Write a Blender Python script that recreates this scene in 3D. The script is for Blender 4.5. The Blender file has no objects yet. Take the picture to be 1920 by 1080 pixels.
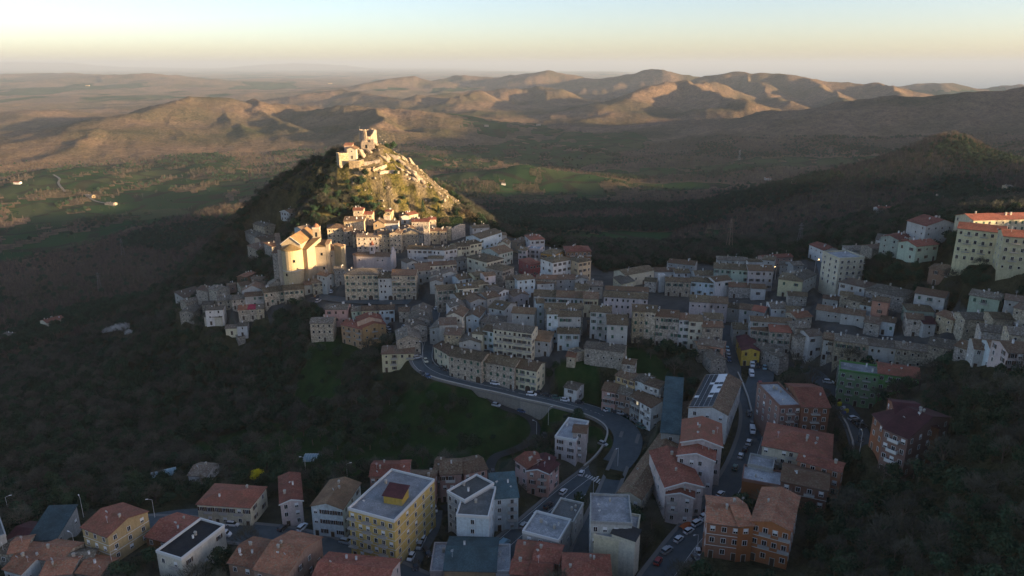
import bpy, bmesh, math, random
import numpy as np
from mathutils import Vector, Matrix, Euler
random.seed(7)
RNG = np.random.default_rng(7)
S = bpy.context.scene
COL = S.collection
R = math.radians

# ------------------------------------------------------------------ camera
FPX, CXP, CYP = 1371.0, 960.0, 540.0
PITCH = R(17.0)
CZ = 145.0
HZTOP = 450
cam_d = bpy.data.cameras.new('camera')
cam = bpy.data.objects.new('camera', cam_d)
COL.objects.link(cam)
cam.location = (0, 0, CZ)
cam.rotation_euler = (R(90) - PITCH, 0, 0)
cam_d.sensor_width = 36
cam_d.lens = 36 * FPX / 1920
cam_d.clip_start = 1
cam_d.clip_end = 400000
S.camera = cam

# ------------------------------------------------------------------ light
SUN_AZ, SUN_EL = R(112), R(6.6)
world = bpy.data.worlds.new('World')
S.world = world
world.use_nodes = True
wn = world.node_tree
wn.nodes.clear()
sky = wn.nodes.new('ShaderNodeTexSky')
sky.sky_type = 'NISHITA'
sky.sun_disc = False
sky.sun_elevation = SUN_EL
sky.sun_rotation = SUN_AZ
sky.altitude = 300
sky.air_density = 0.7
sky.dust_density = 1.0
sky.ozone_density = 1.6
bg = wn.nodes.new('ShaderNodeBackground')
bg.inputs['Strength'].default_value = 0.09
wo = wn.nodes.new('ShaderNodeOutputWorld')
tint = wn.nodes.new('ShaderNodeMix'); tint.data_type = 'RGBA'; tint.blend_type = 'MULTIPLY'; tint.inputs[0].default_value = 1
tint.inputs[7].default_value = (1.1, .945, .925, 1)
wn.links.new(sky.outputs[0], tint.inputs[6]); wn.links.new(tint.outputs[2], bg.inputs[0])
wn.links.new(bg.outputs[0], wo.inputs[0])
sun_d = bpy.data.lights.new('sun', 'SUN')
sun_d.energy = 4.8
sun_d.angle = R(0.5)
sun_d.color = (1.0, 0.69, 0.36)
sun = bpy.data.objects.new('sun', sun_d)
COL.objects.link(sun)
sdir = Vector((math.sin(SUN_AZ) * math.cos(SUN_EL), math.cos(SUN_AZ) * math.cos(SUN_EL), math.sin(SUN_EL)))
sun.rotation_euler = sdir.to_track_quat('Z', 'Y').to_euler()
sun.location = (300, -200, 300)
S.view_settings.view_transform = 'Standard'
S.view_settings.look = 'None'
S.view_settings.gamma = 1
S.view_settings.exposure = 1.95
S.cycles.use_denoising = True
S.cycles.max_bounces = 4
S.cycles.diffuse_bounces = 3
S.cycles.glossy_bounces = 2
S.cycles.transmission_bounces = 2
S.cycles.transparent_max_bounces = 8
S.cycles.volume_bounces = 1
S.cycles.caustics_reflective = False
S.cycles.caustics_refractive = False

# ------------------------------------------------------------------ helpers
def ray(px, py):
    a = (px - CXP); b = (CYP - py)
    cp, sp = math.cos(PITCH), math.sin(PITCH)
    return Vector((a, FPX * cp + b * sp, -FPX * sp + b * cp))

def pt_z(px, py, z):
    d = ray(px, py)
    t = (z - CZ) / d.z
    return Vector((0, 0, CZ)) + d * t

def pt_y(px, py, Y):
    d = ray(px, py)
    return Vector((0, 0, CZ)) + d * (Y / d.y)

def _hash(ix, iy, seed):
    h = (ix.astype(np.int64) * 374761393 + iy.astype(np.int64) * 668265263 + seed * 982451653) & 0x7fffffff
    h = (h ^ (h >> 13)) * 1274126177 & 0x7fffffff
    return ((h ^ (h >> 16)) & 0xffff) / 65535.0

def vnoise(x, y, seed=0):
    ix, iy = np.floor(x), np.floor(y)
    fx, fy = x - ix, y - iy
    fx = fx * fx * (3 - 2 * fx); fy = fy * fy * (3 - 2 * fy)
    a = _hash(ix, iy, seed); b = _hash(ix + 1, iy, seed)
    c = _hash(ix, iy + 1, seed); d = _hash(ix + 1, iy + 1, seed)
    return (a * (1 - fx) + b * fx) * (1 - fy) + (c * (1 - fx) + d * fx) * fy

def fbm(x, y, octv=5, seed=0, gain=0.5):
    s = 0; a = 1; t = 0
    for k in range(octv):
        s = s + a * vnoise(x * 2 ** k + 17.3 * k, y * 2 ** k - 9.1 * k, seed + k); t += a; a *= gain
    return s / t

def ridged(x, y, octv=4, seed=0):
    s = 0; a = 1; t = 0
    for k in range(octv):
        n = 1 - np.abs(2 * vnoise(x * 2 ** k + 5.7 * k, y * 2 ** k + 3.3 * k, seed + k) - 1)
        s = s + a * n * n; t += a; a *= 0.5
    return s / t

def sstep(a, b, x):
    t = np.clip((x - a) / (b - a), 0, 1)
    return t * t * (3 - 2 * t)

# ------------------------------------------------------------------ terrain shape
# control points (pixel x, pixel y, ground height): where the ground stands at that sight line
CP = [
 # bottom of the picture, new quarter
 (0,1080,-2),(300,1080,0),(600,1080,2),(960,1080,3),(1250,1080,8),(1450,1080,12),(1600,1080,16),
 (0,960,-8),(150,990,-3),(330,975,0),(560,990,1),(740,1040,1),(840,990,1),(1000,1010,3),(1120,900,3),(1250,1000,7),(1400,1040,11),
 (500,880,-5),(640,900,-3),(900,900,0),(960,860,0),(700,800,-6),(560,760,-14),(850,785,3),(960,800,3),(1000,850,-1),
 (1080,880,3),(1140,850,5),(1190,800,8),(1100,760,9.5),(1000,742,11.5),(900,718,14),(830,694,16),(795,670,18),(800,640,19),(800,610,20),
 (860,742,8.5),(780,720,8),(960,767,6.5),(1050,792,4.5),(1000,777,5),
 # gardens between road and old town
 (1080,710,17),(1200,680,20),(1300,720,16),(1280,800,12),(1230,860,8),(1200,930,6),(1340,860,10),(1330,760,14),
 # right street
 (1260,1040,9),(1330,960,11),(1380,870,14),(1410,790,17),(1400,720,19),(1375,650,21),(1430,700,20),
 (1560,760,17),(1500,870,14),(1600,800,14),(1640,860,13),(1580,900,9),(1560,1000,12),
 (1680,760,18),(1700,860,16),(1735,740,21),(1775,720,32),
 # wooded right slope
 (1750,1000,26),(1900,1070,36),(1900,900,44),(1800,820,34),(1900,760,46),(1850,700,40),(1700,695,23),(1640,700,21),
 # old town ridge
 (700,560,22),(620,560,20),(560,545,18),(520,560,16),(760,560,23),(840,600,21),(900,640,20),(1000,650,20),(1100,640,23),
 (950,560,25),(1050,580,25),(1160,600,25),(1300,610,25),(1400,600,25),(1500,600,28),(1600,620,31),(1740,600,37),(1880,640,40),
 (880,500,27),(980,520,27),(1100,525,25),(1200,530,25),(1330,530,25),(1450,530,27),(1550,540,33),(1650,540,42),(1760,560,42),(1880,560,46),
 (800,470,30),(900,450,30),(700,440,35),(620,460,30),(540,450,24),(560,500,20),
 (1000,480,24),(1090,500,22),(1060,470,20),
 (1480,500,28),(1560,500,36),(1660,470,48),(1740,480,54),(1850,500,60),(1920,510,62),(1700,440,54),(1790,430,62),(1900,440,66),
 # back edge of the town, falling to the valley
 (960,450,12),(1130,470,-5),(1200,480,8),(1330,470,8),(1450,465,10),(1540,455,24),(1640,420,30),
 (960,420,-45),(1100,430,-70),(1250,430,-75),(1400,430,-60),(1500,420,-50),(1600,400,-40),
 # castle hill
 (700,405,42),(640,410,40),(780,410,40),(860,415,36),(900,425,28),(590,400,42),(540,410,34),(500,430,26),(470,450,18),
 # left slope under the town
 (350,600,-2),(420,600,8),(400,560,6),(480,540,12),(450,640,-2),(560,620,12),(620,640,10),(700,660,11),(560,680,-6),(700,700,-2),
 (440,700,-16),(330,700,-28),(300,800,-28),(400,860,-18),(200,880,-22),(0,860,-32),(0,750,-52),(150,700,-50),(250,640,-45),(120,600,-85),(0,620,-105),
 (0,540,-125),(150,500,-140),(250,560,-80),(330,540,-40),(300,480,-130),(0,460,-148),
 # valley floor
 (150,420,-150),(300,420,-150),(400,400,-148),(0,380,-150),(200,340,-155),(450,350,-152),(560,310,-150),(0,330,-150),
 (1000,400,-112),(1000,360,-125),(1150,380,-118),(1300,380,-110),(1450,380,-92),(1600,370,-75),(1000,330,-140),(1200,340,-132),(1400,330,-120),
 (900,280,-150),(1050,270,-150),(1200,300,-146),(1350,300,-136),(1500,300,-120),(900,240,-155),(1050,230,-140),(700,260,-160),
 (1790,489,60),(1890,507,61),(1770,500,56),(1740,390,-30),(1880,400,-10),
 (1640,350,-50),
]
CPY = [  # (pixel x, pixel y, forward distance)
 (700,268,553),(716,264,556),(680,283,545),(655,300,533),(648,312,526),(610,302,545),(740,290,548),(760,305,545),(800,338,540),(830,362,535),(850,382,532),(884,410,525),
 (560,330,545),(520,356,545),(480,388,545),(430,432,545),(385,480,545),(335,530,545),(700,300,535),(700,340,520),(640,330,517),(750,340,525),(780,370,517),(700,375,506),(620,370,506),(580,380,510),
 # hill G on the right
 (1780,251,1150),(1730,264,1120),(1660,300,1080),(1600,325,1050),(1530,345,1020),(1860,290,1120),(1920,325,1080),(1780,330,980),(1850,370,850),
 # knolls that catch the sun
 (975,312,1750),(1050,326,1720),(1100,332,1700),(940,318,1760),(830,305,2000),(900,322,1950),(780,296,2050),
 (340,418,1250),(430,388,1300),(380,398,1280),
 (1600,352,1250),(1680,345,1200),
]
CPW = [  # off-frame: (azimuth deg, distance, height)
 (-60,200,-30),(-60,500,-110),(-60,1200,-150),(-90,300,-60),(-90,1000,-150),(-130,300,-30),(-130,1500,-130),(180,300,30),(150,300,45),(180,1500,-60),
 (45,200,35),(48,320,62),(60,150,30),(90,150,45),(120,200,50),(0,60,15),(-40,90,-5),(40,90,20),(-120,80,5),(120,80,30),
 (30,40,12),(-90,40,0),(150,40,12),
]
def _uv(p):
    return (math.atan2(p[0], p[1]), math.log(max(math.hypot(p[0], p[1]), 1)))
pts = []
for px, py, z in CP:
    p = pt_z(px, py, z); pts.append((*_uv(p), z))
for px, py, Y in CPY:
    p = pt_y(px, py, Y); pts.append((*_uv(p), p.z))
# ground behind the castle hill (hidden from the drone)
for x, y, z in [(-95,575,76),(-70,600,48),(-130,600,50),(-40,600,28),(-190,600,26),(-95,640,18),(-20,560,26),(10,560,10),(60,640,-45),(-95,720,-45),(-250,640,-40),(-300,560,-40),(-300,800,-120),(-95,850,-110),(100,800,-90),(-62,562,58),(-45,575,42),(-150,575,62),(-115,570,74)]:
    pts.append((*_uv((x, y)), z))
for az, r, z in CPW:
    pts.append((R(az), math.log(r), z))
for az in range(-180, 181, 15):          # distant plain all round
    for r, z in ((9000, -190), (25000, -210), (100000, -230)):
        pts.append((R(az), math.log(r), z))
for az in list(range(-180, -34, 20)) + list(range(50, 181, 20)):
    for r, z in ((3500, -160), (5500, -175)):
        pts.append((R(az), math.log(r), z))
for az, r, z in ((-30,2600,-158),(-15,2700,-160),(0,3300,-150),(12,3300,-140),(25,3200,-110),(-32,5200,-180),(-18,5600,-180),(-5,5500,-175),(8,5600,-170),(20,5200,-150),(30,4600,-140)):
    pts.append((R(az), math.log(r), z))
P = np.array(pts)
wrap = P[np.abs(P[:, 0]) > 1.6].copy(); wrap[:, 0] -= np.sign(wrap[:, 0]) * 2 * math.pi
P = np.vstack([P, wrap])
C2 = 0.018 ** 2
D = np.sqrt((P[:, None, 0] - P[None, :, 0]) ** 2 + (P[:, None, 1] - P[None, :, 1]) ** 2 + C2)
Wt = np.linalg.solve(np.block([[D + np.eye(len(P)) * -0.004, np.ones((len(P), 1))], [np.ones((1, len(P))), np.zeros((1, 1))]]), np.append(P[:, 2], 0))

def base_h(x, y):
    u = np.arctan2(x, y); v = np.log(np.maximum(np.hypot(x, y), 20))
    z = np.full(x.shape, Wt[-1])
    for k in range(len(P)):
        z += Wt[k] * np.sqrt((u - P[k, 0]) ** 2 + (v - P[k, 1]) ** 2 + C2)
    return z

# ridges: crest polyline in world metres (x, y, z), half width, exponent
def rp(px, py, Y):
    p = pt_y(px, py, Y); return (p.x, p.y, p.z)
RIDGES = [
 ([rp(-200,118,60000), rp(60,116,60000), rp(150,118,60000), rp(260,126,60000)], 5200, 1.5),
 ([rp(400,129,60000), rp(500,121,60000), rp(570,118,60000), rp(640,122,60000), rp(720,130,60000)], 4200, 1.5),
 ([rp(20,300,2350), rp(120,268,2600), rp(200,236,2950), rp(290,212,3350), rp(345,204,3500), rp(400,184,3850), rp(450,184,3950), rp(520,196,4000)], 560, 1.25),
 ([rp(400,184,3850), rp(430,215,3500), rp(470,262,2900)], 230, 1.2),
 ([rp(330,205,3500), rp(330,240,3050), rp(310,285,2600)], 230, 1.2),
 ([rp(260,222,3250), rp(230,262,2750), rp(200,298,2400)], 210, 1.2),
 ([rp(180,240,2850), rp(130,278,2500), rp(80,303,2300)], 200, 1.2),
 ([rp(470,186,3950), rp(520,215,3500), rp(560,245,3000)], 240, 1.2),
 ([rp(560,200,4000), rp(600,222,3500), rp(620,250,3000)], 230, 1.2),
 ([rp(700,196,3650), rp(720,215,3200), rp(700,240,2800)], 230, 1.2),
 ([rp(560,202,4000), rp(640,197,3800), rp(700,196,3650), rp(760,205,3500), rp(805,222,3300)], 620, 1.2),
 ([rp(0,330,2000), rp(40,332,1900)], 300, 1.6),
 ([rp(-200,250,3200), rp(0,225,4000), rp(120,205,5000)], 350, 1.6),
 ([rp(640,165,6500), rp(700,178,6000), rp(780,190,5200)], 450, 1.4),
 ([rp(120,150,12000), rp(200,142,12500), rp(280,137,12500), rp(330,146,12000)], 1300, 1.5),
 ([rp(-100,140,15000), rp(60,138,15500), rp(200,141,14000)], 2200, 1.5),
 ([rp(690,158,9000), rp(755,140,9500), rp(800,150,9500)], 800, 1.4),
 ([rp(800,152,10500), rp(850,140,10500), rp(950,144,10000), rp(1000,137,9500), rp(1043,133,9300), rp(1090,145,9000)], 900, 1.4),
 ([rp(1090,148,8500), rp(1150,142,8300), rp(1215,130,8000), rp(1270,138,7800), rp(1330,150,7600)], 900, 1.4),
 ([rp(800,178,5600), rp(850,172,5800), rp(930,166,6000), rp(1000,162,6000), rp(1060,170,5700)], 420, 1.5),
 ([rp(830,186,5000), rp(900,170,5400)], 300, 1.4),
 ([rp(1330,140,6600), rp(1400,132,6500), rp(1470,137,6200), rp(1540,150,6000), rp(1590,154,5900), rp(1640,152,5900), rp(1700,162,6000)], 800, 1.3),
 ([rp(1400,134,6500), rp(1430,165,5400), rp(1480,190,4600)], 330, 1.3),
 ([rp(1500,142,6100), rp(1560,170,5100), rp(1600,190,4500)], 330, 1.3),
 ([rp(1640,152,5900), rp(1700,172,5100)], 330, 1.3),
 ([rp(1340,150,5200), rp(1290,143,5000), rp(1250,152,4800), rp(1200,172,4500), rp(1150,200,4100), rp(1090,222,3700)], 420, 1.25),
 ([rp(1290,143,5000), rp(1330,170,4400), rp(1400,192,3900)], 330, 1.3),
 ([rp(1700,165,8500), rp(1750,157,8500), rp(1800,155,8300), rp(1840,165,8200)], 700, 1.5),
 ([rp(1850,170,9500), rp(1890,154,9500), rp(1960,165,9300)], 900, 1.5),
 # dark ridge on the right, rising out of the frame: it shades the valley
 ([rp(1250,232,3300), rp(1380,208,3200), rp(1500,200,3150), rp(1650,188,3050), rp(1790,181,2950), rp(1920,166,2850), (2750,2450,290), (3300,1900,345), (3300,1000,290), (3100,300,220)], 700, 1.15),
 # near ridge off frame on the right: it shades the town
 ([(1500,1750,30), (1150,1250,-20), (1010,1060,0), (860,700,70), (735,413,118), (640,134,118), (560,-120,110), (500,-330,110), (380,-700,90)], 260, 1.4),
]
def ridge_h(x, y, b):
    z = b.copy()
    for line, w, e in RIDGES:
        best = None
        xs = [q[0] for q in line]; ys = [q[1] for q in line]
        m = (x > min(xs) - 4 * w) & (x < max(xs) + 4 * w) & (y > min(ys) - 4 * w) & (y < max(ys) + 4 * w)
        if not m.any(): continue
        X, Y = x[m], y[m]
        # wobble the sight of the crest so flanks get spurs
        wx = X + (fbm(X / w * 1.3, Y / w * 1.3, 3, 5) - .5) * w * .7
        wy = Y + (fbm(X / w * 1.3 + 40, Y / w * 1.3, 3, 9) - .5) * w * .7
        num = np.zeros(X.shape); bd = np.full(X.shape, 1e12); bz = np.zeros(X.shape)
        for (x0, y0, z0), (x1, y1, z1) in zip(line[:-1], line[1:]):
            dx, dy = x1 - x0, y1 - y0
            L2 = dx * dx + dy * dy
            t = np.clip(((wx - x0) * dx + (wy - y0) * dy) / L2, 0, 1)
            d = np.hypot(wx - x0 - t * dx, wy - y0 - t * dy)
            t0 = np.clip(((X - x0) * dx + (Y - y0) * dy) / L2, 0, 1)
            zz = z0 + (z1 - z0) * t
            cond = d < bd
            bd = np.where(cond, d, bd); bz = np.where(cond, zz, bz)
        g = np.exp(-(bd / w) ** e * 0.9)
        spur = 1 - 0.55 * ridged(X / w * 1.9, Y / w * 1.9, 4, 21) * np.clip(bd / w, 0, 1) * np.exp(-bd / w * .4)
        spur = spur * (1 - .3 * ridged(X / 330, Y / 330, 4, 33) * np.clip(bd / w, 0, 1))
        zm = z[m]
        z[m] = np.maximum(zm, b[m] + (bz - b[m]) * g * spur)
    return z

def seg_dist(x, y, line):
    bd = np.full(x.shape, 1e9); side = np.zeros(x.shape); bz = np.zeros(x.shape)
    for a, b in zip(line[:-1], line[1:]):
        dx, dy = b[0] - a[0], b[1] - a[1]
        L2 = dx * dx + dy * dy + 1e-9
        t = np.clip(((x - a[0]) * dx + (y - a[1]) * dy) / L2, 0, 1)
        ex, ey = x - a[0] - t * dx, y - a[1] - t * dy
        d = np.hypot(ex, ey)
        c = d < bd
        bd = np.where(c, d, bd); side = np.where(c, np.sign(dx * ey - dy * ex), side)
        bz = np.where(c, a[2] + (b[2] - a[2]) * t, bz)
    return bd, side, bz
# ------------------------------------------------------------------ roads (pixel polylines laid onto the ground)
def smooth_line(p, n=6):
    out = []
    q = [p[0]] + list(p) + [p[-1]]
    for i in range(1, len(q) - 2):
        a, b, c, d = [np.array(q[j], float) for j in (i - 1, i, i + 1, i + 2)]
        for k in range(n):
            t = k / n
            out.append(0.5 * ((2 * b) + (c - a) * t + (2 * a - 5 * b + 4 * c - d) * t * t + (3 * b - a - 3 * c + d) * t ** 3))
    out.append(np.array(q[-2], float))
    return out

def hit_base(px, py, lift=0.0):
    d = ray(px, py); o = Vector((0, 0, CZ))
    ts = np.exp(np.linspace(math.log(60), math.log(60000), 420)) / d.y
    X, Y, Z = d.x * ts, d.y * ts, CZ + d.z * ts
    f = Z - base_h(X, Y) - lift
    k = np.argmax(f < 0)
    if k == 0: return pt_z(px, py, 0)
    t = ts[k - 1] + (ts[k] - ts[k - 1]) * f[k - 1] / (f[k - 1] - f[k])
    return o + d * t

ROADS = {
 'main': (10.0, [(809,582),(804,604),(799,633),(793,653),(792,675),(806,692),(840,706),(885,717),(930,727),(985,740),(1040,752),(1090,765),(1130,779),(1156,796),(1165,815),(1158,840),(1140,866),(1110,893),(1075,920),(1040,950),(1000,985),(960,1020),(935,1045),(905,1090),(880,1130)]),
 'lower': (5.2, [(1182,812),(1170,850),(1158,878),(1134,935),(1100,1008),(1084,1058),(1076,1110)]),
 'right': (8.0, [(1362,610),(1368,640),(1378,680),(1392,720),(1410,762),(1412,800),(1402,840),(1385,880),(1355,930),(1310,985),(1272,1030),(1232,1085),(1200,1130)]),
 'east': (8.5, [(1500,688),(1528,702),(1552,730),(1580,765),(1603,800),(1615,835),(1618,868)]),
 'plaza': (10.0, [(1425,672),(1428,700),(1420,730),(1412,760)]),
 'left': (9.5, [(180,985),(260,984),(330,986),(400,992),(460,1000),(530,1008),(590,1022),(650,1042),(720,1068),(790,1100)]),
 'left_upper': (6.0, [(200,978),(270,974),(330,966),(380,963)]),
 'block': (6.5, [(812,958),(806,990),(790,1020),(772,1050),(756,1090)]),
 'bend': (11.0, [(1132,780),(1162,797),(1177,820),(1173,846),(1156,870)]),
 'drive': (4.0, [(915,742),(940,763),(978,776),(998,790),(1004,810),(990,831),(960,846),(930,857),(918,878),(922,905),(880,935),(830,955)]),
 'terrace': (9.0, [(592,556),(640,562),(700,566),(770,566)]),
 'upper': (6.0, [(1536,480),(1545,510),(1552,540),(1558,562)]),
}
ROADW = {}
for k, (w, pl) in ROADS.items():
    P3 = [hit_base(*q) for q in smooth_line(pl, 5)]
    zs = np.array([p.z for p in P3])
    for _ in range(3):
        zs[1:-1] = (zs[:-2] + 2 * zs[1:-1] + zs[2:]) / 4
    ROADW[k] = (w, [(p.x, p.y, float(z)) for p, z in zip(P3, zs)])

def flat_h(x, y, z):
    near = (np.hypot(x, y) < 900) & (y > 0)
    if not near.any(): return z
    X, Y, Z = x[near], y[near], z[near]
    for k, (w, ln) in ROADW.items():
        d, s, bz = seg_dist(X, Y, ln)
        if k == 'main':          # the retaining wall holds the road above the gardens
            low = (s > 0) if False else (s < 0)
        t = sstep(w / 2 + 6, w / 2 + 1.5, d)
        Z = Z * (1 - t) + (bz - 0.25) * t
    z = z.copy(); z[near] = Z
    return z

def rock_mask(x, y):
    # limestone of the castle hill: top and right flank
    cx, cy = ROCKC
    dx, dy = x - cx, y - cy
    a = np.exp(-((dx - 30) ** 2 / 52 ** 2 + (dy + 8) ** 2 / 42 ** 2) ** 1.5)
    return np.clip(a, 0, 1)
_c = pt_y(700, 268, 550); ROCKC = (_c.x, _c.y)

def height(x, y):
    x = np.asarray(x, float); y = np.asarray(y, float)
    r = np.hypot(x, y)
    b = base_h(x, y)
    z = ridge_h(x, y, b)
    wild = sstep(700, 2500, r)
    z = z + (fbm(x / 900, y / 900, 4, 31) - .5) * 90 * sstep(1500, 6000, r) * np.exp(-np.clip(z + 150, 0, 400) / 300)
    z = z + (ridged(x / 500, y / 500, 4, 3) - .5) * 26 * wild + (fbm(x / 70, y / 70, 4, 12) - .5) * 14 * wild * np.exp(-r / 9000)
    z = z + (ridged(x / 620, y / 620, 4, 91) - .5) * 55 * np.clip((z + 150) / 110, 0, 1) * sstep(2000, 2900, r) * np.exp(-r / 16000)
    rm = rock_mask(x, y)
    z = z + rm * ((ridged(x / 16 + y / 40, y / 14, 4, 77) - .45) * 8)
    z = z + (fbm(x / 26, y / 26, 3, 44) - .5) * 3 * sstep(560, 700, r)
    # the sea lies beyond the hills on the right, far off
    az = np.arctan2(x, y)
    sea = sstep(0.12, 0.26, az) * sstep(11000, 16000, r)
    z = z * (1 - sea) + (-520) * sea
    far = sstep(40000, 60000, r) * sstep(-.1, .05, az); z = z * (1 - far) + (-560) * far * 1.0
    return flat_h(x, y, z)

# ------------------------------------------------------------------ terrain sheet
az_in = np.linspace(R(-50), R(52), 860)
az_l = np.linspace(R(-180), R(-50), 110)[:-1]; az_r = np.linspace(R(52), R(180), 110)[1:-1]
AZ = np.concatenate([az_l, az_in, az_r])
RR = np.exp(np.linspace(math.log(25), math.log(120000), 640))
A, Q = np.meshgrid(AZ, RR)
TX, TY = Q * np.sin(A), Q * np.cos(A)
TZ = height(TX.ravel(), TY.ravel()).reshape(TX.shape)

def ell(x, y, px, py, Y, rx, ry, rot=0):
    p = pt_y(px, py, Y) if Y else hit_base(px, py)
    dx, dy = x - p.x, y - p.y
    c, s = math.cos(rot), math.sin(rot)
    u, v = dx * c + dy * s, -dx * s + dy * c
    return np.exp(-((u / rx) ** 2 + (v / ry) ** 2) ** 2)
X1, Y1, Z1 = TX.ravel(), TY.ravel(), TZ.ravel()
r1 = np.hypot(X1, Y1)
fm = np.zeros(X1.shape)
FIELDS = [(100,440,0,150,260),(230,400,0,260,240),(330,360,0,300,260),(60,350,0,260,300),(180,330,0,260,260),(300,330,0,260,200),(30,370,0,200,200),
 (960,250,0,260,420),(920,285,0,220,200),(1000,300,0,300,260),(1060,280,0,300,300),(1130,265,0,200,400),(1020,345,0,150,180),(1110,355,0,160,110),(1250,325,0,260,100),
 (900,330,0,150,130),(1180,455,0,90,75),(1250,450,0,80,45),(1500,310,0,300,70),(1620,335,0,200,40),(840,300,0,160,160),(770,300,0,200,200),
 (1240,355,0,200,60),(1440,305,0,150,60),(880,240,0,150,260),(1150,470,0,60,40)]
for px, py, Y, rx, ry in FIELDS:
    fm = np.maximum(fm, ell(X1, Y1, px, py, Y, rx, ry))
nz = fbm(X1 / 120, Y1 / 120, 4, 50)
fm = sstep(.42, .62, fm * (0.42 + nz * 1.15)) * (1 - .95 * (fbm(X1 / 55, Y1 / 90, 3, 97) > .6))
farf = sstep(7000, 9000, r1) * sstep(.5, .62, fbm(X1 / 900, Y1 / 1600, 4, 60)) * (Z1 < -120)
fm = np.maximum(fm * sstep(-40, -60, Z1), farf * .8)
# meadows close to the houses
gm = np.zeros(X1.shape)
for px, py, rx, ry in [(840,800,55,30),(760,850,60,28),(560,850,45,25),(450,840,30,26),(620,700,20,30),(900,820,40,25),(920,770,25,10),(1180,720,20,22),(1080,700,18,18),(1040,790,14,10),(1120,830,12,10)]:
    gm = np.maximum(gm, ell(X1, Y1, px, py, 0, rx, ry))
gm = sstep(.42, .6, gm * (.25 + fbm(X1 / 13, Y1 / 13, 4, 51) * 1.15)) * .72
rk = rock_mask(X1, Y1) * sstep(.45, .57, fbm(X1 / 9 + Y1 / 20, Y1 / 9, 4, 52) + 0.12 * rock_mask(X1, Y1))
rk[Z1 < 42] *= 0.5
TOWN = [(-190,440),(-120,400),(-70,330),(-60,290),(0,290),(60,300),(120,300),(170,330),(330,340),(330,440),(230,470),(60,500),(20,500),(-20,520),(-90,505),(-190,480)]
def in_poly(x, y, poly):
    ins = np.zeros(x.shape, bool); j = len(poly) - 1
    for i in range(len(poly)):
        xi, yi = poly[i]; xj, yj = poly[j]
        c = ((yi > y) != (yj > y)) & (x < (xj - xi) * (y - yi) / (yj - yi + 1e-9) + xi)
        ins ^= c; j = i
    return ins
tpx = [(350,600),(400,570),(520,540),(520,490),(600,450),(640,430),(760,418),(860,420),(960,450),(1080,480),(1130,520),(1300,505),(1540,490),(1600,500),(1625,550),(1700,580),(1800,592),(1960,605),(1960,690),(1740,690),(1480,700),(1350,690),(1330,640),(1180,650),(1050,690),(1020,740),(800,690),(780,640),(640,600),(560,575),(450,620)]
TPOLY = [tuple(hit_base(*q)[:2]) for q in tpx]
tpx2 = [(1200,780),(1330,690),(1500,700),(1640,690),(1735,690),(1755,760),(1750,860),(1640,880),(1560,920),(1500,1090),(1200,1090)]
TPOLY2 = [tuple(hit_base(*q)[:2]) for q in tpx2]
tpx3 = [(640,930),(840,860),(1000,860),(1120,830),(1120,1000),(1000,1120),(-50,1120),(-50,985),(150,960),(300,960)]
TPOLY3 = [tuple(hit_base(*q)[:2]) for q in tpx3]
urb = in_poly(X1, Y1, TPOLY).astype(float)
urb2 = np.maximum(in_poly(X1, Y1, TPOLY2), in_poly(X1, Y1, TPOLY3)).astype(float) * .45 * sstep(.35, .6, fbm(X1 / 7, Y1 / 7, 3, 90))
urb = np.maximum(urb, urb2)
brown = np.clip(.62 + (fbm(X1 / 260, Y1 / 260, 4, 53) - .5) * 1.6 + sstep(2500, 6000, r1) * .15, 0, 1)
ev = ell(X1, Y1, 1730, 300, 1080, 300, 260)
brown = brown * (1 - .7 * ev) * (.25 + .75 * sstep(450, 900, r1))
cover = np.stack([np.clip(np.maximum(fm, gm), 0, 1), rk, brown, urb], 1)

def set_faces(me, verts, faces4):
    n = len(verts)
    me.vertices.add(n); me.vertices.foreach_set('co', verts.astype(np.float32).ravel())
    m = len(faces4)
    me.loops.add(m * 4); me.loops.foreach_set('vertex_index', faces4.astype(np.int32).ravel())
    me.polygons.add(m); me.polygons.foreach_set('loop_start', np.arange(0, m * 4, 4, dtype=np.int32))
    me.polygons.foreach_set('use_smooth', np.ones(m, bool))
    me.update(calc_edges=True)
nr, na = TX.shape
ii, jj = np.meshgrid(np.arange(nr - 1), np.arange(na), indexing='ij')
j2 = (jj + 1) % na
F = np.stack([ii * na + jj, ii * na + j2, (ii + 1) * na + j2, (ii + 1) * na + jj], -1).reshape(-1, 4)
F = F[:, ::-1]
te = bpy.data.meshes.new('terrain')
set_faces(te, np.stack([X1, Y1, Z1], 1), F)
at = te.color_attributes.new('cover', 'FLOAT_COLOR', 'POINT')
at.data.foreach_set('color', cover.astype(np.float32).ravel())
dxh, dyh = X1 - ROCKC[0] - 8, Y1 - ROCKC[1] + 10
hm = np.exp(-(dxh ** 2 / 72 ** 2 + dyh ** 2 / 62 ** 2) ** 2) * (1 - urb)
at = te.attributes.new('hill', 'FLOAT', 'POINT'); at.data.foreach_set('value', hm.astype(np.float32))
terrain = bpy.data.objects.new('terrain', te); COL.objects.link(terrain)
terrain['kind'] = 'structure'; terrain['label'] = 'wooded hills, green fields and rocky castle hill'

from mathutils.bvhtree import BVHTree
# height look-up on the finished sheet
LR0, LR1 = math.log(25), math.log(120000)
def gz(x, y):
    r = math.hypot(x, y); a = math.atan2(x, y)
    fi = (math.log(max(r, 26)) - LR0) / (LR1 - LR0) * (nr - 1)
    i = min(int(fi), nr - 2); fi -= i
    j = int(np.searchsorted(AZ, a)) - 1
    j = min(max(j, 0), na - 2); fj = (a - AZ[j]) / (AZ[j + 1] - AZ[j])
    return float((TZ[i, j] * (1 - fj) + TZ[i, j + 1] * fj) * (1 - fi) + (TZ[i + 1, j] * (1 - fj) + TZ[i + 1, j + 1] * fj) * fi)

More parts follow.
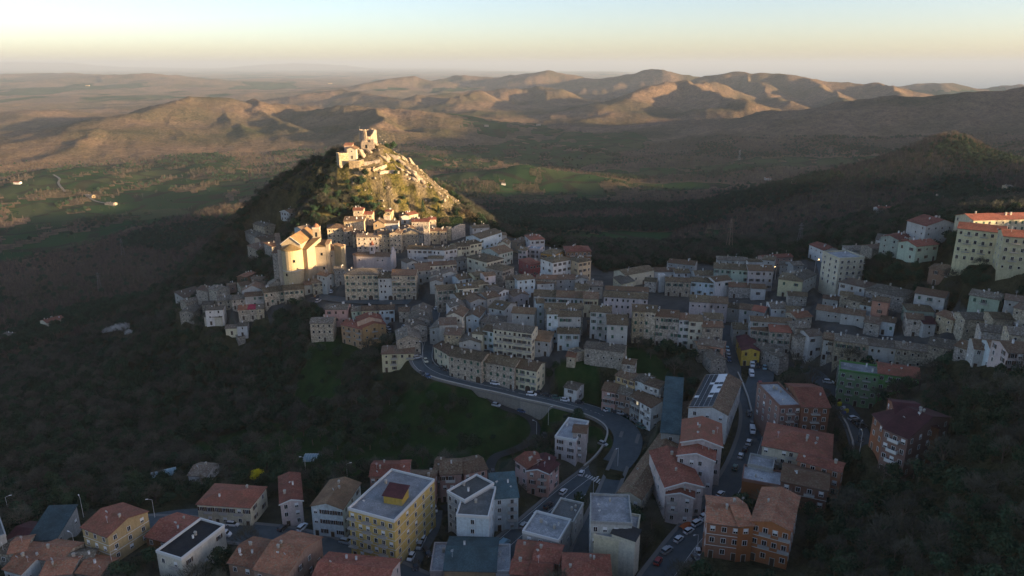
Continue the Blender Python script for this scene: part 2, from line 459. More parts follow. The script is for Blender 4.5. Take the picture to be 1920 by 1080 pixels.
def hit(px, py, lift=0.0):
    d = ray(px, py)
    t0 = 60 / d.y; prev = None; t = t0
    while t * d.y < 60000:
        f = CZ + d.z * t - gz(d.x * t, d.y * t) - lift
        if f < 0 and prev is not None:
            t1, f1 = prev
            for _ in range(8):
                tm = (t + t1) / 2
                fm_ = CZ + d.z * tm - gz(d.x * tm, d.y * tm) - lift
                if fm_ < 0: t = tm
                else: t1 = tm
            return Vector((0, 0, CZ)) + d * t
        prev = (t, f); t *= 1.012
    return pt_z(px, py, -150)

# ------------------------------------------------------------------ node material helper
def new_mat(name):
    m = bpy.data.materials.new(name); m.use_nodes = True
    nt = m.node_tree; nt.nodes.clear()
    out = nt.nodes.new('ShaderNodeOutputMaterial'); b = nt.nodes.new('ShaderNodeBsdfPrincipled')
    nt.links.new(b.outputs[0], out.inputs[0])
    b.inputs['Roughness'].default_value = .85
    b.inputs['Specular IOR Level'].default_value = .25
    return m, nt, b
def N(nt, t, **kw):
    n = nt.nodes.new(t)
    for k, v in kw.items():
        if k.startswith('i_'):
            key = k[2:]; n.inputs[int(key) if key.isdigit() else key.replace('_', ' ')].default_value = v
        else: setattr(n, k, v)
    return n
def mixc(nt, fac, a, b, bt='MIX'):
    n = nt.nodes.new('ShaderNodeMix'); n.data_type = 'RGBA'; n.blend_type = bt
    for sock, v in ((n.inputs[0], fac), (n.inputs[6], a), (n.inputs[7], b)):
        if isinstance(v, bpy.types.NodeSocket): nt.links.new(v, sock)
        elif isinstance(v, (int, float)): sock.default_value = v
        else: sock.default_value = (*v, 1)
    return n.outputs[2]
def ramp(nt, src, stops):
    n = nt.nodes.new('ShaderNodeValToRGB'); nt.links.new(src, n.inputs[0])
    e = n.color_ramp.elements
    e[0].position, e[1].position = stops[0][0], stops[-1][0]
    for p, c in stops[1:-1]: e.new(p)
    for k, (p, c) in enumerate(stops):
        e[k].position = p; e[k].color = (*c, 1) if not isinstance(c, (int, float)) else (c, c, c, 1)
    return n.outputs[0]
def noise(nt, vec, scale, detail=4, rough=.55):
    n = N(nt, 'ShaderNodeTexNoise', i_Scale=scale, i_Detail=detail, i_Roughness=rough)
    nt.links.new(vec, n.inputs['Vector']); return n.outputs['Fac']

m, nt, b = new_mat('ground')
geo = N(nt, 'ShaderNodeNewGeometry').outputs['Position']
att = N(nt, 'ShaderNodeAttribute', attribute_name='cover')
sep = N(nt, 'ShaderNodeSeparateColor'); nt.links.new(att.outputs['Color'], sep.inputs[0])
n1 = noise(nt, geo, .02, 6); n2 = noise(nt, geo, .12, 5, .7); n3 = noise(nt, geo, .006, 4)
# woodland floor and canopy tone
n4 = N(nt, 'ShaderNodeMath', operation='ADD'); nt.links.new(n2, n4.inputs[0]); nt.links.new(noise(nt, geo, .028, 6, .75), n4.inputs[1])
n5 = N(nt, 'ShaderNodeMath', operation='MULTIPLY', i_1=.5); nt.links.new(n4.outputs[0], n5.inputs[0])
wood_b = ramp(nt, n5.outputs[0], [(.36, (.07, .053, .038)), (.5, (.19, .132, .09)), (.64, (.3, .205, .135))])
wood_g = ramp(nt, n2, [(.3, (.02, .03, .016)), (.6, (.05, .065, .032)), (.8, (.085, .095, .05))])
wood = mixc(nt, sep.outputs[2], wood_g, wood_b)
vor = N(nt, 'ShaderNodeTexVoronoi', feature='F1', i_Scale=.0085); nt.links.new(geo, vor.inputs['Vector'])
fcol = ramp(nt, vor.outputs['Color'], [(.2, (.022, .055, .022)), (.5, (.04, .075, .03)), (.8, (.095, .085, .048))])
fcol = mixc(nt, n1, fcol, (.032, .062, .024))
ved = N(nt, 'ShaderNodeTexVoronoi', feature='DISTANCE_TO_EDGE', i_Scale=.0085); nt.links.new(geo, ved.inputs['Vector'])
hedge = ramp(nt, ved.outputs['Distance'], [(.05, 1.0), (.09, 0.0)])
hn = N(nt, 'ShaderNodeMath', operation='MULTIPLY'); nt.links.new(hedge, hn.inputs[0]); nt.links.new(ramp(nt, n1, [(.42, 0.0), (.5, 1.0)]), hn.inputs[1])
fcol = mixc(nt, hn.outputs[0], fcol, (.04, .042, .025))
ff = N(nt, 'ShaderNodeMath', operation='MULTIPLY_ADD', i_1=1.0); nt.links.new(sep.outputs[0], ff.inputs[0]); ff.inputs[1].default_value = 1; 
fcol = mixc(nt, ramp(nt, sep.outputs[0], [(.72, 0.0), (.76, 1.0)]), ramp(nt, n2, [(.35, (.012, .026, .009)), (.5, (.017, .045, .013)), (.7, (.035, .055, .02))]), fcol)
fe = ramp(nt, sep.outputs[0], [(.35, 0.0), (.6, 1.0)])
c = mixc(nt, fe, wood, fcol)
rcol = ramp(nt, noise(nt, geo, .35, 8, .75), [(.3, (.08, .07, .045)), (.5, (.24, .19, .125)), (.7, (.37, .30, .21))])
gcol = ramp(nt, n2, [(.35, (.05, .06, .015)), (.65, (.13, .13, .045))])
hillm = ell  # (land cover comes from the attribute)
att2 = N(nt, 'ShaderNodeAttribute', attribute_name='hill')
hg = ramp(nt, noise(nt, geo, .16, 6, .7), [(.38, (.03, .035, .012)), (.5, (.13, .12, .035)), (.62, (.25, .2, .08))])
c = mixc(nt, att2.outputs['Fac'], c, hg)
c = mixc(nt, sep.outputs[1], c, rcol)
ucol = ramp(nt, n2, [(.3, (.05, .05, .048)), (.7, (.11, .105, .095))])
c = mixc(nt, att.outputs['Alpha'], c, ucol)
nt.links.new(c, b.inputs['Base Color'])
bmp = N(nt, 'ShaderNodeBump', i_Strength=1.0, i_Distance=14.0)
bn = noise(nt, geo, .05, 8, .7)
nt.links.new(bn, bmp.inputs['Height'])
inv = N(nt, 'ShaderNodeMath', operation='SUBTRACT', i_0=1.0); nt.links.new(att.outputs['Alpha'], inv.inputs[1])
inv2 = N(nt, 'ShaderNodeMath', operation='SUBTRACT'); nt.links.new(inv.outputs[0], inv2.inputs[0]); nt.links.new(fe, inv2.inputs[1])
inv3 = N(nt, 'ShaderNodeClamp'); nt.links.new(inv2.outputs[0], inv3.inputs[0])
nt.links.new(inv3.outputs[0], bmp.inputs['Strength'])
nt.links.new(bmp.outputs[0], b.inputs['Normal'])
b.inputs['Roughness'].default_value = 1; b.inputs['Specular IOR Level'].default_value = 0
te.materials.append(m)

# sea
m, nt, b = new_mat('sea_water')
b.inputs['Base Color'].default_value = (.02, .05, .06, 1); b.inputs['Roughness'].default_value = .25
me = bpy.data.meshes.new('sea')
aa = np.linspace(R(0), R(60), 60)
v = [(0, 0, -480)]; v = []
for rr in (9000, 20000, 45000, 118000):
    for a in aa: v.append((rr * math.sin(a), rr * math.cos(a), -480))
fs = [(k * 60 + j, (k + 1) * 60 + j, (k + 1) * 60 + j + 1, k * 60 + j + 1) for k in range(3) for j in range(59)]
me.from_pydata(v, [], fs); me.materials.append(m)
sea = bpy.data.objects.new('sea', me); COL.objects.link(sea); sea['kind'] = 'structure'

# haze
HZ = 1
if HZ:
    m = bpy.data.materials.new('haze'); m.use_nodes = True; nt = m.node_tree; nt.nodes.clear()
    out = nt.nodes.new('ShaderNodeOutputMaterial'); pv = nt.nodes.new('ShaderNodeVolumePrincipled')
    pv.inputs['Color'].default_value = (.41, .5, .64, 1); pv.inputs['Density'].default_value = 0.00004
    pv.inputs['Anisotropy'].default_value = 0.0
    nt.links.new(pv.outputs[0], out.inputs['Volume'])
    bm = bmesh.new(); bmesh.ops.create_cube(bm, size=1)
    me = bpy.data.meshes.new('haze'); 
    for q in bm.verts:
        q.co = Vector((q.co.x * 262000, q.co.y * 262000, HZTOP if q.co.z > 0 else -700))
    bm.to_mesh(me); me.materials.append(m)
    hz = bpy.data.objects.new('haze', me); COL.objects.link(hz); hz['kind'] = 'stuff'; hz['label'] = 'pale evening haze over the valley and hills'
# ------------------------------------------------------------------ trees
def simple_mat(name, col, var=.35, rough=.9, scale=1.2, spec=.15, trans=None):
    m, nt, b = new_mat(name)
    geo = N(nt, 'ShaderNodeNewGeometry').outputs['Position']
    oi = N(nt, 'ShaderNodeObjectInfo').outputs['Random']
    n = noise(nt, geo, scale, 4, .6)
    lo = tuple(x * (1 - var) for x in col); hi = tuple(min(1, x * (1 + var)) for x in col)
    c = mixc(nt, n, lo, hi)
    hs = N(nt, 'ShaderNodeHueSaturation'); nt.links.new(c, hs.inputs['Color'])
    mr = N(nt, 'ShaderNodeMapRange'); nt.links.new(oi, mr.inputs[0]); mr.inputs[3].default_value = .7; mr.inputs[4].default_value = 1.35
    nt.links.new(mr.outputs[0], hs.inputs['Value'])
    mh = N(nt, 'ShaderNodeMapRange'); nt.links.new(oi, mh.inputs[0]); mh.inputs[3].default_value = .485; mh.inputs[4].default_value = .515
    nt.links.new(mh.outputs[0], hs.inputs['Hue'])
    nt.links.new(hs.outputs[0], b.inputs['Base Color'])
    b.inputs['Roughness'].default_value = rough; b.inputs['Specular IOR Level'].default_value = spec
    return m
M_bark = simple_mat('bark', (.09, .07, .055))
M_twig = simple_mat('twigs', (.075, .074, .056))
M_leaf = simple_mat('evergreen_leaves', (.026, .052, .026))
M_leaf2 = simple_mat('shrub_leaves', (.075, .08, .02))
M_mimosa = simple_mat('mimosa_flowers', (.55, .42, .02))
M_blossom = simple_mat('white_blossom', (.6, .58, .55))

def tube(v, f, p0, p1, r0, r1, n=5):
    a = np.array(p1, float) - np.array(p0, float); L = np.linalg.norm(a) + 1e-9; a = a / L
    u = np.cross(a, (0.3, 0.5, 0.81)); u /= np.linalg.norm(u); w = np.cross(a, u)
    k = len(v)
    for p, r in ((p0, r0), (p1, r1)):
        for i in range(n):
            t = 2 * math.pi * i / n
            v.append(tuple(np.array(p) + r * (math.cos(t) * u + math.sin(t) * w)))
    for i in range(n):
        f.append((k + i, k + (i + 1) % n, k + n + (i + 1) % n, k + n + i))

def trunk_mesh(name, H, bare, seed):
    rg = np.random.default_rng(seed); v, f = [], []
    top = (rg.normal(0, .2), rg.normal(0, .2), H * .55)
    tube(v, f, (0, 0, -1.5), top, H * .032, H * .018, 6)
    limbs = []
    for i in range(7 if bare else 4):
        z = H * rg.uniform(.22, .5); t = rg.uniform(0, 6.28) + i
        e = (math.cos(t) * H * rg.uniform(.14, .3), math.sin(t) * H * rg.uniform(.14, .3), z + H * rg.uniform(.15, .35))
        tube(v, f, (top[0] * z / (H * .55), top[1] * z / (H * .55), z), e, H * .014, H * .006, 4)
        limbs.append(e)
    me = bpy.data.meshes.new(name); me.from_pydata(v, [], f); me.materials.append(M_bark)
    return me, limbs

def crown_bare(name, H, limbs, seed, mat=None, n=420, size=1.0):
    rg = np.random.default_rng(seed); V, Fc = [], []
    W = H * .36
    for i in range(n):
        # a fine twig: thin blade growing outward and up
        d = rg.normal(0, 1, 3); d /= np.linalg.norm(d); d[2] = abs(d[2]) * .9 - .15
        rr = rg.uniform(.35, 1) ** .6
        lump = 1 + .28 * math.sin(3 * math.atan2(d[1], d[0]) + seed) + .15 * math.sin(7 * d[2] + seed)
        p = np.array([d[0] * W * rr * lump, d[1] * W * rr * lump, H * .58 + d[2] * H * .4 * rr * lump])
        g = d * .8 + rg.normal(0, .45, 3) + (0, 0, .45); g /= np.linalg.norm(g)
        L = H * rg.uniform(.07, .16) * size
        s = np.cross(g, rg.normal(0, 1, 3)); s /= np.linalg.norm(s) + 1e-9
        w = H * rg.uniform(.004, .011) * size
        k = len(V)
        V += [tuple(p - s * w), tuple(p + s * w), tuple(p + g * L)]
        Fc.append((k, k + 1, k + 2))
        for q in range(2):
            g2 = g + rg.normal(0, .6, 3); g2 /= np.linalg.norm(g2)
            b0 = p + g * L * rg.uniform(.3, .8); k = len(V)
            V += [tuple(b0 - s * w * .6), tuple(b0 + s * w * .6), tuple(b0 + g2 * L * .7)]
            Fc.append((k, k + 1, k + 2))
    me = bpy.data.meshes.new(name); me.from_pydata(V, [], Fc); me.materials.append(mat or M_twig)
    return me

def crown_leaf(name, H, seed, mat=None, n=700, W=.36, size=1.0, low=.18):
    rg = np.random.default_rng(seed); V, Fc = [], []
    cl = []
    for i in range(13):
        d = rg.normal(0, 1, 3); d /= np.linalg.norm(d)
        rr = rg.uniform(.25, .8)
        cl.append((np.array([d[0] * H * W * rr, d[1] * H * W * rr, H * (low + .45) + d[2] * H * .28 * rr]), H * rg.uniform(.13, .24)))
    for i in range(n):
        c0, r0 = cl[rg.integers(len(cl))]
        d = rg.normal(0, 1, 3); d /= np.linalg.norm(d)
        p = c0 + d * r0 * rg.uniform(.75, 1.08)
        nrm = d + rg.normal(0, .5, 3); nrm /= np.linalg.norm(nrm)
        s = np.cross(nrm, rg.normal(0, 1, 3)); s /= np.linalg.norm(s) + 1e-9
        t = np.cross(nrm, s); w = H * rg.uniform(.022, .05) * size; k = len(V)
        V += [tuple(p - s * w), tuple(p + t * w * .9), tuple(p + s * w), tuple(p - t * w * .8)]
        Fc.append((k, k + 1, k + 2, k + 3))
    me = bpy.data.meshes.new(name); me.from_pydata(V, [], Fc); me.materials.append(mat or M_leaf)
    return me

BARE, EVER = [], []
for k in range(4):
    H = [8, 9.5, 7, 10][k]
    t, l = trunk_mesh('trunk', H, True, 40 + k)
    BARE.append((t, crown_bare('crown', H, l, 50 + k), H))
for k in range(3):
    H = [7, 6, 8.5][k]
    t, l = trunk_mesh('trunk', H, False, 60 + k)
    EVER.append((t, crown_leaf('crown', H, 70 + k), H))
t, l = trunk_mesh('trunk', 3.2, False, 66)
SHRUB = (t, crown_leaf('crown', 3.2, 80, M_leaf2, 260, .5, 1.5, .0), 3.2)

def add_tree(kind, proto, x, y, sc, label, group, rz=None, z=None, sink=.3):
    e = bpy.data.objects.new(kind, None); COL.objects.link(e)
    e.empty_display_size = .5
    e.location = (x, y, (gz(x, y) if z is None else z) - sink)
    e.rotation_euler = (0, 0, random.uniform(0, 6.28) if rz is None else rz)
    e.scale = (sc, sc, sc * random.uniform(.9, 1.12))
    e['label'] = label; e['category'] = 'shrub' if 'shrub' in kind else 'tree'
    if group: e['group'] = group
    for nm, me in (('trunk', proto[0]), ('crown', proto[1])):
        o = bpy.data.objects.new(nm, me); COL.objects.link(o); o.parent = e
    return e

# where trees may grow
urb_g = urb.reshape(TX.shape) if False else None
def cover_at(x, y):
    r = np.hypot(x, y); a = np.arctan2(x, y)
    fi = (np.log(np.maximum(r, 26)) - LR0) / (LR1 - LR0) * (nr - 1)
    i = np.clip(np.round(fi).astype(int), 0, nr - 1)
    j = np.clip(np.searchsorted(AZ, a), 0, na - 1)
    return cover.reshape(nr, na, 4)[i, j], TZ[i, j]

def scatter(n, rmin, rmax, azmin, azmax, seed):
    rg = np.random.default_rng(seed)
    r = np.sqrt(rg.uniform(rmin ** 2, rmax ** 2, n)); a = rg.uniform(azmin, azmax, n)
    return r * np.sin(a), r * np.cos(a)

def stuff_points(name, objs, X, Y, Z, scl, mat_label):
    n = len(X)
    me = bpy.data.meshes.new(name)
    me.vertices.add(n); me.vertices.foreach_set('co', np.stack([X, Y, Z], 1).astype(np.float32).ravel())
    rg = np.random.default_rng(n)
    a = me.attributes.new('scl', 'FLOAT', 'POINT'); a.data.foreach_set('value', scl.astype(np.float32))
    a = me.attributes.new('rot', 'FLOAT', 'POINT'); a.data.foreach_set('value', rg.uniform(0, 6.28, n).astype(np.float32))
    a = me.attributes.new('pick', 'INT', 'POINT'); a.data.foreach_set('value', rg.integers(0, len(objs), n).astype(np.int32))
    o = bpy.data.objects.new(name, me); COL.objects.link(o); o['kind'] = 'stuff'; o['label'] = mat_label
    ng = bpy.data.node_groups.new(name, 'GeometryNodeTree')
    ng.interface.new_socket('Geometry', in_out='INPUT', socket_type='NodeSocketGeometry')
    ng.interface.new_socket('Geometry', in_out='OUTPUT', socket_type='NodeSocketGeometry')
    gi = ng.nodes.new('NodeGroupInput'); go = ng.nodes.new('NodeGroupOutput')
    iop = ng.nodes.new('GeometryNodeInstanceOnPoints'); g2i = ng.nodes.new('GeometryNodeGeometryToInstance')
    for ob in reversed(objs):
        oi = ng.nodes.new('GeometryNodeObjectInfo'); oi.inputs['Object'].default_value = ob; oi.transform_space = 'ORIGINAL'
        ng.links.new(oi.outputs['Geometry'], g2i.inputs[0])
    ng.links.new(gi.outputs[0], iop.inputs['Points']); ng.links.new(g2i.outputs[0], iop.inputs['Instance'])
    iop.inputs['Pick Instance'].default_value = True
    def attr(nm, ty):
        q = ng.nodes.new('GeometryNodeInputNamedAttribute'); q.data_type = ty; q.inputs[0].default_value = nm; return q.outputs['Attribute']
    ng.links.new(attr('pick', 'INT'), iop.inputs['Instance Index'])
    ng.links.new(attr('scl', 'FLOAT'), iop.inputs['Scale'])
    cx = ng.nodes.new('ShaderNodeCombineXYZ'); ng.links.new(attr('rot', 'FLOAT'), cx.inputs[2])
    ng.links.new(cx.outputs[0], iop.inputs['Rotation'])
    ng.links.new(iop.outputs[0], go.inputs[0])
    md = o.modifiers.new('scatter', 'NODES'); md.node_group = ng
    return o
KEEP = []   # (x, y, radius) kept clear of trees, filled by the houses
# ------------------------------------------------------------------ building materials
def wall_mat(name, col, kind='plaster'):
    m, nt, b = new_mat('wall_' + name)
    geo = N(nt, 'ShaderNodeNewGeometry').outputs['Position']
    big = noise(nt, geo, .18, 5, .6); fine = noise(nt, geo, 1.6, 5, .7)
    mp = N(nt, 'ShaderNodeMapping'); mp.inputs['Scale'].default_value = (1.6, 1.6, .22); nt.links.new(geo, mp.inputs[0])
    streak = noise(nt, mp.outputs[0], .9, 4, .6)
    k = .55 if kind == 'stone' else .22
    c = mixc(nt, ramp(nt, fine, [(.3, 0.0), (.7, 1.0)]), tuple(x * (1 - k) for x in col), tuple(min(1, x * (1 + k * .55)) for x in col))
    c = mixc(nt, ramp(nt, streak, [(.5, 0.0), (.75, .45 if kind == 'plaster' else .3)]), c, tuple(x * .42 for x in col))
    c = mixc(nt, ramp(nt, big, [(.52, 0.0), (.66, .35)]), c, (.26, .24, .2))
    if kind == 'stone':
        br = N(nt, 'ShaderNodeTexVoronoi', feature='F1', i_Scale=1.7); nt.links.new(geo, br.inputs['Vector'])
        hs = N(nt, 'ShaderNodeHueSaturation'); nt.links.new(c, hs.inputs['Color'])
        sp = N(nt, 'ShaderNodeSeparateColor'); nt.links.new(br.outputs['Color'], sp.inputs[0])
        mr = N(nt, 'ShaderNodeMapRange'); nt.links.new(sp.outputs[0], mr.inputs[0]); mr.inputs[3].default_value = .65; mr.inputs[4].default_value = 1.3
        nt.links.new(mr.outputs[0], hs.inputs['Value']); c = hs.outputs[0]
    if kind == 'brick':
        c = mixc(nt, ramp(nt, fine, [(.45, 0.0), (.6, .5)]), c, tuple(x * .55 for x in col))
    oi = N(nt, 'ShaderNodeObjectInfo').outputs['Random']
    hs = N(nt, 'ShaderNodeHueSaturation'); nt.links.new(c, hs.inputs['Color'])
    mr = N(nt, 'ShaderNodeMapRange'); nt.links.new(oi, mr.inputs[0]); mr.inputs[3].default_value = .78; mr.inputs[4].default_value = 1.15
    w2 = N(nt, 'ShaderNodeTexWhiteNoise', noise_dimensions='1D'); nt.links.new(oi, w2.inputs['W']); s2 = N(nt, 'ShaderNodeMapRange'); nt.links.new(w2.outputs['Value'], s2.inputs[0]); s2.inputs[3].default_value = .7; s2.inputs[4].default_value = 1.35
    nt.links.new(s2.outputs[0], hs.inputs['Saturation']); s3 = N(nt, 'ShaderNodeMapRange'); nt.links.new(w2.outputs['Value'], s3.inputs[0]); s3.inputs[3].default_value = .488; s3.inputs[4].default_value = .506
    nt.links.new(s3.outputs[0], hs.inputs['Hue'])
    nt.links.new(mr.outputs[0], hs.inputs['Value'])
    nt.links.new(hs.outputs[0], b.inputs['Base Color'])
    bm_ = N(nt, 'ShaderNodeBump', i_Strength=.5, i_Distance=.12); nt.links.new(fine, bm_.inputs['Height']); nt.links.new(bm_.outputs[0], b.inputs['Normal'])
    return m
WALL = {
 'st': wall_mat('grey_stone', (0.346, 0.314, 0.262), 'stone'), 'bs': wall_mat('beige_stone', (0.461, 0.397, 0.307), 'stone'),
 'wh': wall_mat('white_plaster', (.58, .57, .55)), 'cr': wall_mat('cream_plaster', (0.620, 0.576, 0.422)), 'pk': wall_mat('pink_plaster', (.5, .31, .26)),
 'lp': wall_mat('pale_pink_plaster', (.52, .45, .43)), 'ye': wall_mat('yellow_plaster', (.54, .4, .19)), 'oc': wall_mat('ochre_plaster', (.46, .33, .18)),
 'gr': wall_mat('grey_plaster', (0.422, 0.422, 0.397)), 'bl': wall_mat('bluish_plaster', (0.538, 0.602, 0.620)), 'gn': wall_mat('green_plaster', (.14, .27, .12)),
 'lg': wall_mat('pale_green_plaster', (.4, .46, .38)), 'or': wall_mat('orange_brick', (.42, .17, .07), 'brick'), 'bk': wall_mat('brown_brick', (.24, .12, .08), 'brick'),
 'rd': wall_mat('red_plaster', (.36, .13, .12)), 'pe': wall_mat('peach_plaster', (.56, .36, .2)), 'br': wall_mat('brown_plaster', (.3, .2, .15)),
 'lt': wall_mat('sunlit_tan_stone', (0.512, 0.422, 0.307), 'stone'),  # tan stone with the evening sunlight mixed into its colour
}
WNAME = {'st': 'grey stone', 'bs': 'beige stone', 'wh': 'white', 'cr': 'cream', 'pk': 'pink', 'lp': 'pale pink', 'ye': 'yellow', 'oc': 'ochre', 'gr': 'grey', 'bl': 'bluish white', 'gn': 'green', 'lg': 'pale green', 'or': 'orange brick', 'bk': 'brown brick', 'rd': 'dark red', 'pe': 'peach', 'br': 'brown', 'lt': 'sunlit tan stone'}
def roof_mat(name, col, tile=True, spots=(.25, .21, .14), amt=.5):
    m, nt, b = new_mat('roof_' + name)
    geo = N(nt, 'ShaderNodeTexCoord').outputs['Object']
    oi = N(nt, 'ShaderNodeObjectInfo').outputs['Random']
    add = N(nt, 'ShaderNodeVectorMath', operation='ADD'); nt.links.new(geo, add.inputs[0])
    sc_ = N(nt, 'ShaderNodeMath', operation='MULTIPLY', i_1=300.0); nt.links.new(oi, sc_.inputs[0]); nt.links.new(sc_.outputs[0], add.inputs[1])
    v = add.outputs[0]
    big = noise(nt, v, .25, 5, .65); fine = noise(nt, v, 2.2, 5, .75)
    c = mixc(nt, ramp(nt, fine, [(.3, 0.0), (.7, 1.0)]), tuple(x * .55 for x in col), tuple(min(1, x * 1.5) for x in col))
    c = mixc(nt, ramp(nt, big, [(.4, 0.0), (.7, 1.0)]), c, tuple(x * .55 for x in col))
    if tile:
        w = N(nt, 'ShaderNodeTexWhiteNoise', noise_dimensions='3D')
        sn = N(nt, 'ShaderNodeVectorMath', operation='SNAP'); sn.inputs[1].default_value = (.42, .42, .2); nt.links.new(v, sn.inputs[0]); nt.links.new(sn.outputs[0], w.inputs[0])
        c = mixc(nt, ramp(nt, w.outputs['Value'], [(.7, 0.0), (.95, min(1, amt * 1.5))]), c, spots)
        c = mixc(nt, ramp(nt, w.outputs['Value'], [(.0, amt), (.2, 0.0)]), c, tuple(x * .4 for x in col))
    if tile:
        w2 = N(nt, 'ShaderNodeTexWhiteNoise', noise_dimensions='1D'); nt.links.new(oi, w2.inputs['W'])
        pm = N(nt, 'ShaderNodeMath', operation='MULTIPLY'); nt.links.new(ramp(nt, w2.outputs['Value'], [(.55, 0.0), (.95, .6)]), pm.inputs[0]); nt.links.new(ramp(nt, big, [(.35, .3), (.6, 1.0)]), pm.inputs[1])
        c = mixc(nt, pm.outputs[0], c, (.2, .095, .055))
        c = mixc(nt, ramp(nt, noise(nt, v, .6, 6, .7), [(.55, 0.0), (.68, .55)]), c, (.09, .085, .035))
    hs = N(nt, 'ShaderNodeHueSaturation'); nt.links.new(c, hs.inputs['Color'])
    mr = N(nt, 'ShaderNodeMapRange'); nt.links.new(oi, mr.inputs[0]); mr.inputs[3].default_value = .7; mr.inputs[4].default_value = 1.3
    nt.links.new(mr.outputs[0], hs.inputs['Value']); nt.links.new(hs.outputs[0], b.inputs['Base Color'])
    if tile:
        wv = N(nt, 'ShaderNodeTexWave', wave_type='BANDS', bands_direction='X', i_Scale=1.1, i_Distortion=.4); nt.links.new(geo, wv.inputs[0])
        bm_ = N(nt, 'ShaderNodeBump', i_Strength=.6, i_Distance=.08); nt.links.new(wv.outputs['Fac'], bm_.inputs['Height']); nt.links.new(bm_.outputs[0], b.inputs['Normal'])
    return m
ROOF = {
 'ol': roof_mat('old_olive_tiles', (.135, .098, .055)), 'gy': roof_mat('old_grey_tiles', (.155, .128, .096), spots=(.3, .27, .22)), 'br': roof_mat('brown_tiles', (.165, .1, .062)),
 'rd': roof_mat('red_tiles', (.26, .085, .055), amt=.25, spots=(.35, .18, .13)), 'mr': roof_mat('maroon_sheet', (.085, .028, .03), False), 'bk': roof_mat('black_felt', (.03, .032, .035), False),
 'te': roof_mat('teal_sheet', (.055, .095, .105), False), 'cn': roof_mat('terrace_concrete', (.34, .35, .36), False), 'tn': roof_mat('tan_tiles', (.3, .18, .1), amt=.2),
 'or': roof_mat('orange_tiles', (.33, .14, .08), amt=.4), 'cr': roof_mat('crimson_sheet', (.3, .03, .06), False), 'dc': roof_mat('dark_concrete', (.13, .135, .13), False),
}
RNAME = {'ol': 'mossy brown roof', 'gy': 'grey tiled roof', 'br': 'brown tiled roof', 'rd': 'red tiled roof', 'mr': 'maroon roof', 'bk': 'black flat roof', 'te': 'teal roof', 'cn': 'pale roof terrace', 'tn': 'tan roof', 'or': 'orange tiled roof', 'cr': 'crimson roof', 'dc': 'dark flat roof'}
def flat_mat(name, col, rough=.7, spec=.3, metal=0, emit=None):
    m, nt, b = new_mat(name)
    b.inputs['Base Color'].default_value = (*col, 1); b.inputs['Roughness'].default_value = rough
    b.inputs['Specular IOR Level'].default_value = spec; b.inputs['Metallic'].default_value = metal
    if emit:
        b.inputs['Emission Color'].default_value = (*emit[0], 1); b.inputs['Emission Strength'].default_value = emit[1]
    return m
WALL['ch'] = wall_mat('church_stone', (.42, .35, .25)); ROOF['oc'] = roof_mat('ochre_lichen_tiles', (.27, .18, .07), amt=.3)
M_glass = flat_mat('window_glass', (.012, .016, .02), .12, .6)
M_frame = flat_mat('window_frame', (.5, .48, .44)); M_shg = flat_mat('green_shutter', (.03, .09, .065)); M_shb = flat_mat('brown_shutter', (.07, .04, .028))
M_sill = flat_mat('stone_sill', (.4, .38, .34)); M_door = flat_mat('wooden_door', (.06, .038, .025)); M_trim = flat_mat('pale_trim', (.6, .6, .58))
M_metal = flat_mat('dark_metal', (.05, .05, .055), .5, .5); M_dish = flat_mat('pale_metal', (.62, .62, .62), .4, .5); M_rail = flat_mat('balcony_rail', (.2, .2, .2), .5)
M_chim = flat_mat('chimney_plaster', (.42, .36, .29)); M_glow = flat_mat('lit_window', (.2, .2, .15), emit=((1, .82, .5), .15))
M_solar = flat_mat('solar_glass', (.012, .02, .028), .5, .3); M_sky = flat_mat('skylight_glass', (.25, .33, .42), .1, .7); M_gut = flat_mat('gutter_metal', (.12, .1, .09), .5)
M_garage = flat_mat('garage_door', (.12, .22, .26)); M_awn = flat_mat('orange_awning', (.5, .13, .03)); M_white = flat_mat('white_paint', (.7, .7, .7))

def mesh(name, v, f, mats, mi=None):
    me = bpy.data.meshes.new(name); me.from_pydata([tuple(q) for q in v], [], f)
    for m in mats: me.materials.append(m)
    if mi:
        for p, k in zip(me.polygons, mi): p.material_index = k
    me.update(); return me
def box(v, f, mi, x0, x1, y0, y1, z0, z1, k=0, faces='all'):
    n = len(v)
    v += [(x0, y0, z0), (x1, y0, z0), (x1, y1, z0), (x0, y1, z0), (x0, y0, z1), (x1, y0, z1), (x1, y1, z1), (x0, y1, z1)]
    q = [(0, 3, 2, 1), (4, 5, 6, 7), (0, 1, 5, 4), (1, 2, 6, 5), (2, 3, 7, 6), (3, 0, 4, 7)]
    for a in q: f.append(tuple(n + i for i in a)); mi.append(k)
def link(name, me, parent=None, loc=None, rz=None, label=None):
    o = bpy.data.objects.new(name, me); COL.objects.link(o)
    if parent: o.parent = parent
    if loc is not None: o.location = loc
    if rz is not None: o.rotation_euler = (0, 0, rz)
    if label: o['label'] = label
    return o
def thing(name, label, cat, loc, rz=0, group=None):
    o = bpy.data.objects.new(name, None); COL.objects.link(o); o.location = loc; o.rotation_euler = (0, 0, rz); o.empty_display_size = .5
    o['label'] = label; o['category'] = cat
    if group: o['group'] = group
    return o
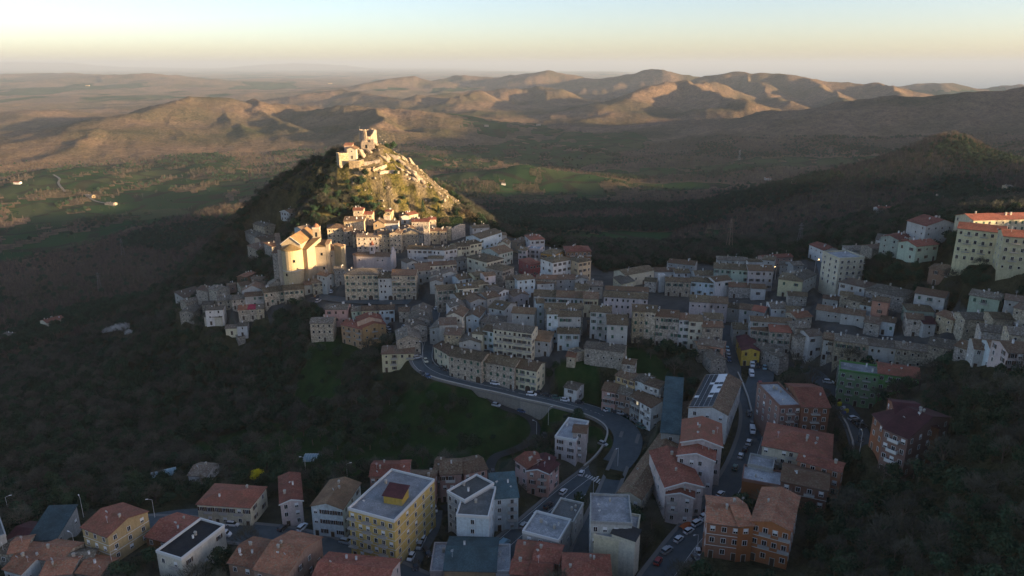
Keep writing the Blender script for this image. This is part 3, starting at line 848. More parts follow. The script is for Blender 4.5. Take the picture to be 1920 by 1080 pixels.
# shared pieces; a window looks along -y, origin at its centre on the wall face
def win_mesh(nm, w, h, frame, sh=None, pane=M_glass, bars=True):
    v, f, mi = [], [], []
    t = .09
    box(v, f, mi, -w / 2 - t, w / 2 + t, -.07, .0, h / 2, h / 2 + t); box(v, f, mi, -w / 2 - t - .05, w / 2 + t + .05, -.16, 0, -h / 2 - t, -h / 2, 2)
    box(v, f, mi, -w / 2 - t, -w / 2, -.07, 0, -h / 2, h / 2); box(v, f, mi, w / 2, w / 2 + t, -.07, 0, -h / 2, h / 2)
    if bars: box(v, f, mi, -.03, .03, -.05, 0, -h / 2, h / 2)
    if pane: box(v, f, mi, -w / 2, w / 2, -.02, .02, -h / 2, h / 2, 1)
    if sh:
        box(v, f, mi, -w / 2 - t - w * .5, -w / 2 - t, -.12, -.06, -h / 2, h / 2, 3); box(v, f, mi, w / 2 + t, w / 2 + t + w * .5, -.12, -.06, -h / 2, h / 2, 3)
    return mesh(nm, v, f, [frame, pane or M_glass, M_sill, sh or M_shg], mi)
WIN = {'p': win_mesh('window', .95, 1.4, M_frame), 'g': win_mesh('window', .95, 1.45, M_frame, M_shg), 'b': win_mesh('window', .95, 1.4, M_frame, M_shb),
       's': win_mesh('window', .7, .85, M_frame, None, M_glass, False), 'l': win_mesh('window', 1.2, 1.4, M_white, None, M_glass), 'd': win_mesh('window', .8, 1.2, M_sill, None, M_glass, False)}
def closed(nm, m):
    v, f, mi = [], [], []; w, h = 1.0, 1.45
    box(v, f, mi, -w / 2, w / 2, -.07, 0, -h / 2, h / 2, 0); box(v, f, mi, -w / 2 - .1, w / 2 + .1, -.15, 0, -h / 2 - .1, -h / 2 - .003, 1)
    box(v, f, mi, -.03, .03, -.1, -.07, -h / 2, h / 2, 0)
    return mesh(nm, v, f, [m, M_sill], mi)
WIN['G'] = closed('window', M_shg); WIN['B'] = closed('window', M_shb)
WINF = {'p': win_mesh('window', 1.05, 1.4, M_white, None, None), 'w': win_mesh('window', 1.2, 1.45, M_white, None, None)}
v, f, mi = [], [], []; box(v, f, mi, -.5, .5, -.025, .0, -.68, .68); PANE = mesh('pane', v, f, [M_glass], mi)
v, f, mi = [], [], []; box(v, f, mi, -.5, .5, -.04, .0, -.68, .68); PANEL = mesh('pane', v, f, [M_glow], mi)
v, f, mi = [], [], []; box(v, f, mi, -.3, .3, -.11, -.06, -.7, .7); SHUT = mesh('shutter', v, f, [M_shb], mi)
v, f, mi = [], [], []; box(v, f, mi, -.52, .52, -.1, -.03, -.1, .68); BLIND = mesh('roller_blind', v, f, [M_white], mi)
v, f, mi = [], [], []; box(v, f, mi, -.55, .55, -.06, .02, 0, 2.2); box(v, f, mi, -.68, -.55, -.09, 0, 0, 2.3, 1); box(v, f, mi, .55, .68, -.09, 0, 0, 2.3, 1); box(v, f, mi, -.68, .68, -.09, 0, 2.3, 2.42, 1)
DOOR = mesh('door', v, f, [M_door, M_sill], mi)
v, f, mi = [], [], []; box(v, f, mi, -1.2, 1.2, -.06, .02, 0, 2.3); box(v, f, mi, -1.35, 1.35, -.1, 0, 2.303, 2.5, 1)
GARAGE = mesh('garage_door', v, f, [M_garage, M_sill], mi)
v, f, mi = [], [], []
for i in range(7):
    a0, a1 = math.pi * i / 7, math.pi * (i + 1) / 7
    n = len(v); v += [(math.cos(a0) * 1.2, -.05, 2 + math.sin(a0) * 1.1), (math.cos(a1) * 1.2, -.05, 2 + math.sin(a1) * 1.1), (0, -.05, 0 if i in (3,) else 1.0)]
    f.append((n, n + 1, n + 2)); mi.append(0)
box(v, f, mi, -1.2, 1.2, -.045, .02, 0, 2.0); box(v, f, mi, -1.5, -1.2, -.12, 0, 0, 2.1, 1); box(v, f, mi, 1.2, 1.5, -.12, 0, 0, 2.1, 1)
ARCH = mesh('arched_door', v, f, [M_door, M_sill], mi)
v, f, mi = [], [], []; box(v, f, mi, -.35, .35, -.25, .25, -.6, 1.0); box(v, f, mi, -.45, .45, -.35, .35, 1.0, 1.1, 1); box(v, f, mi, -.25, .25, -.18, .18, 1.1, 1.3, 0); box(v, f, mi, -.4, .4, -.3, .3, 1.3, 1.38, 1)
CHIM = mesh('chimney', v, f, [M_chim, M_sill], mi)
v, f, mi = [], [], []; box(v, f, mi, -.25, .25, -.25, .25, -.5, 1.3); box(v, f, mi, -.33, .33, -.33, .33, 1.3, 1.42, 1)
CHIM2 = mesh('chimney', v, f, [M_white, M_sill], mi)
v, f, mi = [], [], []; tube(v, f, (0, 0, -.3), (0, 0, 2.6), .035, .03, 4); mi += [0] * 4
for zz in (1.9, 2.2, 2.5): box(v, f, mi, -.5, .5, -.02, .02, zz, zz + .04)
ANT = mesh('antenna', v, f, [M_dish], mi)
v, f = [], []; tube(v, f, (0, 0, -.2), (0, 0, .8), .04, .04, 4)
k = len(v); v.append((0, -.12, .85))
for i in range(10): v.append((math.cos(i * .628) * .45, -.28 - .1 * math.sin(i * .628), .9 + math.sin(i * .628) * .42))
for i in range(10): f.append((k, k + 1 + i, k + 1 + (i + 1) % 10))
DISH = mesh('satellite_dish', v, f, [M_dish])
def balcony_mesh(w, rail, solid=False):
    v, f, mi = [], [], []
    box(v, f, mi, -w / 2, w / 2, -1.25, 0, -.18, 0, 0)
    if solid:
        box(v, f, mi, -w / 2, w / 2, -1.25, -1.13, .003, .95, 1); box(v, f, mi, -w / 2, -w / 2 + .1, -1.127, 0, .003, .95, 1); box(v, f, mi, w / 2 - .1, w / 2, -1.127, 0, .003, .95, 1)
    else:
        box(v, f, mi, -w / 2, w / 2, -1.24, -1.18, .93, 1.0, 1); box(v, f, mi, -w / 2, -w / 2 + .05, -1.17, 0, .93, 1.0, 1); box(v, f, mi, w / 2 - .05, w / 2, -1.17, 0, .93, 1.0, 1)
        n = int(w / .3)
        for i in range(n + 1):
            x = -w / 2 + .03 + (w - .06) * i / n; box(v, f, mi, x - .02, x + .02, -1.225, -1.195, .003, .93, 1)
    return mesh('balcony', v, f, [M_sill, rail], mi)
BALC = {'r': balcony_mesh(3.0, M_rail), 's': balcony_mesh(3.2, M_trim, True), 'R': balcony_mesh(5.0, M_rail), 'S': balcony_mesh(5.0, M_trim, True)}

def solid(v, f, t):
    # give a top sheet thickness t downwards
    n = len(v); V = list(v) + [(x, y, z - t) for x, y, z in v]; Fo = [tuple(q) for q in f]
    ed = {}
    for q in f:
        for a, b in zip(q, q[1:] + q[:1]): ed[(a, b)] = 1
        Fo.append(tuple(n + i for i in reversed(q)))
    for (a, b) in ed:
        if (b, a) not in ed: Fo.append((a, n + a, n + b, b))
    return V, Fo

NHOUSE = 0
PADS = []
def house(cname, label, A, B, zg, h, dep, roof='x', wall='st', rc='ol', rows=None, cols=None, win=None, root=None, pitch=None, opts='', cat='house', group=None):
    """A, B: front eave corners (world). x runs along the front, y away from the drone."""
    global NHOUSE
    NHOUSE += 1
    rg = random.Random(NHOUSE * 13 + 5)
    L = math.hypot(B.x - A.x, B.y - A.y); rz = math.atan2(B.y - A.y, B.x - A.x)
    base = Vector((A.x, A.y, zg))
    nx, ny = -math.sin(rz), math.cos(rz)
    cor = [(A.x, A.y), (B.x, B.y), (B.x + nx * dep, B.y + ny * dep), (A.x + nx * dep, A.y + ny * dep)]
    PADS.append((cor, zg, len(PADS)))
    zb = min(gz(*c) for c in cor) - zg - 1.0
    zb = max(min(zb, -1), -14)
    n_ = max(1, int(round(dep / 10)))
    for i in range(n_):
        q = (i + .5) / n_; KEEP.append(((A.x + B.x) / 2 + nx * dep * q, (A.y + B.y) / 2 + ny * dep * q, max(L, dep / n_) * .5 + 2.5))
    if root is None:
        root = thing(cname, label, cat, base, rz, group); off = Vector((0, 0, 0)); lr = 0
    else:
        rr = root.rotation_euler.z
        d = base - root.location
        off = Vector((d.x * math.cos(-rr) - d.y * math.sin(-rr), d.x * math.sin(-rr) + d.y * math.cos(-rr), d.z)); lr = rz - rr
    def put(nm, me, x, y, z, r=0, par=None, sc=None):
        c, s = math.cos(lr), math.sin(lr)
        o = link(nm, me, root, (off.x + x * c - y * s, off.y + x * s + y * c, off.z + z), lr + r)
        if sc: o.scale = sc
        return o
    W, D = L, dep
    if pitch is None: pitch = .3
    v, f, mi = [], [], []
    box(v, f, mi, 0, W, 0, D, zb, h)
    ov = .4 if roof in 'xghsSG' else 0
    rv, rf = [], []
    if roof == 'x':
        zr = D / 2 * pitch
        for X_, s_ in ((0, 1), (W, 0)):
            n = len(v); v += [(X_, 0, h), (X_, D, h), (X_, D / 2, h + zr)]; f.append((n, n + 2, n + 1) if s_ else (n, n + 1, n + 2)); mi.append(0)
        nseg = max(2, int(W / 3.5))
        for i in range(nseg + 1):
            x = -ov + (W + 2 * ov) * i / nseg; j = rg.uniform(-.07, .07)
            rv += [(x, -ov, h - ov * pitch + .18 + j * .4), (x, D * .25, h + zr * .5 + .18 - abs(j)), (x, D / 2, h + zr + .2 + j), (x, D + ov, h - ov * pitch + .18)]
        for i in range(nseg):
            a = i * 4
            for k in range(3): rf.append((a + k, a + 4 + k, a + 5 + k, a + 1 + k))
    elif roof in 'gG':
        xr = W / 2 if roof == 'g' else W * .62
        zr = W / 2 * pitch
        for Y_, s_ in ((0, 0), (D, 1)):
            n = len(v); v += [(0, Y_, h), (W, Y_, h), (xr, Y_, h + zr)]; f.append((n, n + 1, n + 2) if not s_ else (n, n + 2, n + 1)); mi.append(0)
        nseg = max(2, int(D / 3.5))
        for i in range(nseg + 1):
            y = -ov + (D + 2 * ov) * i / nseg; j = rg.uniform(-.07, .07)
            rv += [(-ov, y, h - ov * pitch + .18), (xr * .5, y, h + zr * .5 + .18 - abs(j)), (xr, y, h + zr + .2 + j), (W + ov, y, h - ov * pitch + .18 + j * .4)]
        for i in range(nseg):
            a = i * 4
            for k in range(3): rf.append((a + k, a + k + 1, a + k + 5, a + k + 4))
    elif roof == 'h':
        m_ = min(W, D) / 2; zr = m_ * pitch
        if W >= D: r0, r1_ = (m_, D / 2), (W - m_, D / 2)
        else: r0, r1_ = (W / 2, m_), (W / 2, D - m_)
        e = h - ov * pitch + .18
        rv = [(-ov, -ov, e), (W + ov, -ov, e), (W + ov, D + ov, e), (-ov, D + ov, e), (r0[0], r0[1], h + zr + .2), (r1_[0], r1_[1], h + zr + .2)]
        if W >= D: rf = [(0, 1, 5, 4), (1, 2, 5), (2, 3, 4, 5), (3, 0, 4)]
        else: rf = [(0, 1, 4), (1, 2, 5, 4), (2, 3, 5), (3, 0, 4, 5)]
    elif roof in 'sS':
        zr = D * pitch * .7
        n = len(v); v += [(0, 0, h), (W, 0, h), (W, D, h), (0, D, h), (W, D, h + zr), (0, D, h + zr)]
        f += [(n + 1, n + 2, n + 4), (n + 3, n, n + 5), (n + 2, n + 3, n + 5, n + 4)]; mi += [0] * 3
        rv = [(-ov, -ov, h - ov * .2 + .15), (W + ov, -ov, h - ov * .2 + .15), (W + ov, D + ov, h + zr + .2), (-ov, D + ov, h + zr + .2)]; rf = [(0, 1, 2, 3)]
    rfo = None
    if roof == 'p':
        v2, f2, m2 = [], [], []
        box(v2, f2, m2, .25, W - .25, .25, D - .25, h + .003, h + .12)
        rfo = put('roof', mesh('roof', v2, f2, [ROOF[rc]], m2), 0, 0, 0)
        v2, f2, m2 = [], [], []
        box(v2, f2, m2, -.12, W + .12, -.12, .25, h - .1, h + .8); box(v2, f2, m2, -.12, W + .12, D - .25, D + .12, h - .1, h + .8)
        box(v2, f2, m2, -.12, .25, .253, D - .253, h - .1, h + .8); box(v2, f2, m2, W - .25, W + .12, .253, D - .253, h - .1, h + .8)
        put('parapet', mesh('parapet', v2, f2, [M_trim if 'w' in opts else WALL[wall]], m2), 0, 0, 0)
    else:
        V_, F_ = solid(rv, rf, .16)
        rfo = put('roof', mesh('roof', V_, F_, [ROOF[rc]]), 0, 0, 0)
    put('wall', mesh('wall', v, f, [WALL[wall]], mi), 0, 0, 0)
    if roof in 'xh' and W > 6:
        v2, f2, m2 = [], [], []; box(v2, f2, m2, -ov, W + ov, -ov - .1, -ov - .003, h - ov * pitch - .02, h - ov * pitch + .1)
        put('gutter', mesh('gutter', v2, f2, [M_gut], m2), 0, 0, 0)
    # openings on the faces turned to the drone
    camv = Vector((0, 0, 0)) - base
    near = math.hypot(base.x, base.y) < 285
    if win is None: win = rg.choice(['p', 'g', 'g', 'd', 'b', 'G'])
    nrow = rows if rows is not None else max(1, int(round((h - .4) / 3.1)))
    def face(wd, place, ncol, nrow_, fr):
        if nrow_ < 1 or ncol < 1: return
        dz = (h - .5) / nrow_
        for r_ in range(nrow_):
            for c_ in range(ncol):
                if 'a' not in opts and rg.random() < (.1 if fr else .3): continue
                u = wd * (c_ + .5) / ncol + (rg.uniform(-.3, .3) if 'a' not in opts else 0)
                z = .5 + dz * r_ + dz * .52
                if r_ == 0 and fr and (c_ % 2 == 0 or 'D' in opts) and 'n' not in opts:
                    place(rg.choice([DOOR, DOOR, ARCH if 'A' in opts else DOOR, GARAGE if 'D' in opts else DOOR]), 'door', u, .02); continue
                if near:
                    o = place(WINF[win if win in 'w' else 'p'], 'window', u, z)
                    q = rg.random()
                    pn = link('pane', PANEL if ('L' in opts and q < .06) else PANE, o, (0, -.003, 0))
                    if q < .5 and win in 'gbGB':
                        for sx in (-.92, .92): link('shutter', SHUT, o, (sx, 0, 0))
                    elif q > .7: link('roller_blind', BLIND, o, (0, 0, 0))
                else:
                    wk = win
                    if rg.random() < .25: wk = rg.choice(['p', 'd', 's'])
                    if win == 'g' and rg.random() < .3: wk = 'G'
                    if win == 'b' and rg.random() < .3: wk = 'B'
                    if r_ == nrow_ - 1 and nrow_ > 2 and rg.random() < .2: wk = 's'
                    place(WIN[wk], 'window', u, z)
                if fr and r_ > 0 and ('b' in opts) and (c_ % 2 == (0 if 'e' in opts else 1)):
                    place(BALC['s' if 'W' in opts else 'r'], 'balcony', u, z - .95)
    ncf = cols if cols is not None else max(1, int(L / 3.3))
    if 'x' not in opts:
        face(W, lambda me, nm, u, z: put(nm, me, u, 0, z), ncf, nrow, True)
        ncs = max(1, int(D / 4.0)) if cols is None or 'f' in opts else max(1, int(D / 4.5))
        xdir = Vector((math.cos(rz), math.sin(rz), 0))
        if camv.dot(-xdir) > 0: face(D, lambda me, nm, u, z: put(nm, me, 0, D - u, z, -math.pi / 2), ncs, nrow, False)
        cB = Vector((-B.x, -B.y, 0))
        if cB.dot(xdir) > 0: face(D, lambda me, nm, u, z: put(nm, me, W, u, z, math.pi / 2), ncs, nrow, False)
    # things on the roof
    def rz_at(x, y):
        if roof == 'x': return h + (D / 2 - abs(y - D / 2)) * pitch
        if roof == 'g': return h + (W / 2 - abs(x - W / 2)) * pitch
        if roof == 'h': return h + min(x, W - x, y, D - y) * pitch
        if roof in 'sS': return h + y * pitch * .7
        if roof == 'G': return h + .5
        return h + .12
    def child(nm, me, x, y, z, r=0, sc=1):
        o = link(nm, me, rfo, (x, y, z), r); o.scale = (sc, sc, sc); return o
    nch = 0 if 'c' in opts else rg.choice([1, 1, 2, 2, 3]) if W * D > 60 else rg.choice([0, 1, 1])
    for i in range(nch):
        x, y = rg.uniform(.15, .85) * W, rg.uniform(.25, .8) * D
        child('chimney', rg.choice([CHIM, CHIM, CHIM2]), x, y, rz_at(x, y), rg.choice([0, 1.57]), rg.uniform(.75, 1.1))
    for i in range(rg.choice([0, 1, 1, 2]) if 'c' not in opts else 0):
        x, y = rg.uniform(.1, .9) * W, rg.uniform(.1, .6) * D
        child(*rg.choice([('antenna', ANT), ('satellite_dish', DISH), ('satellite_dish', DISH)]), x, y, rz_at(x, y) + .1, rg.uniform(-.6, .6), rg.uniform(.8, 1.1))
    if 'k' in opts:
        for i in range(2):
            v2, f2, m2 = [], [], []; x, y = W * (.35 + .3 * i), D * .27
            n = 0; s_ = pitch
            v2 = [(-.5, -.6, -.6 * s_ + .24), (.5, -.6, -.6 * s_ + .24), (.5, .6, .6 * s_ + .24), (-.5, .6, .6 * s_ + .24)]
            V2, F2 = solid(v2, [(0, 1, 2, 3)], .2); child('skylight', mesh('skylight', V2, F2, [M_sky]), x, y, h + y * pitch)
    if 't' in opts:   # string courses
        for i in range(1, nrow):
            z = .5 + (h - .5) / nrow * i; v2, f2, m2 = [], [], []
            box(v2, f2, m2, -.05, W + .05, -.06, -.003, z - .08, z + .08); box(v2, f2, m2, W + .003, W + .06, 0, D, z - .08, z + .08); box(v2, f2, m2, -.06, -.003, 0, D, z - .08, z + .08)
            put('string_course', mesh('string_course', v2, f2, [M_trim], m2), 0, 0, 0)
    if 'v' in opts:   # white verge along the gable
        xr, zr = W / 2, W / 2 * pitch
        for (xa, za, xb, zb_) in ((-.5, h - .5 * pitch, xr, h + zr), (xr, h + zr, W + .5, h - .5 * pitch)):
            vv = [(xa, -.62, za + .25), (xb, -.62, zb_ + .25), (xb, -.41, zb_ + .25), (xa, -.41, za + .25)]
            V2, F2 = solid(vv, [(0, 1, 2, 3)], .35); put('verge', mesh('verge', V2, F2, [M_trim]), 0, 0, 0)
    return root, rfo, put

def parse(block, text):
    ox, oy, s = block
    last = None; last_ze = 0
    for ln in text.strip().splitlines():
        if not ln.strip(): continue
        spec, lab = ln.split('|')
        q = spec.split()
        add = q[0] == '+'
        if add: q = q[1:]
        xl, yl, xr, yr, h, dep = map(float, q[:6]); roof, wall, rc = q[6:9]
        kw = {}
        for t in q[9:]:
            k, v_ = t.split('=')
            kw[k] = int(v_) if k in ('rows', 'cols') else float(v_) if k == 'pitch' else v_
        A0, B0 = (ox + xl / s, oy + yl / s), (ox + xr / s, oy + yr / s)
        dz = float(kw.pop('dz', 0))
        if 'dzs' in kw: z_e = last_ze + float(kw.pop('dzs'))
        elif 'zr' in kw: z_e = float(kw.pop('zr'))
        else: z_e = hit((A0[0] + B0[0]) / 2, (A0[1] + B0[1]) / 2, h).z + dz
        A_, B_ = pt_z(*A0, z_e), pt_z(*B0, z_e)
        last_ze = z_e
        nm = kw.pop('name', 'stone_house' if wall in ('st', 'bs', 'lt') else 'house')
        cat = 'apartment block' if nm == 'apartment_block' else 'house'
        if 'cat' in kw: cat = kw.pop('cat').replace('_', ' ')
        r_ = house(nm, lab.strip(), A_, B_, z_e - h, h, dep, roof, wall, rc, root=(last if add else None), cat=cat, **kw)
        if not add: last = r_[0]
        HS.append((lab.strip(), r_, h))
    return last
HS = []
# ------------------------------------------------------------------ the town: front eave line in the photo, height and depth in metres
parse((440, 380, 6.75), """
580 112 690 132 6.5 9 g wh tn win=b opts=v name=hillside_house|lone white house with a red balcony on the dark wooded flank of the castle hill
230 268 372 303 6.5 10 x bs gy|stone house standing highest at the wooded left edge of the old town
130 365 262 425 8 8 x st gy win=d|grey stone house at the far left rim above the ravine, left of the big church
262 425 330 470 8 7 x st gy win=d|narrow grey house wedged between the ravine rim and the ochre house
320 470 545 430 7 8 x oc br win=d opts=x|ochre house with one sunlit end wall, left of the big church
300 600 470 550 7 10 s st gy win=d|stone annex with a sloping grey roof just left of the church apse
470 560 600 530 8 8 s st br opts=x|low brown-roofed stone annex touching the left flank of the big church
840 335 975 306 5 7 x bl gy opts=n|small pale house behind the church bell tower
1170 328 1385 318 11 12 h lt br rows=3 cols=4 win=d opts=ac name=stone_palace|tan three-storey palazzo right of the big church, windows in rows
1385 360 1490 350 10 8 x lt br win=d|narrow tan house joined to the right of the tan palazzo
1500 98 1620 98 6 7 x bs rd win=d dz=1|lone stone house with a reddish roof below the castle shrubs
880 1045 985 1035 5 8 x cr gy win=g|small cream house directly below the church apse
985 1018 1150 1000 7 8 x bs gy win=b|beige house with two windows at the foot of the big church's right side
1160 935 1260 905 8 8 g gr gy win=d|plain grey house in front of the church's right corner
1260 855 1385 850 9 8 x st gy win=s|tall grey house between the big church and the three-storey stone palace
""")
parse((320, 380, 3.858), """
540 540 612 506 4 6 x br or win=s opts=n|small shed with rusty roof alone among the bushes below the church
582 548 662 556 4 6 x st br win=s opts=n|upper of two stepped roofs above the lower left hamlet
582 585 664 592 4 7 x st br win=s opts=n|lower of two stepped roofs above the lower left hamlet
505 602 580 590 5 8 x st ol win=s|low stone house with mossy roof left of the stepped roofs
515 637 672 634 6 8 g gr gy win=s pitch=.5|grey gabled house in the middle of the lower left hamlet
697 602 845 594 5 9 g st gy win=d pitch=.5|gabled grey house right below the church's foot
675 652 820 634 8 10 x bs ol rows=2 cols=4 win=g|long beige house facing the gardens, left half
820 634 962 622 8 10 x bs ol rows=2 cols=4 win=g|long beige house facing the gardens, right half
535 680 675 670 7 8 x gr br rows=2 cols=3|plain house with brown roof left of the long beige row
338 712 440 702 6 9 x bs gy win=d|pale stone house with wide grey roof above the rust and crimson roofs
440 702 535 698 6 9 x bs gy win=d|stone house joined right of the pale stone house with wide roof
265 640 345 612 7 9 g st gy win=s|gabled stone house near the left end of the hamlet
335 640 425 616 7 9 g st gy win=s|second gabled stone house from the left end of the hamlet
420 600 474 590 5 5 x br br win=s opts=n|roofless looking brown ruin with open window holes
97 690 245 650 6 11 s gr gy win=d opts=n|leftmost house of the hamlet wrapped in scaffolding poles
110 725 245 690 5 7 x st gy win=s|low stone house in front of the scaffolded one
160 795 226 748 4 8 x st gy win=s|small stone house at the lower left rim of the hamlet
225 738 302 735 5 7 x st gy win=s|stone house behind the white tower-like house
248 778 378 772 9 7 x wh gy rows=3 cols=2 win=s|pale tower-like house at the lower edge of the hamlet
240 826 366 828 6 4 s cr gy opts=nx|lean-to with pale blank wall built against the tower-like house
78 838 152 838 6 6 x br br win=s opts=c|solitary little brown tower house at the lower left edge of the old town
487 777 560 772 6 9 x bs or win=s|house with rust coloured roof beside the crimson roof
560 772 620 770 6 9 x bs cr win=s opts=c|house with a bright crimson roof in the lower left hamlet
620 770 672 766 6 9 x bs gy win=s|house with grey roof just right of the crimson roof
395 910 480 906 4 6 x cr gy win=s opts=c|small pale cottage lowest in the hamlet, left half
478 894 552 890 6 6 x wh gy win=s|small white cottage lowest in the hamlet, right half
486 985 540 975 4 5 p st gy opts=nxc|roofless white stone ruin below the small white cottage
1115 772 1275 772 8 9 x pk gy rows=2 cols=3 win=b|pinkish two-storey house above the tall shabby house
1007 872 1170 870 10 9 x bs gy rows=3 cols=4 win=d opts=A|tall shabby stone house with peeling wall in the garden slope
""")
parse((640, 380, 6.75), """
155 92 262 90 6 7 x bs rd win=b|left one of the twin lit houses directly under the castle hill
265 148 388 148 6.5 8 x lt rd win=d rows=2 cols=2|right one of the twin lit houses under the castle hill, pinkish wall
555 110 635 112 4 5 x lt rd opts=n win=s|tiny lit hut uppermost above the gabled ochre house
535 168 615 168 4 4 p lt rd opts=nxc|flat topped little lit block below the tiny hut
545 258 715 258 6 7 x wh br rows=1 cols=3 win=s|white sunlit house between the gabled ochre house and the dark bush
405 262 545 262 7 8 g oc br win=s pitch=.5|ochre gabled house lit by the sun left of the white sunlit house
858 158 970 136 6 8 x lt rd rows=1 cols=2|lit house with reddish roof and its left wall in shade
755 175 858 168 5 8 g gr br win=s|shaded gabled house left of the reddish lit house
890 240 1036 240 8 7 x lt rd rows=2 cols=3 win=s|warm lit house immediately left of the clock tower
1110 215 1200 212 9 7 x lt rd win=s rows=2 cols=2|warm lit house behind and right of the clock tower
30 238 155 236 9 8 s lt br win=s rows=2 cols=2|tall sunlit house with flat top, left of the lit blank wall
155 236 282 236 9 8 s lt br win=s opts=x|sunlit building with a plain tan wall above the palazzo roofs
40 330 140 326 9 6 x lt br win=s|house with a dark little roof and two chimneys in front of the sunlit blank wall
140 400 290 392 9 9 x lt br win=b|tan house right of the dark little roof
1115 360 1240 354 9 7 x bs br win=d rows=2 cols=3|pale stone house below the clock tower
1240 360 1335 356 9 7 x bs br win=d rows=2 cols=2|pale stone house between the clock tower's neighbour and the round tower
190 435 470 435 12 9 x lt gy rows=4 cols=4 win=d|broad tan stone house above the small pink church
470 405 615 398 12 9 x lt br rows=4 cols=3 win=s|tall stone house directly behind the small church's belfry
610 388 752 388 13 9 g lt br rows=4 cols=3 win=s pitch=.25|tall gabled stone house right of the belfry
765 402 985 392 10 9 g st gy rows=3 cols=4 win=s pitch=.35|wide gabled grey house with rough wall in the upper town
770 345 945 332 8 9 g st br win=s pitch=.35|brown gabled house behind the wide gabled grey house
980 402 1034 400 8 7 x wh gy win=s|narrow whitish house left of the clock tower's foot
35 908 465 908 15 12 h bs gy rows=4 cols=6 win=g opts=aA name=stone_palace|large four-storey stone palace with arched doors above the terrace car park
465 955 635 955 13 11 x gr ol rows=4 cols=3 win=d opts=A|patched grey house in the middle of the palace row
635 918 938 918 14 11 x bs br rows=4 cols=5 win=g opts=eb|brown-roofed stone house with dark balconies, right end of the palace row
835 585 1155 592 8 8 x wh ol rows=2 cols=5 win=b|long bluish white house below the stone wall and round tower
1155 595 1307 602 8 8 h wh ol rows=2 cols=3 win=p|white house with an arched loggia opening, middle of the white row
1305 602 1465 576 8 9 x wh ol rows=2 cols=3 win=b|bright white house right of the arched loggia
1450 562 1622 546 6.5 8 x cr ol rows=2 cols=4 win=b|cream house row continuing right of the bright white house
1092 705 1285 705 6 6 h wh ol rows=1 cols=3 win=p|white low house in front of the arched loggia house
1110 800 1280 788 7 8 x cr br rows=2 cols=3 win=b|cream house with brown roof below the white low house
1280 788 1455 776 7 8 x cr br rows=2 cols=4 win=b|cream house with many small windows, right half of its row
830 765 960 745 6 8 g gr gy opts=n win=s|grey gable roofed house beside the dark square
950 862 1125 850 7 15 x gr br win=d|broad brown roof right of the dark square
1115 935 1268 932 7 8 g gr gy win=s opts=n|low gabled house above its near twin in the town centre
1120 1000 1272 1000 7 8 g gr gy win=s opts=n|low gabled house just below its near twin in the town centre
1280 905 1470 893 7 9 g gr gy win=s|wide grey gabled house left of the olive roofs
1490 975 1625 952 7 8 x bl ol rows=2 cols=3|pale blue walled house right of the wide grey gable
""")
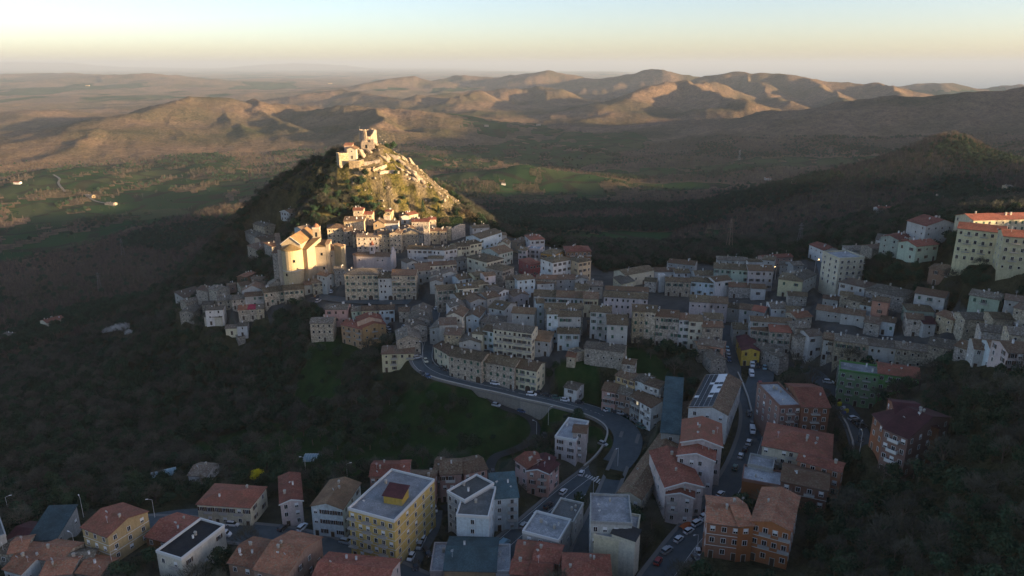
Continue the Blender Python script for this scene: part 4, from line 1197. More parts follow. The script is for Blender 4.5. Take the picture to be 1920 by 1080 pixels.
parse((820, 400, 6.0), """
320 262 485 288 9 24 g bl ol rows=2 cols=3 win=g|long pale house with many windows running back up the hill at the old town's right
395 168 585 156 6 8 x gr ol win=s|grey house behind the long pale house, touched by sun at its end
230 374 500 328 7 9 x cr ol rows=2 cols=6 win=b|long cream house at the front of the long pale house
635 245 780 240 6 7 h gr ol win=s opts=n|low grey roofed house beside the orange lit tree
680 345 795 350 8 9 g cr ol rows=2 cols=3 win=s pitch=.6 name=chapel cat=chapel|little cream chapel front with scrolled gable
840 312 925 336 7 8 s oc br win=s opts=n|ochre and brown stone house in shade right of the little chapel
690 458 850 418 8 15 x lg ol rows=2 cols=5 win=g|pale green walled house with green shutters below the chapel
1045 300 1208 291 12 14 h wh rd rows=3 cols=3 win=b opts=a|white villa with red hipped roof on the far rim of the town
910 412 1000 418 9 8 h lp ol rows=3 cols=2 win=g|pale pink narrow house left of the terrace house
1000 402 1150 414 9 8 p lp cn rows=3 cols=3 win=b opts=ab|pale pink house with balustraded roof terrace and arched attic
1165 444 1320 466 9 12 h pe ol rows=2 cols=4 win=b|peach house with olive hipped roof behind the white block
1320 466 1448 436 8 8 x pe ol rows=2 cols=2 opts=n|ochre lit end house right of the peach house
1450 430 1730 426 11 13 h br rd rows=3 cols=6 win=l opts=ab name=apartment_block|brick apartment block under the broadest bright red roof at the rim
1045 575 1172 556 8 13 h rd rd rows=2 cols=4 win=d|dark red painted house in front of the pink terrace house
1300 556 1510 517 14 11 h wh ol rows=4 cols=4 win=b opts=a name=apartment_block|tall bright white block with four rows of windows beside the yellow block
1590 552 1730 528 14 10 h ye ol rows=4 cols=3 win=b opts=a name=apartment_block|tall yellow block at the rim just right of the white one
215 535 330 517 6 8 x gr gy win=d|plain grey house left of the large cream palace
555 552 742 506 9 17 h cr ol rows=2 cols=5 win=b opts=a|large cream palace with wide hipped roof and two rows of windows
735 648 862 606 9 12 h bs ol rows=2 cols=4 win=b opts=b|stone house with hipped roof and small balconies below the cream palace
240 738 425 722 7 9 x gr ol rows=2 cols=3|grey house with olive roof, left end of the pinkish white group
425 712 535 692 8 8 x cr ol rows=2 cols=2|cream house between grey house and pinkish white house
535 708 655 694 10 7 x lp br rows=3 cols=2 win=b|pinkish white house with brown sloping roof in the old centre
430 802 575 786 7 8 h cr ol rows=2 cols=2 win=b|cream corner house just below the pinkish white house
0 866 235 848 10 9 x bs ol rows=3 cols=4 win=g|long stone house with two skylights, left part
235 848 462 830 10 9 x cr ol rows=3 cols=4 win=g opts=k|long cream house with two skylights, right part
250 975 400 950 7 12 x gr ol opts=n win=s|house under a brown gabled roof among the central roofs
370 1000 560 975 7 14 g gr br opts=n win=s|house with large brown roof sloping towards the alley
560 960 700 930 7 10 x gr br opts=n win=s|house at the top of the alley with dark brown roof
695 892 803 862 7 8 g wh gy rows=2 cols=3 win=b|white gabled cottage facing the alley car
600 862 700 850 6 8 x gr ol opts=n win=s|grey roofed cottage behind the white gabled cottage
770 742 903 748 9 9 h st ol win=d|dark stone house with a hipped roof left of the stone cube house
903 750 1100 732 10 9 h bl ol rows=3 cols=3 win=d|square house with bare bluish walls and tall hipped mossy roof
1110 735 1330 742 8 8 h st br win=s|brown roofed house behind the stepped white one
1125 792 1330 782 6 8 x wh br opts=n win=s|low white house with patched brown roof
860 936 1030 916 5 8 g lp br rows=1 cols=3 win=s|low pinkish gable house beside the parked alley car
1340 745 1545 742 6 9 x gr gy opts=n win=s|dark grey roofed house in the mid row, below the white block
1550 745 1700 742 6 9 g gr gy opts=n win=s|grey gable roof below the yellow block
1555 828 1670 832 8 7 x cr ol opts=n win=s|cream attic cube with mossy roof above the long white row
1690 815 1860 818 7 9 x gr gy opts=n win=s|house with a wide dark roof right of the cream attic
1085 930 1340 940 8.5 11 x wh ol rows=2 cols=5 win=g|left third of the long white row under a mossy roof with dormers
1340 940 1640 954 8.5 11 x wh ol rows=2 cols=6 win=g|middle third of the long white row under a mossy roof
1645 958 1810 962 9.5 11 x cr br rows=2 cols=3 win=b|right third of the long white row, beside the dark alley gap
""")
parse((960, 400, 4.5), """
790 645 1150 662 11 7 x gr ol rows=3 cols=6|long roof strip directly behind the lilac white row
775 702 960 712 10 9 x lp ol rows=3 cols=4 win=d|lilac white row house right of the dark gap, left half
960 712 1140 724 10 9 x lp ol rows=3 cols=4 win=d|lilac white row house right of the dark gap, right half
957 522 1200 478 7 10 x cr ol rows=1 cols=4 win=d|cream house with a sloping mossy roof at the rim right of the gap
855 540 925 600 5 7 s cr gy opts=nc win=s|small teal grey lean-to at the rim beside the sloping mossy roof
1205 490 1380 492 6 8 x wh br rows=1 cols=4 win=b|white house with pink brown roof behind the white chimney tower
1325 432 1440 434 6 8 x gr ol opts=n win=s|stone house with domed looking mossy roof on the rim
1248 532 1292 530 9 3 p wh cn opts=nxc name=chimney_tower cat=tower|slim white tower standing between the brown roofs
1120 570 1215 578 6 7 x bs ol opts=n win=s|patched stone annex left of the slim white tower
0 838 186 850 13 9 x gr ol rows=3 cols=2 win=s opts=a|tall plain grey block with square windows in the front old row
210 758 272 756 15 7 x bl ol rows=4 cols=1 win=G|narrow pale house squeezed above the grey blocks
275 802 600 806 13 8 x st ol opts=n rows=3 cols=5|long mossy roof behind the greenish block
295 848 390 850 14 6 h bl ol rows=4 cols=2 win=G|greenish narrow tall house with a little hipped roof
390 868 582 870 12 8 x gr ol rows=3 cols=5 win=g|grey block with windows in threes in the front old row
662 828 832 838 13 9 x wh ol rows=4 cols=3 win=g opts=b|tall white house with a wrought balcony in the front old row
805 936 976 942 12 14 x gr ol rows=3 cols=2 win=G|tall grey house with a deep mossy roof beside the dark alley
1020 824 1120 828 15 10 x bs ol rows=4 cols=2 win=G|tall stone tenement with rough wall, left end of its row
1120 828 1214 836 15 10 x bs ol rows=4 cols=2 win=G|second tall stone tenement from the left in its row
1216 866 1320 874 14 10 x bs ol rows=4 cols=3 win=g|third tall stone tenement from the left in its row
1320 874 1408 880 14 10 x st ol rows=4 cols=3 win=g|fourth tall stone tenement from the left, greyer than its neighbours
385 1012 566 1016 8 7 x bl ol rows=2 cols=3 win=g opts=b|low pale blue house with balcony and green shutters below the grey block
655 965 770 962 4 6 s br br opts=nc win=s|brown brick shed at the foot of the tall white house
530 634 642 640 9 8 x cr ol opts=n win=s|cream attic above the long white row's right end
""")
parse((1240, 420, 4.5), """
475 300 735 312 9 8 h gr gy opts=n win=s|grey roofed house behind the long pale green house
735 315 852 318 13 5 h wh ol rows=1 cols=1 opts=n win=s|little white attic with olive roof on the long row
445 372 592 382 11 11 x lg ol rows=3 cols=3 win=g opts=n|pale green house, left end of the broad row before the rim
592 382 740 391 11 11 x lg ol rows=3 cols=3 win=g opts=n|pale green house next to the lilac one in the broad row
740 391 945 397 11 11 x lp ol rows=3 cols=4 win=b opts=n|lilac white house, right end of the broad row
855 300 950 310 10 10 h gr ol opts=n win=s|house with a hipped brown roof behind the lilac house
870 292 1110 276 6 7 x br rd opts=n win=s|long low house with a dull red roof on the rim
60 325 280 348 7 9 x gr ol opts=n win=s|grey house under a domed mossy roof right of the rim house
120 415 242 412 6 8 x wh ol opts=n win=b|white house with dark windows below the domed mossy roof
290 432 445 432 7 9 x gr ol opts=n win=s|house with wide brown roof left of the pale green row
38 482 246 492 8 8 x bs ol rows=2 cols=4 win=g|stone house right of the slim white tower
250 482 455 498 8 8 x bl ol rows=2 cols=4 win=g|bluish row house below the pale green row
456 484 590 468 9 8 x wh ol rows=2 cols=2 win=g|white house with small steep roof below the pale green row
572 528 762 538 6 8 x st br rows=1 cols=2|dark stone house below the lilac house
765 542 882 546 6 8 x wh ol rows=1 cols=1 opts=n|small white house by the lilac house's foot
245 652 402 662 9 11 x lp ol rows=2 cols=3 win=s opts=A|lilac walled house with an arch, left half, mid town
402 662 560 672 9 11 x lp ol rows=2 cols=3 win=s|lilac walled house, right half, mid town
558 702 660 716 7 8 x gr ol win=d|small grey house between the lilac house and the red roof
660 716 765 728 7 9 x wh br win=g opts=b|white house with a balcony left of the small red roof
765 728 866 746 7 9 x gr rd opts=n win=s|house with the small dull red roof in mid town
990 462 1190 487 9 13 h cr ol rows=2 cols=2 win=g opts=a|cream villa with a wide stone coloured hipped roof and garden arches
1200 470 1312 422 7 10 x gr gy opts=n win=s|grey hall with a steep roof right of the cream villa
1000 342 1112 352 6 8 h gr gy opts=n win=s|grey roof with many antennas near the rim
1115 350 1200 345 6 8 x gr gy opts=n win=s|grey roofed house left of the yellow block's street
930 712 1060 716 7 10 x wh gy win=g|white house with a pale grey roof below the cream villa
1062 740 1190 748 6 9 x bl ol win=g|pale blue walled house right of the pale grey roof
1075 602 1230 612 5 7 x st ol opts=n win=s|low stone house behind the garden arches
1140 794 1272 780 6 8 x st or opts=n win=s|house with one orange tiled roof in mid town
150 805 236 808 13 9 x wh br rows=4 cols=2 win=g|narrow white tenement right of the stone tenements
236 818 350 822 13 9 x cr ol rows=4 cols=2 win=b opts=b|beige tenement with two red shuttered balconies
365 795 520 802 12 8 x gr ol opts=n|mossy roofed house behind the beige tenement
350 868 522 872 11 8 x bs br rows=3 cols=2 win=b|stone tenement at the right end beside the street
610 884 756 892 8 9 x gr ol opts=n win=d|brown roofed house right of the street gap
758 816 1102 836 10 7 x gr ol opts=n|mossy roof strip behind the stone house with a red extension
758 884 920 906 10 10 x bs br rows=3 cols=3 win=g|stone house left of the red extension
920 908 1096 918 10 10 x bs rd rows=3 cols=3 win=g opts=b|stone house with a brick red roof extension
1130 880 1240 872 8 9 x st gy opts=n win=s|grey lichen roofed house, left end of the rough stone row
1140 965 1250 962 9 8 g bs gy rows=2 cols=2 win=s|rough stone gabled house with a cave-like door
1250 948 1365 938 9 8 x wh gy rows=2 cols=2 win=b opts=b|white house with a balcony in the rough stone row
1365 962 1500 985 9 8 x bs br rows=2 cols=3 win=b|stone house with a pinkish tiled roof beside the balcony house
312 1012 520 1044 7 8 x pk gy opts=n win=b|pinkish house with a broad grey roof above the barn lane
""")
parse((1500, 380, 3.376), """
60 264 150 302 8 10 x wh rd rows=2 cols=3 win=s|white house with white edged red roof by the smoke at the rim
250 360 408 352 15 14 p cr cn rows=5 cols=4 win=l opts=ab name=apartment_block|five-storey cream yellow block with pale blue roof terrace
300 300 460 306 5 10 h gr gy opts=n win=s|grey hipped roof behind the five-storey yellow block
480 235 580 246 5 8 s wh gy opts=n win=s|shed with white edged roof by the red roofed villas
460 292 580 282 6 8 x st gy rows=1 cols=3 win=s|small stone house left of the red roofed villas
625 236 712 214 9 9 x lg rd rows=3 cols=2 win=s|tall grey green villa with red roof, left of three
645 262 738 270 8 10 x lg rd rows=2 cols=2 win=s opts=n|middle one of three grey green villas with red roofs
738 278 878 262 8 10 x lg rd rows=2 cols=3 win=b|right one of three grey green villas with red roofs
800 148 1010 138 9 13 g gr rd opts=n win=s|slate grey hall with red roof behind the three villas
1000 162 1300 194 15 12 x cr rd rows=4 cols=6 win=p opts=abn name=apartment_block|long cream apartment block with balconies and red roof at the right edge
1292 212 1560 232 15 12 x cr rd rows=4 cols=5 win=p opts=abn name=apartment_block|second cream apartment block cut by the right edge of the picture
1100 112 1560 100 9.5 12 x cr rd opts=n name=apartment_block|rear apartment block whose roof and long edge catch the last sun
818 412 990 440 7.5 10 h br br rows=2 cols=2 win=b opts=b|brown villa with balcony alone in the gardens at the right
728 570 918 603 8 10 x wh br rows=2 cols=3 win=g opts=b|white villa with brown roof and green shutters
1075 582 1265 616 8 9 x lg gy rows=2 cols=3 win=g opts=b|pale green house with grey roof and a central balcony
250 500 412 537 8 10 h wh gy rows=2 cols=3 win=b|white house with hipped grey roof near the yellow block
415 548 655 598 7 13 h st gy opts=n win=s|large grey hall with a huge lichen covered roof
255 582 330 592 7 6 x st ol win=s|narrow stone house by the white hipped house
300 608 385 628 7 8 x st ol win=s|stone house left of the pale blue cottage
380 642 456 656 6 7 x bl ol win=p|pale blue cottage left of the pink house
458 616 560 632 10 7 x pk ol rows=3 cols=1 win=b|narrow pink house with two dark double windows
145 604 242 618 5 6 x gr br opts=n win=s|dark little house on the car park corner
105 675 260 698 5 8 x gr br opts=n win=s|long dark brown roof, left half, right of mid town
260 698 410 718 5 8 x gr br opts=n win=s|long dark brown roof, right half, right of mid town
408 752 505 770 6 9 x st gy opts=n win=s|stone house under a mottled lichen roof
510 748 602 762 6 8 x bl br rows=1 cols=2|cottage with a blue painted wall
680 678 850 692 7 9 h lg ol rows=1 cols=3 win=g|pale cottage with hipped mossy roof below the white villa
680 732 785 742 8 8 x bs br win=b|stone cottage with a lower brick lean-to roof
785 766 862 768 6 10 x gr mr opts=nc win=s|shed with a dark maroon roof in the right old quarter
865 704 972 744 7 8 x bs br win=s|stone cottage with brown roof right of the maroon shed
975 728 1070 772 6 8 x st ol win=s opts=n|stone cottage with mossy roof by the dark gardens
1045 738 1222 744 7 9 x st gy opts=n win=s|stone house with a broad mottled roof at the right
1225 732 1348 738 7 8 x bs ol rows=1 cols=2 win=b|beige stone house with two windows near the right edge
1355 662 1460 690 8 8 x bs gy rows=2 cols=2 win=s|beige stone house cut by the right edge below the pale green one
1300 612 1440 632 8 8 x gr gy opts=n win=s|grey roofed house behind the beige house at the right edge
1150 812 1330 832 7 9 x bs gy opts=nA win=s|stone house with an arched opening and a white flue
1330 832 1500 850 7 9 x bs gy opts=n win=s|stone house with terrace roof at the right edge
150 866 225 876 9 9 x gr br rows=2 cols=2 win=s|pink roofed plaster house at the left end of the long stone row
225 872 340 886 9 9 x bs gy rows=2 cols=3 win=g|first stone house of the long row above the green block
340 888 440 900 9 9 x bs gy rows=2 cols=2 win=g|second house of the long stone row, with a small dormer
440 902 610 922 9 9 x gr gy rows=2 cols=4 win=d|third house of the long stone row, greyish plaster with a white ground wing
610 922 825 950 8 9 x st gy rows=2 cols=5 win=d|last low house of the long stone row, with a veranda
815 900 975 930 7 11 x st gy opts=n win=s|house under a dark grey tiled roof right of the long stone row
980 905 1068 932 6 9 x st ol opts=n win=s|small stone house by the dark trees right of the long row
1108 925 1215 938 7.5 11 x gr br rows=3 cols=2 win=p|grey plaster end of the pale row at the right edge
1215 938 1320 948 7.5 11 x bl br rows=3 cols=1 win=g|middle bluish white house of the pale row at the right edge
1320 948 1520 958 7.5 11 x lp br rows=3 cols=4 win=b|rightmost pale house of the pale row, cut by the edge
""")
parse((1080, 600, 3.6), """
58 185 322 216 8 8 x st gy rows=1 cols=5 win=s opts=n name=stone_barn cat=barn|long stone barn with a grey roof alone on the garden slope
268 372 395 412 7 7 x ye br rows=2 cols=3 win=b|yellow house with brown roof and a skylight behind the balcony row
315 292 396 302 9 6 x st ol opts=n win=s|small tower-like stone house above the yellow house
395 402 458 424 7 8 x bl gy rows=2 cols=2 win=s|narrow bluish house between yellow house and the last red one
458 428 560 462 7 7 x wh br rows=2 cols=3 win=s|white house with a reddish roof at the end of the yellow row
175 474 265 490 9.5 10 x pk br rows=3 cols=3 win=b opts=bD|pinkish balcony house with a blue garage, left end of the street row
265 490 366 512 9.5 10 x br gy rows=3 cols=3 win=b opts=bD|brown balcony house under a grey roof, second of the street row
366 512 432 548 9.5 10 x gr br rows=3 cols=2 win=b opts=bL|house with an orange awning in the middle of the street row
432 548 508 592 9.5 10 x wh br rows=3 cols=2 win=b opts=bA|white balcony house with arched garage, right end of the street row
575 758 700 772 5 34 s gr te opts=nc win=s name=warehouse cat=warehouse|long low warehouse with a smooth teal roof
828 194 1004 192 6 9 x st br win=s opts=n|stone house with pinkish roof at the bottom of the street gap
915 272 1012 266 6 9 g st gy opts=n win=s|little gabled stone house beside the row of parked cars
1120 205 1242 212 7 17 g ye mr rows=2 cols=2 win=b opts=c|yellow house with a long maroon roof beside the yellow van
1375 252 1440 240 6 16 g st gy opts=n win=s|narrow grey stone house right of the small car park
760 592 1022 642 11 32 G wh br rows=3 cols=3 win=l opts=anc name=apartment_block|long white apartment building whose left roof slope carries solar panels
""")
parse((1080, 780, 3.6), """
283 518 440 562 5 74 g cr br opts=n win=s pitch=.4 name=row_building cat=building|very long narrow brown roofed building between the two streets
712 174 985 206 12 16 g lp rd rows=3 cols=4 win=l opts=vn name=apartment_block|first of the stepped red gabled blocks, next to the solar roof
687 264 935 302 11.5 14 g lp rd rows=3 cols=4 win=l opts=vn name=apartment_block|second of the stepped red gabled blocks
606 482 858 476 11 22 g lp rd rows=3 cols=4 win=l opts=vn name=apartment_block|third and longest of the stepped red gabled blocks
612 528 795 552 10 8 g lp rd rows=3 cols=2 win=l opts=vbne name=apartment_block|lowest pink fronted wing of the stepped red gabled blocks
101 723 378 738 12 14 p gr cn rows=3 cols=4 win=p opts=n name=apartment_block|flat roofed block with a bluish white terrace behind the beige tower block
120 816 400 862 14 13 p cr cn rows=4 cols=1 win=p opts=nx name=apartment_block zr=18|beige block with a blank front wall and pale walled roof terrace
+ 243 790 398 842 15.8 4 s cr bk opts=ncx zr=19.8|-
888 716 1120 746 11 13 x or or rows=3 cols=3 win=w opts=ataL name=apartment_block|orange brick block with tiled roofs and pale bands at the lower right
+ 1100 742 1200 738 11.5 13 x or or dzs=.3 rows=3 cols=1 win=w opts=ab|-
+ 1185 708 1450 778 12 18 g or or dzs=.8 rows=3 cols=4 win=w opts=atbL|-
""")
parse((1400, 640, 3.6), """
222 447 372 441 12 19 p bk cn rows=4 cols=3 win=l opts=ab name=apartment_block|brown brick block, half flat terrace and half red roof, beside the right street
+ 374 441 562 446 13 19 x bk rd dzs=.8 rows=4 cols=3 win=l opts=ab|-
107 702 570 792 9 17 h cr rd rows=3 cols=8 win=l opts=b name=apartment_block|wide cream building under a big red hipped roof with cut-in balconies
628 198 895 236 14 10 p gn cn rows=4 cols=5 win=l opts=ab name=apartment_block|bright green apartment block with pale roof terrace and red roof
+ 890 214 1168 252 15 12 x gn rd dzs=1.0 rows=4 cols=5 win=l opts=ab|-
925 588 1090 656 14 24 x bk mr rows=4 cols=3 win=l opts=aWb name=apartment_block|maroon roofed block with white edged roof decks and striped balconies
+ 855 492 932 578 11 16 x bk mr dzs=-.5 rows=3 cols=2 win=l opts=aW|-
+ 1010 500 1190 520 14 12 x bk mr dzs=1.5 opts=nc|-
""")
parse((1380, 780, 3.556), """
410 296 700 374 9 6 x or rd rows=3 cols=4 win=w opts=n name=apartment_block|narrow orange building with a thin red roof behind the brick building
303 430 612 494 8 11 x bk br rows=2 cols=4 win=w opts=atbe name=apartment_block|brown brick block with white windows above the orange brick block
78 330 245 364 6 7 p gr cn opts=nx cat=garage name=garage_building|grey flat roofed building with a pale terrace next to the street
40 430 300 478 5.5 9 p bk cn opts=nx cat=garage name=garage_building|low brick building with a blue grey terrace and a green hedge
""")
parse((800, 560, 4.5), """
185 478 460 528 10.5 10 x bs ol rows=3 cols=5 win=G opts=aA|left part of the long curved roadside palazzo with green shutters
460 528 738 578 10.5 10 x bs ol rows=3 cols=5 win=G opts=aA|middle part of the long roadside palazzo with dark arched doors
738 578 925 612 10.5 10 x cr ol rows=3 cols=4 win=g opts=abA|pale right end of the long roadside palazzo, with one wide balcony
60 400 185 472 8 9 x cr br rows=2 cols=3 win=G opts=b|curved pale house at the road bend with a crimson terrace awning
562 252 885 292 13 9 x cr gy rows=4 cols=8 win=b opts=ab name=apartment_block|cream four-storey block with three columns of small balconies
858 344 1035 364 7 8 s gr tn rows=2 cols=3 win=p|low grey house with pinkish tiled roof right of the cream balcony block
472 264 562 280 9 8 x bl ol rows=3 cols=2 win=g|bluish house joined to the left of the cream balcony block
382 292 468 302 8 8 h cr ol opts=n win=s|cream house with small hipped roof behind the curved roofs
525 72 650 96 9 12 x gr ol rows=3 cols=2 opts=kb win=p|house with a four-pane skylight in its mossy roof
455 188 640 202 7 9 h st gy opts=n win=s|grey domed looking roof below the skylight house
332 150 442 158 8 13 g bl br rows=2 cols=2 win=s pitch=.45|white gabled house facing down the alley
165 142 300 152 9 11 g cr br rows=2 cols=2 win=G opts=bL pitch=.45|cream gabled house with a lit yellow doorway
25 252 160 262 8 12 g gr gy opts=n win=s|rounded grey roofed house at the street's right side
150 300 285 306 6 9 x bs gy win=s|low pale house above the crimson terrace
110 222 250 216 8 10 x gr gy opts=n win=s|patchwork roofed house behind the rounded one
275 368 455 372 6 9 g gr gy opts=n win=s|dark grey gabled roof behind the long palazzo
200 74 325 62 8 10 g wh gy opts=n win=s|house with a broad white gable edge at the top of the alley
1180 486 1250 494 4 6 x bs or opts=nc win=s|tiny garden hut with orange red roof
1250 470 1330 452 3 5 p bs gy opts=nxc name=ruin cat=ruin|roofless garden ruin beside the orange roofed hut
1160 746 1265 772 6 7 x wh gy rows=2 cols=1 win=G|small white house with grey roof beside the road
""")
parse((560, 560, 4.5), """
445 108 525 104 6 8 x lg gy rows=2 cols=2 win=g|small greenish house behind the orange apartment house
530 102 680 96 7 8 x cr br rows=2 cols=4|beige part of the row behind the orange apartment house
680 96 806 90 7 8 x bl br rows=2 cols=3 win=b opts=A|bluish white part of the row with arched doors
845 108 930 106 6 7 x bs br win=s|brown roofed stone house right of the white arched row
945 112 1105 114 8 9 g st gy opts=n win=s pitch=.4|uppermost of the rounded roofs descending along the street
945 188 1105 176 8 9 g st gy opts=n win=s pitch=.4|second of the rounded roofs descending along the street
936 252 1082 232 8 9 g st gy opts=n win=s pitch=.4|third of the rounded roofs descending along the street
830 352 1026 338 8 13 g st gy opts=n win=s pitch=.4|lowest and largest of the rounded roofs along the street
357 218 532 258 10 9 x pe rd rows=3 cols=4 win=B opts=ab name=apartment_block|orange three-storey apartment house on stilts with reddish roofs
+ 540 246 736 218 11.5 12 g pe rd dzs=.8 rows=3 cols=3 win=B opts=ab|-
+ 495 192 700 172 13.5 7 g pe rd opts=nx|-
700 466 970 460 9 10 x cr gy rows=3 cols=4 win=b opts=b|whitish house with balconies and a red cut-in roof terrace
540 434 610 444 4 6 x st gy opts=nc win=s|tiny stone hut below the orange apartment house
""")
parse((0, 840, 4.5), """
690 668 905 750 10 14 x ye rd rows=3 cols=3 win=p opts=at name=apartment_block|yellow block with red roof and pale bands at the lower left
230 782 470 772 4 14 s gr te rows=1 cols=3 opts=c win=p|low house with a wide teal roof left of the yellow block
40 780 225 806 4 10 x bk mr opts=nc win=s|low shed with a dark red roof left of the teal roof
-120 800 50 742 9 12 p gr dc opts=nx name=apartment_block|grey building cut by the left edge of the picture
282 928 512 962 5 9 x st or win=s|stone walled house with an orange brown roof at the lower left
100 934 278 952 4 8 x bk or opts=n win=s|low house with a rusty roof behind the stone walled one
-20 884 70 892 5 8 x st gy opts=n win=s|grey stone house at the far lower left edge
70 890 220 866 5 8 x st or opts=n win=s|stone house with a pinkish tile roof at the lower left edge
30 1020 180 1062 5 9 x bl or opts=n win=s|house with a white rimmed brown roof in the lower left corner
340 1078 600 1060 5 9 x gr or opts=n win=s|brown roofed house at the bottom edge, lower left
545 1000 770 975 4 8 x st gy opts=n win=s|long grey roof behind the bottom row, lower left
640 1052 840 1080 4 8 x st or opts=n win=s|stone house with pinkish brown roof below the yellow block
""")
parse((280, 840, 4.5), """
402 472 850 502 7.5 12 h cr rd rows=2 cols=7 win=b opts=ab|long cream house with a red hipped roof beside the lower road
328 228 480 240 3.5 9 x wh gy opts=n win=s|grey roofed cottage half hidden among trees above the lower road
-30 745 255 820 4 13 x bk rd opts=n win=s|low wide house with a red roof in front of the yellow block
60 882 270 948 9 17 p cr bk rows=2 cols=2 win=b opts=bw name=apartment_block|beige house with a black flat roof and white rim
880 1022 1150 1086 9 18 x br or rows=2 cols=3 win=b name=apartment_block|large brown house with several tiled roofs at the bottom edge
+ 668 966 875 1008 8 12 x br or rows=2 cols=2 win=b|-
1105 472 1290 440 9 17 g lp rd rows=3 cols=2 win=s opts=v name=apartment_block|pinkish house with long red roof and side balconies
""")
parse((560, 840, 4.5), """
105 488 370 516 11 15 g bl tn rows=3 cols=4 win=b opts=a name=apartment_block|bluish white house with a tan gabled roof left of the yellow tower
420 522 805 628 16.5 24 p ye cn rows=5 cols=6 win=l opts=atbew name=apartment_block|tall yellow five-storey block with a pale flat roof and a roof hut
+ 715 398 870 424 19.2 5 s ye mr opts=ncx|-
600 238 828 236 8 10 x pk rd opts=n rows=2 cols=4 win=b name=terraced_house|pink terraced house leftmost behind the yellow tower
850 218 928 216 8 9 x pk rd opts=n win=b name=terraced_house|narrow pink terraced house right of the leftmost one
1140 190 1193 192 10 9 x pk br rows=3 cols=1 win=b name=terraced_house|narrow recessed pink house between two balconied ones
925 322 1135 326 11 10 x pk br rows=3 cols=3 win=b opts=bW name=terraced_house|pink terraced house with white balconies right behind the yellow tower
1195 222 1372 216 11 10 x pk br rows=3 cols=3 win=b opts=bW name=terraced_house|pink terraced house, second from the right
90 1160 720 1230 7 14 x lp rd opts=n win=s|building with a wide red roof at the bottom edge below the yellow tower
""")
parse((800, 760, 3.375), """
238 432 382 402 10 10 x pk br rows=3 cols=3 win=b opts=bW name=terraced_house|pink terraced house, rightmost of the row
130 552 240 612 13 13 p gr dc rows=4 cols=3 win=l opts=abwn name=apartment_block|pale grey star shaped block with dark flat roofs and white rim
+ 188 702 390 716 13.5 16 p bl dc rows=4 cols=1 win=l opts=aw|-
+ 420 592 580 580 12 11 s bl te rows=4 cols=2 win=l opts=ab|-
636 412 770 432 9 11 g pk mr rows=3 cols=2 win=b opts=vb name=villa|pink villa with several dark red roofs beside the road
+ 560 342 640 398 8.5 9 x pk rd rows=2 cols=2 win=b|-
+ 770 432 838 370 9 8 x pk mr rows=3 cols=2 win=b|-
812 204 945 230 8.5 16 p lp cn rows=3 cols=2 win=b opts=aw name=villa|pinkish white villa with roof terrace inside the road bend
+ 925 168 1010 176 11.5 6 x lp br opts=nc|-
606 806 834 866 7 11 p gr cn rows=2 cols=3 win=p opts=nw|grey flat roofed house above the dark red roofs at the bottom
775 716 925 752 6 11 p gr dc rows=2 cols=3 win=p opts=n|half built flat roofed house beside the main road
560 965 670 975 6 8 x bk rd opts=n win=s|small house with a dark red roof, left of two below the flat roofed house
675 975 832 1000 6 8 x bk rd opts=n win=s|small house with a dark red roof, right of two below the flat roofed house
530 1062 650 1075 5 7 x bk rd opts=n win=s|lower dark red roofed wing at the bottom edge, left
655 1075 790 1085 5 7 x bk rd opts=n win=s|lower dark red roofed wing at the bottom edge, right
112 1042 435 1050 7 15 x oc te rows=1 cols=4 win=p opts=an name=apartment_block|ochre building with a broad teal sheet roof at the bottom edge
22 1062 110 1062 5 13 p lp cn opts=nx name=garage_building cat=terrace|pale walled terrace left of the teal roof
440 1062 528 1062 6 12 p wh cn opts=nx name=garage_building cat=terrace|white walled annex right of the teal roof
862 1120 1170 1135 6 12 h bk rd opts=n win=s|house under a red hipped roof cut by the bottom edge
""")
# ------------------------------------------------------------------ big church
def K(X, Y): return (440 + X / 6.75, 380 + Y / 6.75)
def Lb(X, Y): return (640 + X / 6.75, 380 + Y / 6.75)
def Cs(X, Y): return (600 + X / 9.39, 230 + Y / 9.39)
def vol(blk, xl, yl, xr, yr, ze, h, dep, roof, wall, rc, root, cname='', label='', cat='', **kw):
    A_, B_ = pt_z(*blk(xl, yl), ze), pt_z(*blk(xr, yr), ze)
    return house(cname, label, A_, B_, ze - h, h, dep, roof, wall, rc, root=root, cat=cat, **kw)
ch, chr_, put = vol(K, 590, 520, 830, 525, 47, 29, 27, 'g', 'ch', 'oc', None, 'church', 'large honey coloured church with a rounded apse and bell tower, glowing in the last sun', 'church', opts='xcv', pitch=.75)
W0 = (pt_z(*K(830, 525), 47) - pt_z(*K(590, 520), 47)).length
